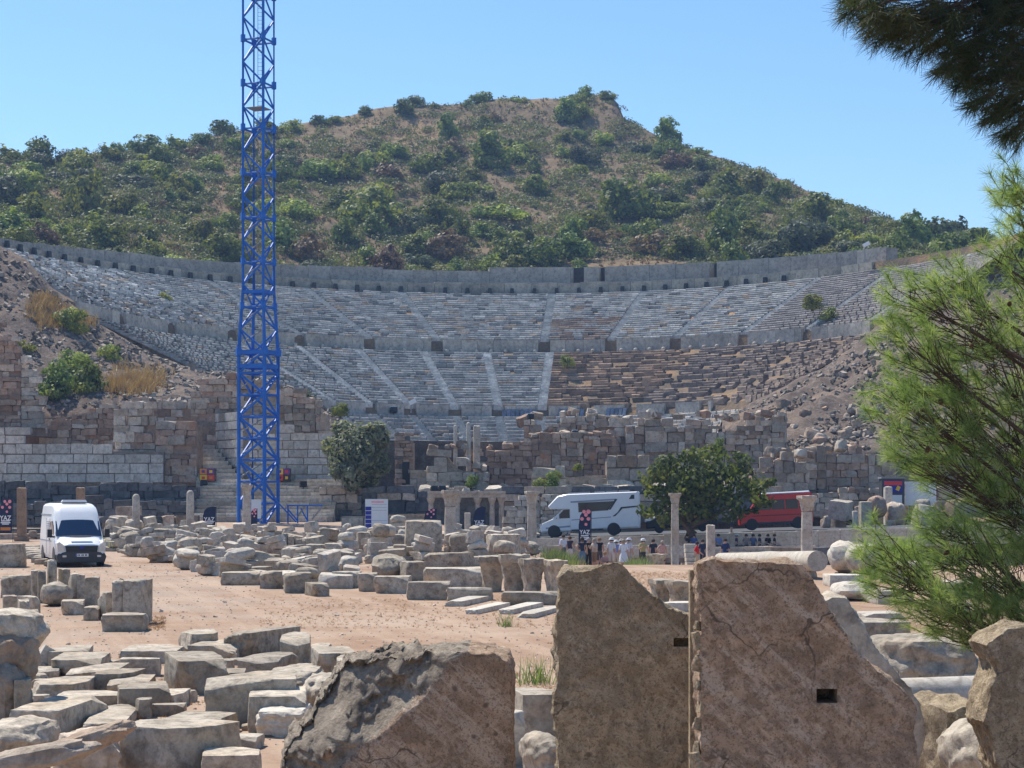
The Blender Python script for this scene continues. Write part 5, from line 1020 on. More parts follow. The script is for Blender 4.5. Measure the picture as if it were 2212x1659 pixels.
for i in range(len(lv) - 1):
    z0, z1 = lv[i], lv[i + 1]; tk = .20 if i < low else .155
    for k_ in range(4):
        a0, b0, a1, b1 = corner(k_, z0), corner(k_ + 1, z0), corner(k_, z1), corner(k_ + 1, z1)
        if (i + k_) % 2: rod('brace', a0, b1, tk, 'blue', crane)
        else: rod('brace', b0, a1, tk, 'blue', crane)
        if i < low: rod('brace', a1, b1, tk * .9, 'blue', crane)
        elif i % 2 == 0: rod('brace', a0, b0, tk, 'blue', crane)
        if i >= low and i % 2 == 0:
            mb = MB(); mb.box((0, 0, 0), (.30, .30, .55)); mb.build('joint', M['blue'], crane, a0 + Vector((0, 0, .1)), (0, 0, phi))
for yb_, th_ in ((792, .34), (762, .3), (632, .24), (705, .0)):
    if th_:
        z = mz(yb_)
        for k_ in range(4):
            a0, b0 = corner(k_, z), corner(k_ + 1, z); d = b0 - a0; mb = MB(); mb.box((0, 0, 0), (d.length, .16, th_)); mb.build('frame_beam', M['blue'], crane, (a0 + b0) / 2, (0, 0, atan2(d.y, d.x)))
for yj in (762,):
    for k_ in range(4): mb = MB(); mb.box((0, 0, 0), (.42, .42, .5)); mb.build('joint', M['blue'], crane, corner(k_, mz(yj)), (0, 0, phi))
# access ladders: pale slanting runs between the levels
z = .4
while z < mz(430):
    r = mr(z) * .60; a, b = Vector((-r * 1.25, -r * .35, z)), Vector((r * .85, r * .3, z + 1.32)); lad = MB(); d = (b - a).normalized(); sd = Vector((-.30, .95, 0)).normalized() * .14
    lad.tube(a - sd, b - sd, .05, .05, 5); lad.tube(a + sd, b + sd, .05, .05, 5); L_ = (b - a).length
    for j in range(1, int(L_ / .28)): q = a + d * (.28 * j); lad.box(q, (.10, .28, .03), atan2(d.y, d.x) - .3)
    lad.build('ladder', M['alu'], crane); z += 1.72
for zz in (mz(395), mz(235)):
    mb = MB(); mb.box((0, 0, 0), (mr(zz) * 1.15, mr(zz) * 1.15, .06)); mb.build('platform', M['alu'], crane, (0, 0, zz), (0, 0, phi + pi / 4))
# caged ladder up the inside of the upper mast
mb = MB(); zl = mz(620)
for s in (-.16, .16): mb.tube((s + .1, .1, zl), (s + .1, .1, ztop), .022, .022, 5)
zz = zl
while zz < ztop: mb.tube((-.06, .1, zz), (.26, .1, zz), .015, .015, 4, 0, False); zz += .3
mb.build('ladder', M['alu'], crane, fix=False)
# blue steel frame beside the mast's foot
FB = W(660, 1128, 142.5); fr = empty('steel_frame', FB, 0, 'low blue steel frame with pale struts right of the crane foot', 'frame')
def fw(x, y): q = W(x, y, 142.5) - FB; q.y = 0; return q
for a, b in (((619, 1092), (697, 1092)), ((622, 1092), (622, 1130)), ((643, 1092), (643, 1130)), ((664, 1092), (664, 1130)), ((622, 1100), (643, 1125)), ((664, 1125), (650, 1098)), ((600, 1085), (640, 1128))): rod('bar', fw(*a), fw(*b), .12, 'blue', fr)
for a, b in (((643, 1116), (658, 1094)), ((674, 1122), (697, 1094))): rod('strut', fw(*a), fw(*b), .15, 'alu', fr)
# ---------------------------------------------------------------- columns
def column(x, yt, yb, Y, wu, style, label, mk='column', base=True, name='column'):
    s = Y / FU; q = W(x, yb, Y); zb = min(q.z, gz(q.x, q.y)); zt = W(x, yt, Y).z; h = zt - zb; r = wu * s / 2; e = empty(name, (q.x, q.y, zb), 0, label, 'column')
    if style == 'capital':
        hc = r * 2.4; mb = MB(); mb.lathe((0, 0, 0), [(r, .0), (r, .25), (r * .9, .3), (r * .92, h * .4), (r * .82, h - hc)], 18); mb.build('shaft', M[mk], e, smooth=40)
        me = cap_mesh('capital', int(x) % 17, mk, .62, 9, .07); obj('capital', me, e, (0, 0, h - hc), (0, 0, .2), (r * 2.45, r * 2.45, hc))
    elif style == 'square':
        obj('shaft', rock_mesh('pillar', int(x), 6, 1, .012, [M[mk]], 0, .04, (.9, .98)), e, (0, 0, 0), (0, 0, .1), (r * 2, r * 1.8, h))
    else:
        mb = MB(); mb.lathe((0, 0, 0), [(r, 0), (r * .98, h * .5), (r * .9, h - r * .8), (r * .7, h - r * .3), (r * .3, h)], 16); mb.build('shaft', M[mk], e, smooth=50)
    if base: obj('base', rock_mesh('plinth', int(x) + 1, 5, 2, .02, [M[mk]], 0, .05), e, (0, 0, -.05), (0, 0, .1), (r * 3, r * 3, .35))
    return e
column(47, 1054, 1158, 120, 19, 'square', 'plain brown pillar left of the van', 'granite'); column(174, 1054, 1150, 122, 18, 'square', 'plain brown pillar rising behind the van', 'granite')
column(294, 1067, 1150, 118, 17, 'round', 'short weathered pillar right of the van'); column(411, 1059, 1150, 116, 17, 'round', 'round-topped pillar at the left of the wide steps')
column(533, 1048, 1150, 122, 20, 'capital', 'slim column with capital in front of the crane foot'); column(973, 1060, 1165, 112, 29, 'capital', 'tan column with capital before the fountain front')
column(1149, 1062, 1218, 110, 23, 'capital', 'column with capital left of the motorhome'); column(1458, 1066, 1231, 108, 19, 'capital', 'tall slender column before the dark green tree'); column(1535, 1134, 1216, 112, 17, 'square', 'short square pillar beside the person in red')
column(1743, 1072, 1205, 104, 28, 'capital', 'thick column with big capital before the red minibus'); column(1847, 1104, 1146, 140, 11, 'square', 'small white stele right of the red minibus', 'pale', False)
column(1869, 1084, 1132, 142, 24, 'square', 'broad pale pedestal block right of the white stele', 'marble_far', False); column(1918, 1052, 1086, 147, 16, 'square', 'pale pedestal before the dark kiosk', 'marble_far', False)
column(984, 918, 962, 159, 9, 'round', 'thin column stump standing on the stage ruins', 'column', False); column(1012, 912, 968, 159, 10, 'round', 'tall white column stump standing on the stage ruins', 'pale', False); column(1030, 920, 968, 160, 14, 'square', 'leaning pale door jamb on the stage ruins', 'column', False)
column(1010, 1108, 1165, 132, 12, 'square', 'slim grey pillar in front of the fountain opening', 'marble_far', False)
q = G(1418, 1238); e = obj('capital', CAPS[1], None, (W(1418, 1235, 110).x, 110, gz(4, 110)), (0, 0, .3), (1.0, 1.0, .95), 'weathered capital on the ground beside the visitors', 'stone')
# ---------------------------------------------------------------- vehicles
k = N('windscreen'); k.fin((.012, .03, .07), .06, .6); M['glass'] = k.mat; M['dglass'] = plain('dark_glass', (.015, .018, .022), .08, 0, .6, .1)
M['vanwhite'] = plain('van_white', (.80, .80, .80), .28, 0, .5, .03); M['grey'] = plain('grey_plastic', (.055, .058, .062), .6, 0, .3); M['lamp'] = plain('headlamp', (.55, .56, .55), .12, .2, .7, .15, 8); M['chrome'] = plain('wheel_steel', (.35, .35, .36), .35, .6, .5)
M['red'] = plain('red_paint', (.62, .022, .018), .3, 0, .5, .06); M['orangep'] = plain('orange_paint', (.60, .20, .03), .35, 0, .4, .1); M['navy'] = plain('navy_cloth', (.025, .035, .075), .8, 0, .2, .15); M['pinkp'] = plain('pink_print', (.85, .32, .36), .8, 0, .1, .1); M['whitep'] = plain('white_print', (.82, .82, .82), .8, 0, .1, .04)
M['bluep'] = plain('blue_print', (.03, .04, .28), .6, 0, .2, .1); M['yellowp'] = plain('yellow_print', (.75, .48, .04), .7, 0, .2, .1); M['purple'] = plain('purple_print', (.16, .06, .22), .7, 0, .2, .1); M['paleblue'] = plain('pale_blue_panel', (.62, .68, .72), .5, 0, .3, .04); M['greyline'] = plain('grey_line', (.30, .33, .38), .6, 0, .2, .05)
def wheel(parent, loc, r, wd, axis='x', out=1):
    mb = MB(); mb.lathe((0, 0, 0), [(r * .62, -wd / 2), (r * .93, -wd / 2), (r, -wd * .3), (r, wd * .3), (r * .93, wd / 2), (r * .62, wd / 2)], 22); rot = (0, pi / 2, 0) if axis == 'x' else (pi / 2, 0, 0)
    t = mb.build('wheel', M['rubber'], parent, loc, rot, smooth=40)
    mb = MB(); mb.lathe((0, 0, 0), [(r * .60, -wd * .42), (r * .62, wd * .42), (r * .5, wd * .46), (r * .2, wd * .36)], 18); mb.build('rim', M['chrome'], t, (0, 0, 0), smooth=40)
def loft(sections):                              # sections: list of equal-length point rings
    mb = MB(); n = len(sections[0]); vs = [p for s in sections for p in s]; fs = [(i * n + j, i * n + (j + 1) % n, (i + 1) * n + (j + 1) % n, (i + 1) * n + j) for i in range(len(sections) - 1) for j in range(n)]
    fs += [tuple(range(n)), tuple(range((len(sections) - 1) * n, len(sections) * n))]; mb.add(vs, fs); return mb
def vanring(y, zt, hw=1.0, wt=.80, zb=.32, zs=1.25):
    zs = min(zs, zt - .14); h = [(hw * .93, zb), (hw, zb + .22), (hw, zs), (lerp(hw, wt, .55), lerp(zs, zt, .62)), (wt, zt - .13), (wt - .10, zt - .035), (wt - .28, zt)]
    return [Vector((a, y, z)) for a, z in h] + [Vector((-a, y, z)) for a, z in reversed(h)]
vq = G(176, 1226); van = empty('cargo_van', (vq.x, vq.y, vq.z), radians(21), 'white high-roof van parked on the dirt track, facing the camera', 'van')
mb = loft([vanring(-.04, .84, .90, .74), vanring(.0, .94, .95, .78), vanring(.14, 1.02, .98, .84), vanring(.45, 1.15, 1.0, .87), vanring(.68, 1.25, 1.0, .90), vanring(.95, 1.56, 1.0, .92), vanring(1.25, 1.90, 1.0, .91), vanring(1.5, 2.22, 1.0, .90), vanring(1.72, 2.44, 1.0, .88), vanring(2.0, 2.57, 1.0, .87), vanring(2.5, 2.62, 1.0, .87), vanring(5.5, 2.62, 1.0, .87), vanring(5.68, 2.55, .98, .84)])
mb.build('body', M['vanwhite'], van, smooth=28)
mb = MB(); n = 8; vs = []
for t, hw_, y_, z_ in ((0, .93, .66, 1.275), (1, .88, 1.24, 1.91)):
    for i in range(n + 1): u_ = i / n * 2 - 1; vs.append((u_ * hw_, y_ + .10 * u_ * u_ - .03, z_ + .03 - .05 * u_ * u_))
mb.add(vs, [(i, i + 1, n + 2 + i, n + 1 + i) for i in range(n)]); mb.build('windscreen', M['glass'], van, smooth=60)
mb = MB(); mb.box((0, .52, 1.18), (.85, .10, .03)); mb.build('air_intake', M['black'], van, rot=(.18, 0, 0))
mb = loft([vanring(-.12, .63, .92, .8, .22, .45), vanring(-.05, .64, 1.0, .88, .20, .45), vanring(.35, .62, 1.02, .94, .24, .45)]); mb.build('bumper', M['grey'], van, smooth=30)
mb = MB(); mb.prism([(-.62, .62), (.62, .62), (.66, .88), (-.66, .88)], -.10, .05); gr_ = mb.build('grille', M['black'], van)
for i in range(4): mb = MB(); mb.box((0, -.11, .66 + .06 * i), (1.15, .03, .018)); mb.build('slat', M['grey'], gr_)
mb = MB(); mb.lathe((0, 0, 0), [(.001, 0), (.11, .01), (.12, .02), (.08, .035)], 20); o = mb.build('badge', M['bluep'], van, (0, -.125, .80), (pi / 2, 0, 0), smooth=40); o.scale = (1.0, .42, 1)
for s in (-1, 1):
    mb = MB(); mb.prism([(s * .68, .66), (s * .95, .64), (s * .985, .98), (s * .90, 1.04), (s * .72, .92)], -.07, .25); mb.build('headlight', M['lamp'], van)
    mb = MB(); mb.box((s * 1.17, .85, 1.38), (.20, .14, .34), 0, 0, None, .9); mb.box((s * 1.05, .85, 1.24), (.22, .07, .07)); mb.build('mirror', M['black'], van)
    mb = MB(); mb.box((s * .70, -.115, .46), (.16, .03, .08)); mb.build('fog_lamp', M['lamp'], van)
    for yy in (.62, 4.35):
        wheel(van, (s * .88, yy + .3, .34), .34, .22)
        mb = MB(); mb.lathe((0, 0, 0), [(.43, -.02), (.43, .02)], 24); mb.build('wheel_arch', M['black'], van, (s * .99, yy + .3, .40), (0, pi / 2, 0))
    mb = MB(); mb.prism([(1.0, 1.28), (2.0, 1.26), (2.0, 1.86), (1.6, 1.88), (1.32, 1.72)], s * .955, s * .99, 'X'); mb.build('door_window', M['dglass'], van)
    mb = MB(); mb.box((s * 1.002, 3.6, 1.05), (.012, 3.9, .05)); mb.box((s * 1.002, 2.12, 1.25), (.012, .03, 1.5)); mb.box((s * 1.002, 3.35, 1.25), (.012, .03, 1.5)); mb.build('door_gap', M['greyline'], van)
    mb = MB(); mb.box((s * .93, 4.0, 2.14), (.03, 3.4, .04)); mb.build('roof_crease', M['greyline'], van)
    mb = MB(); mb.box((s * 1.01, 2.3, 1.12), (.04, .2, .05)); mb.build('door_handle', M['black'], van)
    vw = MB(); vw.prism([(2.3, 1.42), (3.2, 1.42), (3.2, 1.92), (2.3, 1.92)], s * .965, s * .985, 'X'); vo = vw.build('side_window', M['vanwhite'], van)
    for j in range(5): mb = MB(); mb.box((s * .992, 2.75, 1.48 + j * .09), (.03, .8, .03)); mb.build('louvre', M['greyline'], vo)
mb = MB(); mb.box((0, -.135, .50), (.52, .02, .12)); pt = mb.build('number_plate', M['whitep'], van); mb = MB(); mb.box((-.235, -.147, .50), (.05, .004, .12)); mb.build('plate_strip', M['bluep'], pt)
for i, xx in enumerate((-.16, -.10, .0, .05, .14, .19)): mb = MB(); mb.box((xx, -.148, .50), (.035, .004, .07)); mb.build('plate_mark', M['grey'], pt)
mb = MB(); mb.box((0, 2.25, 2.71), (1.05, .30, .10), 0, 0, None, .9); lb = mb.build('light_bar', M['vanwhite'], van, smooth=30); mb = MB(); mb.box((0, 2.25, 2.64), (.95, .26, .05)); mb.build('light_bar_mount', M['black'], lb)
def cprism(prof, hw, bev, mat, name, parent, smooth=30):   # a side profile (x, z) made as wide as 2*hw, its side edges bevelled
    cx = sum(p[0] for p in prof) / len(prof); cz = sum(p[1] for p in prof) / len(prof); sx = max(p[0] for p in prof) - min(p[0] for p in prof); sz = max(p[1] for p in prof) - min(p[1] for p in prof)
    ins = [(cx + (p[0] - cx) * (1 - 2 * bev / sx), cz + (p[1] - cz) * (1 - 2 * bev / sz)) for p in prof]
    return loft([[Vector((a, y, b)) for a, b in P] for P, y in ((ins, -hw), (prof, -hw + bev), (prof, hw - bev), (ins, hw))]).build(name, mat, parent, smooth=smooth)
# motorhome, nose to the left
mq = W(1171, 1166, 135.5); mh = empty('motorhome', (mq.x, 136.2, rz(mq.x) + .02), 0, 'white motorhome with an overcab bulge parked on the road', 'motorhome', rot=(0, -.045, -.10))
cprism([(0, .38), (-.02, .80), (.10, 1.02), (.95, 1.36), (1.62, 2.02), (2.5, 2.08), (2.5, .36)], 1.0, .12, M['vanwhite'], 'cab', mh)
cprism([(.62, 2.28), (.78, 2.08), (2.2, 2.02), (2.2, .42), (7.25, .42), (7.30, 3.0), (7.2, 3.08), (2.1, 3.12), (1.35, 3.0)], 1.14, .10, M['vanwhite'], 'body', mh)
def side(poly, mat, name, y0=-1.155, th=.02, par=None): mb = MB(); mb.prism(poly, y0, y0 + th); return mb.build(name, M[mat], par or mh)
side([(1.15, 1.36), (1.72, 1.95), (2.18, 1.98), (2.18, 1.36)], 'dglass', 'cab_window', -1.012, .03)
mb = MB(); mb.add([(.97, -.82, 1.40), (.97, .82, 1.40), (1.60, .78, 2.02), (1.60, -.78, 2.02)], [(0, 1, 2, 3)]); o = mb.build('windscreen', M['glass'], mh, (-.03, 0, .03))
side([(2.85, 1.75), (5.0, 1.80), (5.45, 2.45), (2.85, 2.45)], 'dglass', 'side_window'); side([(2.3, 2.46), (5.6, 2.52), (5.6, 2.62), (2.3, 2.58)], 'greyline', 'stripe'); side([(5.05, 1.85), (5.2, 1.85), (5.72, 2.6), (5.55, 2.6)], 'grey', 'stripe', -1.16)
side([(5.3, 1.35), (5.5, 1.35), (5.95, 2.0), (7.1, 2.05), (7.1, 1.95), (6.05, 1.88)], 'grey', 'stripe', -1.16); side([(2.3, 1.18), (5.2, 1.28), (5.2, 1.34), (2.3, 1.24)], 'greyline', 'stripe'); side([(.4, .62), (2.2, .70), (2.2, .82), (.4, .74)], 'greyline', 'stripe', -1.012)
side([(2.3, .40), (4.6, .40), (4.6, .50), (2.3, .50)], 'grey', 'skirt'); side([(6.55, 2.55), (6.95, 2.55), (6.95, 2.85), (6.75, 2.85)], 'grey', 'emblem', -1.158)
for s in (-1, 1):
    wheel(mh, (1.0, s * .86, .36), .37, .24, 'y'); wheel(mh, (5.35, s * .95, .36), .37, .24, 'y')
    for xx in (1.0, 5.35): mb = MB(); mb.lathe((0, 0, 0), [(.47, -.02), (.47, .02)], 24); mb.build('wheel_arch', M['black'], mh, (xx, s * (1.0 if xx < 2 else 1.14), .42), (pi / 2, 0, 0))
    mb = MB(); mb.box((.12, s * .78, .93), (.35, .34, .2)); mb.build('headlight', M['lamp'], mh); mb = MB(); mb.box((1.35, s * 1.18, 1.52), (.16, .22, .32)); mb.build('mirror', M['vanwhite'], mh)
mb = MB(); mb.box((.02, 0, .78), (.1, 1.2, .16)); mb.build('grille', M['black'], mh); mb = MB(); mb.box((-.03, 0, .5), (.06, .5, .11)); mb.build('number_plate', M['whitep'], mh)
for xx in (2.5, 3.3, 4.4, 5.3, 6.2): mb = MB(); mb.box((xx, -.4, 3.17), (.75, .9, .06)); mb.build('roof_hatch', M['greyline'], mh, rot=(0, 0, 0))
# red minibus, nose to the left
bq = W(1594, 1150, 138); bus = empty('minibus', (bq.x, 137.2, rz(bq.x + 3) + .03), 0, 'red minibus with dark windows half behind the dark green tree', 'minibus', rot=(0, -.045, -.06)); bus.scale = (.9, .95, .93)
cprism([(0, .40), (-.02, .95), (.12, 1.18), (.75, 1.45), (1.35, 2.35), (1.75, 2.72), (5.85, 2.78), (5.98, 2.6), (6.0, .40)], 1.0, .10, M['red'], 'body', bus)
cprism([(1.75, 2.70), (1.9, 2.86), (5.75, 2.90), (5.85, 2.74)], .92, .06, M['vanwhite'], 'roof', bus)
for a, b in ((1.75, 2.55), (2.65, 3.7), (3.8, 4.8), (4.9, 5.75)): side([(a if a > 2 else a - .25, 1.52), (b, 1.52), (b, 2.3), (a, 2.3)], 'dglass', 'side_window', -1.015, .02, bus)
mb = MB(); mb.add([(.78, -.85, 1.50), (.78, .85, 1.50), (1.36, .80, 2.34), (1.36, -.80, 2.34)], [(0, 1, 2, 3)]); mb.build('windscreen', M['glass'], bus, (-.03, 0, .03)); side([(1.0, 1.05), (5.9, 1.05), (5.9, 1.10), (1.0, 1.10)], 'black', 'trim_strip', -1.012, .02, bus); side([(.3, .40), (5.9, .40), (5.9, .56), (.3, .56)], 'grey', 'skirt', -1.01, .02, bus)
for s in (-1, 1):
    for xx in (1.0, 4.75):
        wheel(bus, (xx, s * .86, .36), .37, .24, 'y'); mb = MB(); mb.lathe((0, 0, 0), [(.47, -.02), (.47, .02)], 24); mb.build('wheel_arch', M['black'], bus, (xx, s * .995, .42), (pi / 2, 0, 0))
    mb = MB(); mb.box((.1, s * .78, 1.05), (.3, .3, .22)); mb.build('headlight', M['lamp'], bus); mb = MB(); mb.box((5.99, s * .85, 1.2), (.05, .16, .5)); mb.build('tail_light', M['orangep'], bus)
# dark minibus with an orange stripe, mostly behind the tree
dq = W(1396, 1160, 137); dv = empty('minibus', (dq.x, 136.6, rz(dq.x + 2) + .03), 0, 'black minibus with orange stripe behind the dark green tree', 'minibus', rot=(0, -.045, -.08))
cprism([(0, .36), (-.02, .85), (.15, 1.05), (.85, 1.25), (1.55, 1.95), (1.9, 2.12), (5.0, 2.15), (5.15, 1.9), (5.2, .36)], .98, .10, M['black'], 'body', dv)
cprism([(-.03, .84), (-.04, 1.0), (.2, 1.12), (.92, 1.32), (.9, 1.22), (.3, .86)], .985, .08, M['vanwhite'], 'bonnet', dv)
mb = MB(); mb.add([(.88, -.85, 1.30), (.88, .85, 1.30), (1.56, .78, 1.97), (1.56, -.78, 1.97)], [(0, 1, 2, 3)]); mb.build('windscreen', M['glass'], dv, (-.03, 0, .03)); side([(.9, 1.0), (5.1, 1.02), (5.1, 1.2), (.9, 1.16)], 'orangep', 'stripe', -.995, .02, dv); side([(1.6, 1.32), (4.9, 1.32), (4.9, 1.9), (1.95, 1.9)], 'dglass', 'side_window', -.995, .02, dv)
for s in (-1, 1):
    for xx in (.95, 4.1): wheel(dv, (xx, s * .86, .34), .35, .22, 'y')
    mb = MB(); mb.box((.05, s * .75, .95), (.3, .3, .2)); mb.build('headlight', M['lamp'], dv)
# ---------------------------------------------------------------- flags, boards, lamps
def text_mesh(s, size, mat):
    cu = bpy.data.curves.new('t', 'FONT'); cu.body = s; cu.size = size; cu.align_x = 'CENTER'; cu.align_y = 'CENTER'; cu.extrude = .003; cu.offset = size * .02
    o = bpy.data.objects.new('t', cu); COL.objects.link(o); bpy.context.view_layer.update(); me = bpy.data.meshes.new_from_object(o.evaluated_get(bpy.context.evaluated_depsgraph_get()))
    bpy.data.objects.remove(o); me.materials.clear(); me.materials.append(mat); me.name = 'print'; return me
TXT = text_mesh('YAZ', .42, M['whitep'])
def flag(x, yt, yb, Y, wu, label, dots=True, text=True, stripe=None):
    s = Y / FU; q = W(x, yb, Y); h = (yb - yt) * s; wd = wu * s; g0 = min(q.z - .3, gz(q.x, q.y)); e = empty('feather_flag', q, .0, label, 'flag'); hb = .0
    out = [(-wd / 2, 0), (wd / 2 * .9, 0), (wd / 2, h * .55), (wd / 2 * 1.05, h * .98), (wd * .25, h), (-wd * .12, h * .95), (-wd * .36, h * .84), (-wd * .48, h * .62)]
    mb = MB(); mb.prism(out, -.008, .008); cl = mb.build('cloth', M['navy'], e)
    mb = MB(); mb.tube((wd * .53, 0, g0 - q.z), (wd * .55, 0, h), .022, .015, 6); mb.build('pole', M['black'], e)
    if dots:
        for (u_, v_, r_) in ((-.05, .93, .085), (.30, .93, .10), (.10, .855, .085), (-.22, .76, .085), (.30, .76, .085), (.10, .63, .07)):
            mb = MB(); mb.lathe((0, 0, 0), [(r_ * h * .55, 0), (r_ * h * .55, .004)], 7); mb.build('printed_flower', M['pinkp'], cl, (u_ * wd, -.011, v_ * h), (pi / 2, .3, 0))
    if text:
        o = obj('lettering', TXT, cl, (0, -.013, h * .44), (pi / 2, 0, 0), (wd * 1.0, wd * 1.15, 1))
        for vv, ww in ((.36, .62), (.31, .70), (.27, .5)): mb = MB(); mb.box((0, -.011, vv * h), (wd * ww, .004, h * .03)); mb.build('printed_line', M['whitep'], cl)
    mb = MB(); mb.box((0, -.011, .13 * h), (wd * .72, .004, h * .09)); mb.build('printed_band', M['orangep'] if stripe is None else M[stripe], cl)
flag(12, 1078, 1152, 118, 30, 'feather flag with pink flowers at the left edge'); flag(1263, 1099, 1190, 115.5, 27, 'feather flag with pink flowers in front of the motorhome'); flag(929, 1098, 1150, 127, 26, 'feather flag left of the tan capital column, lower part hidden', True, False)
flag(1035, 1094, 1156, 124, 26, 'feather flag with white lettering before the fountain front', False, True, 'yellowp'); flag(452, 1094, 1145, 130, 28, 'feather flag with white lettering at the foot of the wide steps', False, True, 'whitep'); flag(548, 1098, 1145, 131, 14, 'narrow feather flag with pink flowers beside the crane foot', True, False)
def panel(name, x0, x1, y0, y1, Y, mat, label, cat, legs=True, th=.06):
    a, b = W(x0, y1, Y), W(x1, y0, Y); c0 = Vector(((a.x + b.x) / 2, Y, gz((a.x + b.x) / 2, Y))); e = empty(name, c0, 0, label, cat); wd = b.x - a.x; h = b.z - a.z; zb = a.z - c0.z
    mb = MB(); mb.box((0, 0, zb + h / 2), (wd, th, h)); bd = mb.build('board', M[mat], e)
    if legs:
        for s in (-1, 1): mb = MB(); mb.box((s * wd * .38, .06, (zb + h * .3) / 2), (.06, .05, abs(zb) + h * .3)); mb.build('post', M['greyline'], e)
    return e, bd, wd, h, zb
e, bd, wd, h, zb = panel('notice_board', 789, 838, 1078, 1142, 126, 'paleblue', 'white notice board with a dark blue strip left of the big block', 'sign')
for i in range(5): mb = MB(); mb.box((-wd * .36, -.036, zb + h * (.10 + .145 * i)), (wd * .26, .01, h * .125)); mb.build('printed_panel', M['bluep'], bd)
mb = MB(); mb.box((.05 * wd, -.034, zb + h * .90), (wd * .55, .006, h * .05)); mb.build('printed_heading', M['pinkp'], bd)
for v in (.82, .72, .62, .28): mb = MB(); mb.box((wd * .12, -.034, zb + h * v), (wd * .66, .006, h * .012)); mb.build('printed_line', M['greyline'], bd)
panel('blank_panel', 543, 564, 1079, 1120, 138, 'paleblue', 'blank pale panel standing by the crane foot', 'sign'); panel('small_sign', 367, 373, 1113, 1124, 140, 'paleblue', 'tiny pale sign on the dark wall right of the van', 'sign')
for (x0, x1, cols, lab) in ((432, 466, ('orangep', 'purple', 'yellowp', 'red'), 'box of four coloured picture squares at the left of the wide steps'), (598, 628, ('yellowp', 'purple', 'red', 'black'), 'box of four coloured picture squares right of the crane foot')):
    e, bd, wd, h, zb = panel('picture_box', x0, x1, 1012, 1039, 154.6, 'black', lab, 'display', False, .8); e.location.z += 0
    for i in range(4):
        mb = MB(); mb.box((wd * (-.24 + .48 * (i % 2)), -.405, zb + h * (.75 - .5 * (i // 2))), (wd * .46, .02, h * .46)); t = mb.build('picture', M[cols[i]], bd)
        mb = MB(); mb.box((wd * (-.24 + .48 * (i % 2)), -.418, zb + h * (.75 - .5 * (i // 2))), (wd * .2, .01, h * .22)); mb.build('motif', M[cols[(i + 1) % 4]], t)
e, bd, wd, h, zb = panel('kiosk', 1902, 1950, 1034, 1096, 148.5, 'grey', 'small dark kiosk with a red and yellow picture behind the pine', 'kiosk', False, 1.2)
mb = MB(); mb.box((0, 0, zb + h + .06), (wd * 1.08, 1.4, .12)); mb.build('roof', M['alu'], e); mb = MB(); mb.box((0, -.61, zb + h * .72), (wd * .84, .02, h * .42)); p_ = mb.build('picture', M['bluep'], bd); mb = MB(); mb.box((0, -.625, zb + h * .84), (wd * .8, .01, h * .14)); mb.build('picture_band', M['red'], p_)
for s in (-1, 1): mb = MB(); mb.box((s * wd * .22, -.625, zb + h * .66), (wd * .16, .01, h * .16), 0, 0, Matrix.Rotation(s * .5, 3, 'Y')); mb.build('picture_shape', M['yellowp'], p_)
mb = MB(); mb.box((wd * .12, -.61, zb + h * .22), (wd * .55, .02, h * .42)); mb.build('window', M['paleblue'], bd)
panel('white_screen', 1955, 2022, 1040, 1092, 148.8, 'vanwhite', 'plain white panel seen through the pine branches', 'panel', True, .08); panel('dark_grille', 2012, 2050, 1136, 1150, 132, 'black', 'dark panel low down seen through the pine', 'panel', True, .08)
def flood(x, y, Y, label, sc=1.0, white=True):
    q = W(x, y, Y); e = empty('floodlight', q, .3, label, 'lamp'); mb = MB(); mb.box((0, 0, 0), (.55 * sc, .45 * sc, .38 * sc)); mb.build('housing', M['black'], e, rot=(-.3, 0, 0))
    if white: mb = MB(); mb.box((0, .02, .24 * sc), (.5 * sc, .4 * sc, .05)); mb.build('cover', M['vanwhite'], e, rot=(-.3, 0, 0))
    mb = MB(); mb.tube((0, 0, -.7 * sc), (0, 0, -.1), .04, .04, 5); mb.build('stand', M['black'], e)
for i, (x, y, Y, lab) in enumerate([(1146, 900, 167, 'white-topped floodlight above the ragged rubble wall'), (1242, 936, 163.6, 'white-topped floodlight on the brown stage wall'), (1216, 946, 163.4, 'small dark floodlight on the brown stage wall'), (938, 1056, 152, 'left one of two dark floodlights above the fountain front'), (955, 1056, 152, 'right one of two dark floodlights above the fountain front'), (850, 886, 236, 'dark floodlight at the front wall of the auditorium'), (440, 1043, 153.5, 'black lamp beside the coloured box left of the steps'), (655, 1046, 153, 'black lamp right of the wide steps'), (1515, 912, 168, 'white-topped floodlight on the rubble behind the dark green tree')]): flood(x, y, Y, lab, 1.0 if Y < 200 else 1.6, i not in (3, 4, 6, 7))
for (x, yt, yb, Y, lab) in ((888, 868, 892, 237, 'short lamp post with a bright head on the front wall'), (1868, 528, 566, 251, 'camera post at the right end of the top wall')):
    a, b = W(x, yb, Y), W(x, yt, Y); e = empty('lamp_post', a, 0, lab, 'lamp'); mb = MB(); mb.tube((0, 0, 0), (0, 0, b.z - a.z), .08, .06, 6); mb.build('pole', M['alu'], e); mb = MB(); mb.box((.2, 0, b.z - a.z), (.9, .6, .5), 0, 0, Matrix.Rotation(-.5, 3, 'Y')); mb.build('head', M['vanwhite'], e)
t = -78
i = 0
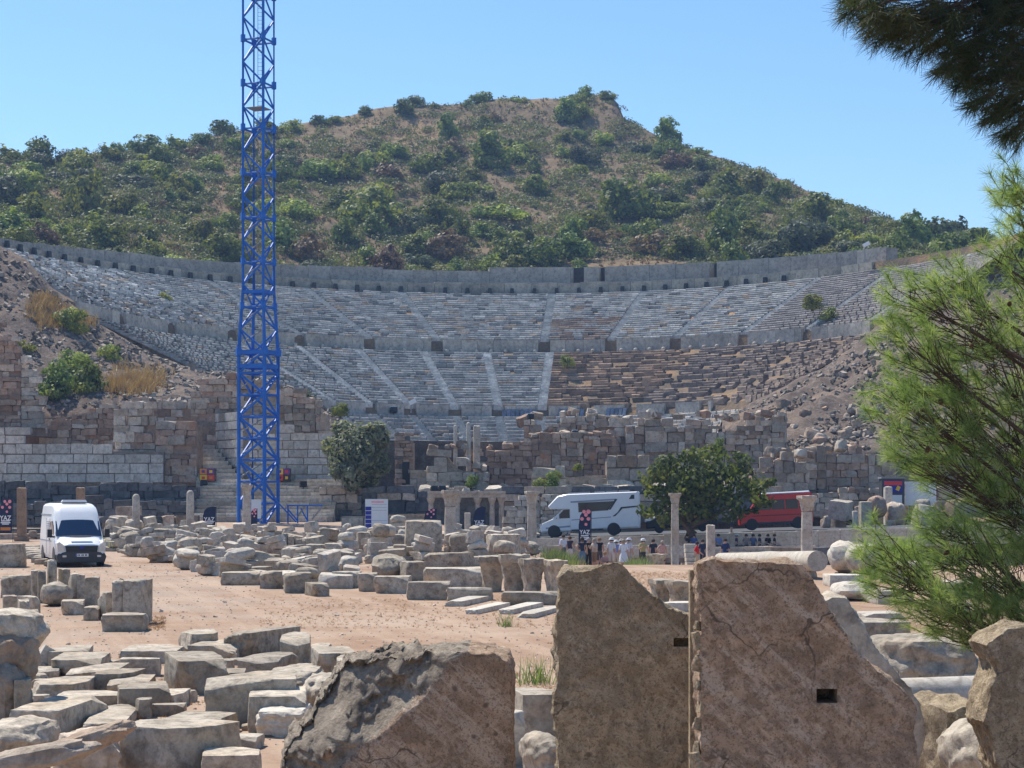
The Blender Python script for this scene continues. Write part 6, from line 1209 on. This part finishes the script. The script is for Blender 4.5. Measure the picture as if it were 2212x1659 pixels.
while t < 40:
    q = tpt(pl(rC, t) - .25, t, zC + .02); e = obj('loudspeaker', None, None); bpy.data.objects.remove(e)
    zt_ = 'left of the crane' if q.x / q.y < -.15 else 'between crane and middle' if q.x / q.y < 0 else 'right of the middle'
    if i == 0:
        mb = MB(); mb.box((0, 0, .42), (.62, .5, .84), 0, 0, None, .8); SPK = mb.mesh('loudspeaker', M['black'])
    obj('loudspeaker', SPK, None, q, (0, 0, -radians(t)), (1, 1, 1), 'small black loudspeaker along the topmost seat row %s' % zt_, 'loudspeaker', 'loudspeakers along the top row %s' % zt_); t += 2.95; i += 1
mb = MB(); mb.lathe((0, 0, 0), [(.22, 0), (.30, .12), (.34, .35), (.26, .55), (.1, .62)], 10); BOL = mb.mesh('bollard', M['pale'], 50); t = -72; 
while t < 52:
    wz_ = 'left of the crane' if t < -38 else 'between crane and middle' if t < 0 else 'right of the middle'
    if not any(abs(t - s) < 1.2 for s in STAIR_U): obj('bollard', BOL, None, tpt(pl(rD, t) + .2, t, zD0), (0, 0, t), (.85, .85, .8), 'small white rounded stone on the auditorium walkway %s' % wz_, 'bollard', 'white stones along the walkway %s' % wz_)
    t += 2.75
ordinals('loudspeaker'); ordinals('bollard')
# ---------------------------------------------------------------- people
SKIN = plain('skin', (.52, .32, .23), .6, 0, .3, .06)
_cl = {}
def cloth(c):
    if c not in _cl: _cl[c] = plain('cloth_%d' % len(_cl), c, .85, 0, .15, .12, 12)
    return _cl[c]
def pose_joints(pose):
    J = {'hip': (0, 0, .93, .135, .11), 'waist': (0, 0, 1.10, .125, .095), 'chest': (0, 0, 1.32, .155, .11), 'neck': (0, .0, 1.48, .055, .055), 'head': (0, -.02, 1.58, .078, .088), 'crown': (0, -.01, 1.68, .075, .085),
         'shl': (-.18, 0, 1.41, .065, .06), 'ell': (-.24, .02, 1.13, .046, .046), 'wrl': (-.25, -.06, .90, .034, .034), 'hal': (-.25, -.09, .80, .030, .045), 'shr': (.18, 0, 1.41, .065, .06), 'elr': (.24, .02, 1.13, .046, .046), 'wrr': (.25, -.06, .90, .034, .034), 'har': (.25, -.09, .80, .030, .045),
         'thl': (-.09, 0, .86, .09, .09), 'knl': (-.10, -.02, .48, .062, .065), 'anl': (-.10, .01, .09, .042, .045), 'tol': (-.11, -.15, .04, .04, .035), 'thr': (.09, 0, .86, .09, .09), 'knr': (.10, -.02, .48, .062, .065), 'anr': (.10, .01, .09, .042, .045), 'tor': (.11, -.15, .04, .04, .035)}
    def mv(n, d):
        a = J[n]; J[n] = (a[0] + d[0], a[1] + d[1], a[2] + d[2], a[3], a[4])
    if pose == 'walk':
        for n, d in (('knl', (0, -.16, .02)), ('anl', (0, -.26, .02)), ('tol', (0, -.28, .05)), ('knr', (0, .10, 0)), ('anr', (0, .34, .10)), ('tor', (0, .36, .02)), ('ell', (0, .12, .02)), ('wrl', (0, .14, .03)), ('hal', (0, .12, .03)), ('elr', (0, -.08, 0)), ('wrr', (0, -.2, .08)), ('har', (0, -.24, .1))): mv(n, d)
    if pose in ('armup', 'hold'):
        for s in (('l', 'r') if pose == 'hold' else ('r',)):
            sg = -1 if s == 'l' else 1; mv('el' + s, (0, -.10, .02)); J['wr' + s] = (sg * .14, -.28, 1.26 if pose == 'hold' else 1.45, .034, .034); J['ha' + s] = (sg * .10, -.30, 1.34 if pose == 'hold' else 1.54, .03, .045)
    if pose == 'hip':
        J['elr'] = (.33, .08, 1.16, .046, .046); J['wrr'] = (.20, .0, 1.02, .034, .034); J['har'] = (.15, -.03, .98, .03, .045); mv('knl', (0, -.05, 0))
    if pose in ('sit', 'crouch'):
        dz = -.48 if pose == 'sit' else -.62
        for n in list(J):
            if n[:2] not in ('kn', 'an', 'to'): mv(n, (0, 0, dz))
        for s, sg in (('l', -1), ('r', 1)):
            J['kn' + s] = (sg * .13, -.42, .47 if pose == 'sit' else .52, .062, .065); J['an' + s] = (sg * .12, -.40 if pose == 'sit' else -.12, .09, .042, .045); J['to' + s] = (sg * .12, -.55 if pose == 'sit' else -.28, .04, .04, .035); J['wr' + s] = (sg * .16, -.30, J['hip'][2] + .12, .034, .034); J['ha' + s] = (sg * .13, -.38, J['hip'][2] + .10, .03, .045)
        if pose == 'crouch':
            for n in ('chest', 'neck', 'head', 'crown', 'shl', 'shr'): mv(n, (0, -.16, -.04))
    return J
BONES = [('hip', 'waist'), ('waist', 'chest'), ('chest', 'neck'), ('neck', 'head'), ('head', 'crown'), ('chest', 'shl'), ('shl', 'ell'), ('ell', 'wrl'), ('wrl', 'hal'), ('chest', 'shr'), ('shr', 'elr'), ('elr', 'wrr'), ('wrr', 'har'), ('hip', 'thl'), ('thl', 'knl'), ('knl', 'anl'), ('anl', 'tol'), ('hip', 'thr'), ('thr', 'knr'), ('knr', 'anr'), ('anr', 'tor')]
_pm = {}
def body_mesh(pose):
    if pose in _pm: return _pm[pose]
    J = pose_joints(pose); names = list(J); idx = {n: i for i, n in enumerate(names)}; me = bpy.data.meshes.new('body'); me.from_pydata([J[n][:3] for n in names], [(idx[a], idx[b]) for a, b in BONES], [])
    o = bpy.data.objects.new('tmp', me); COL.objects.link(o); o.modifiers.new('s', 'SKIN'); sb = o.modifiers.new('u', 'SUBSURF'); sb.levels = 2; sb.render_levels = 2
    for n in names: v = me.skin_vertices[0].data[idx[n]]; v.radius = (J[n][3] * 1.12, J[n][4] * 1.12); v.use_root = n == 'hip'
    bpy.context.view_layer.update(); m2 = bpy.data.meshes.new_from_object(o.evaluated_get(bpy.context.evaluated_depsgraph_get())); bpy.data.objects.remove(o)
    segs = [(Vector(J[a][:3]), Vector(J[b][:3])) for a, b in BONES]; info = []
    for p in m2.polygons:
        c = p.center; best = (9, 0, 0)
        for i, (a, b) in enumerate(segs):
            d = b - a; t = max(0, min(1, (c - a).dot(d) / d.length_squared)); r = (a + d * t - c).length
            if r < best[0]: best = (r, i, t)
        info.append(best)
    zmin = min(v.co.z for v in m2.vertices)
    for v in m2.vertices: v.co.z -= zmin
    _pm[pose] = (m2, info, J, zmin); return _pm[pose]
def person(x, yb, Y, pose, face, shirt, legs, label, hat=None, hair=(.06, .04, .03), long_trousers=False, sleeves=.9, hgt=1.0, dress=False, bag=None, z=None, skin=None, group=None):
    m0, info, J, zmin = body_mesh(pose); me = m0.copy(); me.name = 'body'; me.materials.clear()
    for mt in (skin or SKIN, cloth(shirt), cloth(legs), cloth((.10, .09, .09))): me.materials.append(mt)
    mi = []
    for r, i, t in info:
        a, b = BONES[i]
        if a in ('neck', 'head') or (a == 'chest' and b == 'neck' and t > .75): m = 0
        elif a in ('hip', 'waist', 'chest'): m = 2 if (a == 'hip' and (b[:2] == 'th' or t < .35)) else 1
        elif a[:2] == 'sh': m = 1 if t < sleeves else 0
        elif a[:2] in ('el', 'wr'): m = 0
        elif a[:2] == 'th': m = 2
        elif a[:2] == 'kn': m = 2 if (long_trousers or t < .05) else 0
        else: m = 3
        mi.append(m)
    me.polygons.foreach_set('material_index', mi); me.polygons.foreach_set('use_smooth', [True] * len(me.polygons))
    q = W(x, yb, Y); zz = q.z if z is None else z
    e = empty('person', (q.x, Y, zz), face, label, 'person', group); e.scale = (hgt, hgt, hgt); obj('body', me, e)
    hd = Vector(J['head'][:3]); hd.z -= zmin; mb = MB(); R_ = .112
    mb.lathe((hd.x, hd.y + .02, hd.z + .02), [(R_ * .95, -.03), (R_ * 1.02, .03), (R_ * .92, .09), (R_ * .6, .135), (.01, .15)], 12); mb.build('hair', cloth(hair), e, smooth=60)
    mb = MB(); mb.box((hd.x, hd.y - .105, hd.z + .005), (.022, .03, .04), 0, 0, None, .5); mb.build('nose', skin or SKIN, e)
    if hat: mb = MB(); mb.lathe((hd.x, hd.y, hd.z + .06), [(.19, 0), (.19, .012), (.125, .02), (.118, .09), (.08, .115), (.01, .12)], 14); mb.build('hat', cloth(hat), e, smooth=60)
    if dress:
        hz = J['hip'][2] - zmin; mb = MB(); mb.lathe((0, 0, 0), [(.27 if dress is True else .33, hz - (.45 if dress is True else .80)), (.22, hz - .12), (.16, hz + .12)], 14); mb.build('skirt', cloth(legs), e, smooth=60)
    if bag: cz = J['chest'][2] - zmin; mb = MB(); mb.box((0, .20, cz - .05), (.28, .16, .42), 0, 0, None, .85); mb.build('backpack', cloth(bag), e)
    return e
WH, NV_, BK, BG = (.72, .72, .72), (.03, .04, .10), (.02, .02, .022), (.50, .40, .30); GY = 1238
PP = [(1217, 114, 'stand', .6, (.68, .68, .72), (.10, .10, .14), 'person in white with a lilac backpack at the left of the visitors', dict(bag=(.42, .42, .72))), (1231, 114.4, 'hold', 2.8, (.06, .05, .07), (.66, .68, .68), 'person in dark top and white shorts beside the lilac backpack', dict(hair=(.16, .08, .04), sleeves=.1)),
      (1258, 113.2, 'hip', 3.0, (.03, .035, .06), (.12, .20, .34), 'person in navy top and denim shorts under the flag', dict(sleeves=.3)), (1271, 114.2, 'stand', .4, BK, BK, 'person all in black next to the flag', dict(long_trousers=True, hair=(.35, .32, .30))), (1284, 113.6, 'hold', -.9, (.50, .44, .38), (.28, .16, .09), 'person in beige shirt and brown shorts', dict(hair=(.30, .26, .22))),
      (1295, 116.0, 'stand', .2, BK, (.10, .09, .09), 'person with brown hair and black top behind the beige shirt', dict(hair=(.28, .15, .08), sleeves=.1)), (1304, 113.4, 'crouch', .5, (.38, .26, .28), (.10, .11, .12), 'person crouching in a patterned pinkish shirt', dict(hair=(.36, .20, .10))), (1321, 114.6, 'stand', 2.6, (.66, .66, .68), (.60, .55, .50), 'person with white cap and white shirt left of the blue shirt', dict(hat=(.74, .76, .78))),
      (1331, 115.2, 'stand', 2.9, (.20, .27, .55), (.55, .48, .42), 'person in a blue shirt with pale hat', dict(hat=(.72, .73, .74))), (1342, 116.2, 'stand', .3, (.52, .50, .48), (.30, .28, .28), 'person with grey hat behind the blue shirt', dict(hat=(.42, .42, .40))), (1347, 112.6, 'stand', 2.8, (.76, .77, .80), (.70, .72, .76), 'person dressed in white nearest the camera', dict(dress=True, hair=(.30, .24, .18))),
      (1358, 115.0, 'hip', 2.5, (.62, .62, .68), (.40, .36, .36), 'person in pale lilac shirt at the right of the main group', dict(hat=(.66, .66, .70))), (1389, 114.6, 'hold', .2, (.40, .36, .16), (.05, .05, .05), 'person with white hat in olive top standing apart', dict(hat=(.74, .74, .72), long_trousers=True)), (1411, 115.6, 'stand', 2.9, (.035, .04, .06), (.06, .06, .08), 'person in dark navy standing between olive top and maroon shorts', dict(sleeves=.6)),
      (1431, 114.4, 'hip', 3.0, (.58, .32, .28), (.15, .02, .035), 'person in pink top and maroon shorts left of the slender column', dict(hair=(.40, .32, .26), sleeves=.1)), (1506, 113.8, 'walk', 1.3, (.55, .02, .03), (.50, .40, .28), 'person in red shirt and beige trousers walking by the square pillar', dict(long_trousers=True)), (1518, 116.0, 'stand', 2.7, (.03, .04, .08), (.04, .04, .06), 'person in dark clothes behind the red shirt', dict(long_trousers=True)),
      (1567, 114.5, 'stand', -.6, (.035, .05, .13), (.03, .05, .13), 'person wrapped in a long dark blue robe before the block wall', dict(dress='long', long_trousers=True))]
for (x, Y, ps, fc, c1, c2, lab, kw) in PP:
    g = gz(W(x, 1230, Y).x, Y); person(x, 1235, Y, ps, fc, c1, c2, lab, z=g, hgt=1.07 + .05 * sin(x), **kw)
seats = [(1484, 125.2, (.05, .05, .07), 'seated person in black under the dark green tree', None), (1499, 125.2, (.10, .13, .32), 'seated person in blue beside the tree trunk', None), (1552, 125, (.22, .28, .50), 'seated person in light blue left end of the block wall', None), (1591, 125.1, (.10, .05, .10), 'seated person with pale hat behind the block wall', (.60, .62, .56)), (1612, 125, (.30, .22, .20), 'seated person with brown hair, third behind the block wall', None), (1627, 125.2, (.16, .18, .28), 'seated person in grey blue at the middle of the block wall', None), (1641, 125, (.06, .05, .06), 'seated person bending low behind the block wall', None), (1659, 125.2, BK, 'seated person in black, second from the right behind the block wall', None), (1673, 125.2, BK, 'seated person in black at the right end behind the block wall', None)]
for (x, Y, c1, lab, ht_) in seats:
    X = W(x, 1170, Y).x; person(x, 1190, Y, 'sit', .3 + sin(x), c1, (.08, .08, .10), lab, z=-.86, hat=ht_, sleeves=.6)
    # stone each one sits on
    obj('stone_block', sr.choice(protos('heap', 'pale')), None, (X, Y + .12, gz(X, Y) - .05), (0, 0, 0), (.8, .55, -.86 + .40 - gz(X, Y)), 'stone seat under the %s' % lab, 'stone')
person(1580, 1152, 133, 'stand', 1.2, (.04, .04, .06), (.05, .05, .07), 'person in dark clothes with pink hat before the red minibus', hat=(.75, .36, .36), z=rz(W(1580, 1150, 133).x) + .01)
# white slab steps under the tree
e = empty('slab_steps', W(1502, 1230, 118), 0, 'small stack of pale slab steps left of the red shirt', 'steps'); b0 = e.location; b0.z = gz(b0.x, 118)
for i in range(5): mb = MB(); mb.box((0, .28 * i, .14 + .28 * i), (1.2, 1.4 - .28 * i * .5, .25)); mb.build('slab', M['pale'], e)
# ---------------------------------------------------------------- weeds, dry grass, gravel
gr = random.Random(14)
def stuff(o, lab, cat): o['label'] = lab; o['category'] = cat; return o
pts = [];
for _ in range(120): q = G(gr.uniform(1190, 1300), gr.uniform(1200, 1232)); Yw = gr.uniform(100, 112); X_ = W(gr.gauss(1212, 16), 1200, Yw).x; pts.append((X_, Yw, gz(X_, Yw)))
stuff(tufts('weeds', pts, .8, .09, 8, M['weed'], 6, lean=.35), 'tall pale green weeds in front of the visitors', 'weeds')
pts = []
for _ in range(60): Y = gr.uniform(100, 111); X = W(gr.gauss(1376, 9), 1200, Y).x; pts.append((X, Y, gz(X, Y)))
stuff(tufts('weeds', pts, .9, .08, 9, M['weed'], 8, lean=.35), 'pale green weeds right of the visitors', 'weeds')
pts = []
for _ in range(40): q = G(gr.uniform(222, 246), gr.uniform(1176, 1192)); pts.append(tuple(q))
stuff(tufts('weeds', pts, .55, .06, 14, M['leaf_mid'], 9, lean=.6), 'small bright green weed patch right of the van', 'weeds')
M['redgrass'] = leafmat('dry_red_grass', (.36, .21, .12), (.46, .29, .17), (.52, .36, .22), .2, 2)
pts = []
for _ in range(900):
    x = gr.uniform(560, 1240); q = G(x, gr.uniform(1292, 1360) if gr.random() < .6 else gr.uniform(1440, 1500)); pts.append(tuple(q))
for _ in range(500): q = G(gr.uniform(1350, 1500), gr.uniform(1235, 1275)); pts.append(tuple(q))
for _ in range(120): q = G(gr.uniform(318, 356), gr.uniform(1335, 1362)); pts.append(tuple(q))
for _ in range(350): q = G(gr.uniform(60, 700), gr.uniform(1420, 1580)); pts.append(tuple(q))
stuff(tufts('dry_grass', pts, .06, .010, 7, M['redgrass'], 10, lean=.9), 'reddish dry grass on the track edges and between the blocks', 'grass')
for (x, y, h) in ((1096, 1355, .3), (1150, 1480, .42), (1168, 1478, .35)):
    q = G(x, y); o = tufts('weed', [tuple(q)] * 3, h, .02, 14, M['weed'], int(x), kind=None, lean=.35); o['label'] = {1096: 'single dry weed standing on the track', 1150: 'taller thin weed left of the first tall slab', 1168: 'thin weed closest to the first tall slab'}[x]; o['category'] = 'weed'
pts = []
for _ in range(900):                              # straw on the left bank
    cl = gr.choice(((290, 820, 30, 14), (265, 835, 22, 10), (320, 835, 14, 10), (120, 690, 26, 10), (160, 700, 16, 8), (90, 660, 14, 8))); x = gr.gauss(cl[0], cl[2]); y = gr.gauss(cl[1], cl[3])
    lo, hi = pl(LFRONT, x), pl(LEDGE, x); t = max(0, min(1, (lo - y) / (lo - hi))) ** (1 / .85); q = W(x, y, lerp(164, 199, t)); pts.append((q.x, q.y, q.z))
stuff(tufts('straw', pts, .9, .09, 8, M['straw'], 12, lean=.4), 'golden dry grass on the bank of the left wing', 'grass')
for (x, y, r, kd, lab) in ((125, 860, 2.3, 'dark', 'dark bush on the bank at the left wing'), (185, 850, 2.4, 'dark', 'second dark bush on the left bank, lower down'), (160, 805, 1.8, 'mid', 'green bush above the two dark bushes on the left bank'), (50, 755, 1.6, 'mid', 'yellowish green bush at the top of the stepped wall'), (150, 715, 2.0, 'mid', 'green bush below the rubble edge of the left wing'), (235, 775, 1.3, 'mid', 'small green bush left of the golden grass'), (232, 840, .8, 'yellow', 'small yellow bush beside the golden grass'), (660, 872, 1.3, 'dark', 'dark bush on the masonry right of the crane')):
    lo, hi = pl(LFRONT, x), pl(LEDGE, x); t = max(0, min(1, (lo - y) / (lo - hi))) ** (1 / .85); q = W(x, y, lerp(164, 199, t)); q.z -= .3; shrub(kd, q, r, lab, None, 1.0)
for (x, y, Y, r, kd, lab) in ((1552, 962, 165, .65, 'dark', 'dark upright bush behind the dark green tree'), (1193, 1050, 154, .9, 'dark', 'small dark bush on the stage terrace'), (1165, 1052, 154.3, .7, 'mid', 'small green bush on the stage terrace'), (1248, 1012, 156, .5, 'yellow', 'tiny yellow bush on the block row'), (1205, 1028, 156, .5, 'mid', 'tiny green bush on the block row'), (1018, 1048, 156.2, .8, 'dark', 'dark bush beside the grey block heap'), (1755, 665, 240, 1.6, 'yellow', 'yellow-green bush growing among the upper right seats'), (1790, 690, 238, 1.4, 'yellow', 'second yellow-green bush among the upper right seats'), (355, 655, 243, 1.3, 'mid', 'small green bush among the upper left seats'), (1225, 790, 250, 1.3, 'yellow', 'pale bush at the edge of the ruined seats'), (1600, 895, 238, 1.2, 'yellow', 'pale bush low in the ruined seats'), (735, 895, 158, .9, 'dark', 'dark bush on the wall corner above the olive tree')):
    shrub(kd, W(x, y, Y) - Vector((0, 0, .2)), r, lab, None, 1.0)
# gravel and small stones on the track
sp = Soup(); r = np.random.default_rng(3)
for _ in range(5200):
    x = r.uniform(-60, 1260); y = 1215 + 400 * r.random() ** 1.6
    if y > 1400 and x > 1210: continue
    q = G(x, y); s = r.uniform(.006, .026) * (2.5 if r.random() < .03 else 1) * (1 + (1400 - y) / 500 if y < 1400 else 1)
    a = Euler((r.uniform(-.6, .6), r.uniform(-.6, .6), r.uniform(0, 6))).to_matrix(); sp.blk([tuple(q + a @ Vector((dx * s * .8, dy * s * .6, dz * s * .5))) for dz in (-1, 1) for dy in (-1, 1) for dx in (-1, 1)], np.array((1.15, .95, .80)) * r.uniform(.7, 1.5))
stuff(obj('gravel', sp.mesh('gravel', M['seat']), kind='stuff'), 'gravel and small stones strewn on the dirt track', 'gravel')
# ---------------------------------------------------------------- haze
hz = MB(); hz.box((0, 0, 70), (24000, 24000, 146)); ho = hz.build('haze', [], None, kind='stuff'); hm = bpy.data.materials.new('haze'); hm.use_nodes = True; t_ = hm.node_tree; t_.nodes.clear(); oo = t_.nodes.new('ShaderNodeOutputMaterial'); vv = t_.nodes.new('ShaderNodeVolumePrincipled')
vv.inputs['Color'].default_value = (.38, .60, 1.0, 1); vv.inputs['Density'].default_value = .00024; vv.inputs['Anisotropy'].default_value = .25; t_.links.new(vv.outputs[0], oo.inputs['Volume']); ho.data.materials.clear(); ho.data.materials.append(hm)
ho['label'] = 'thin blue haze over the whole place'; ho['category'] = 'haze'
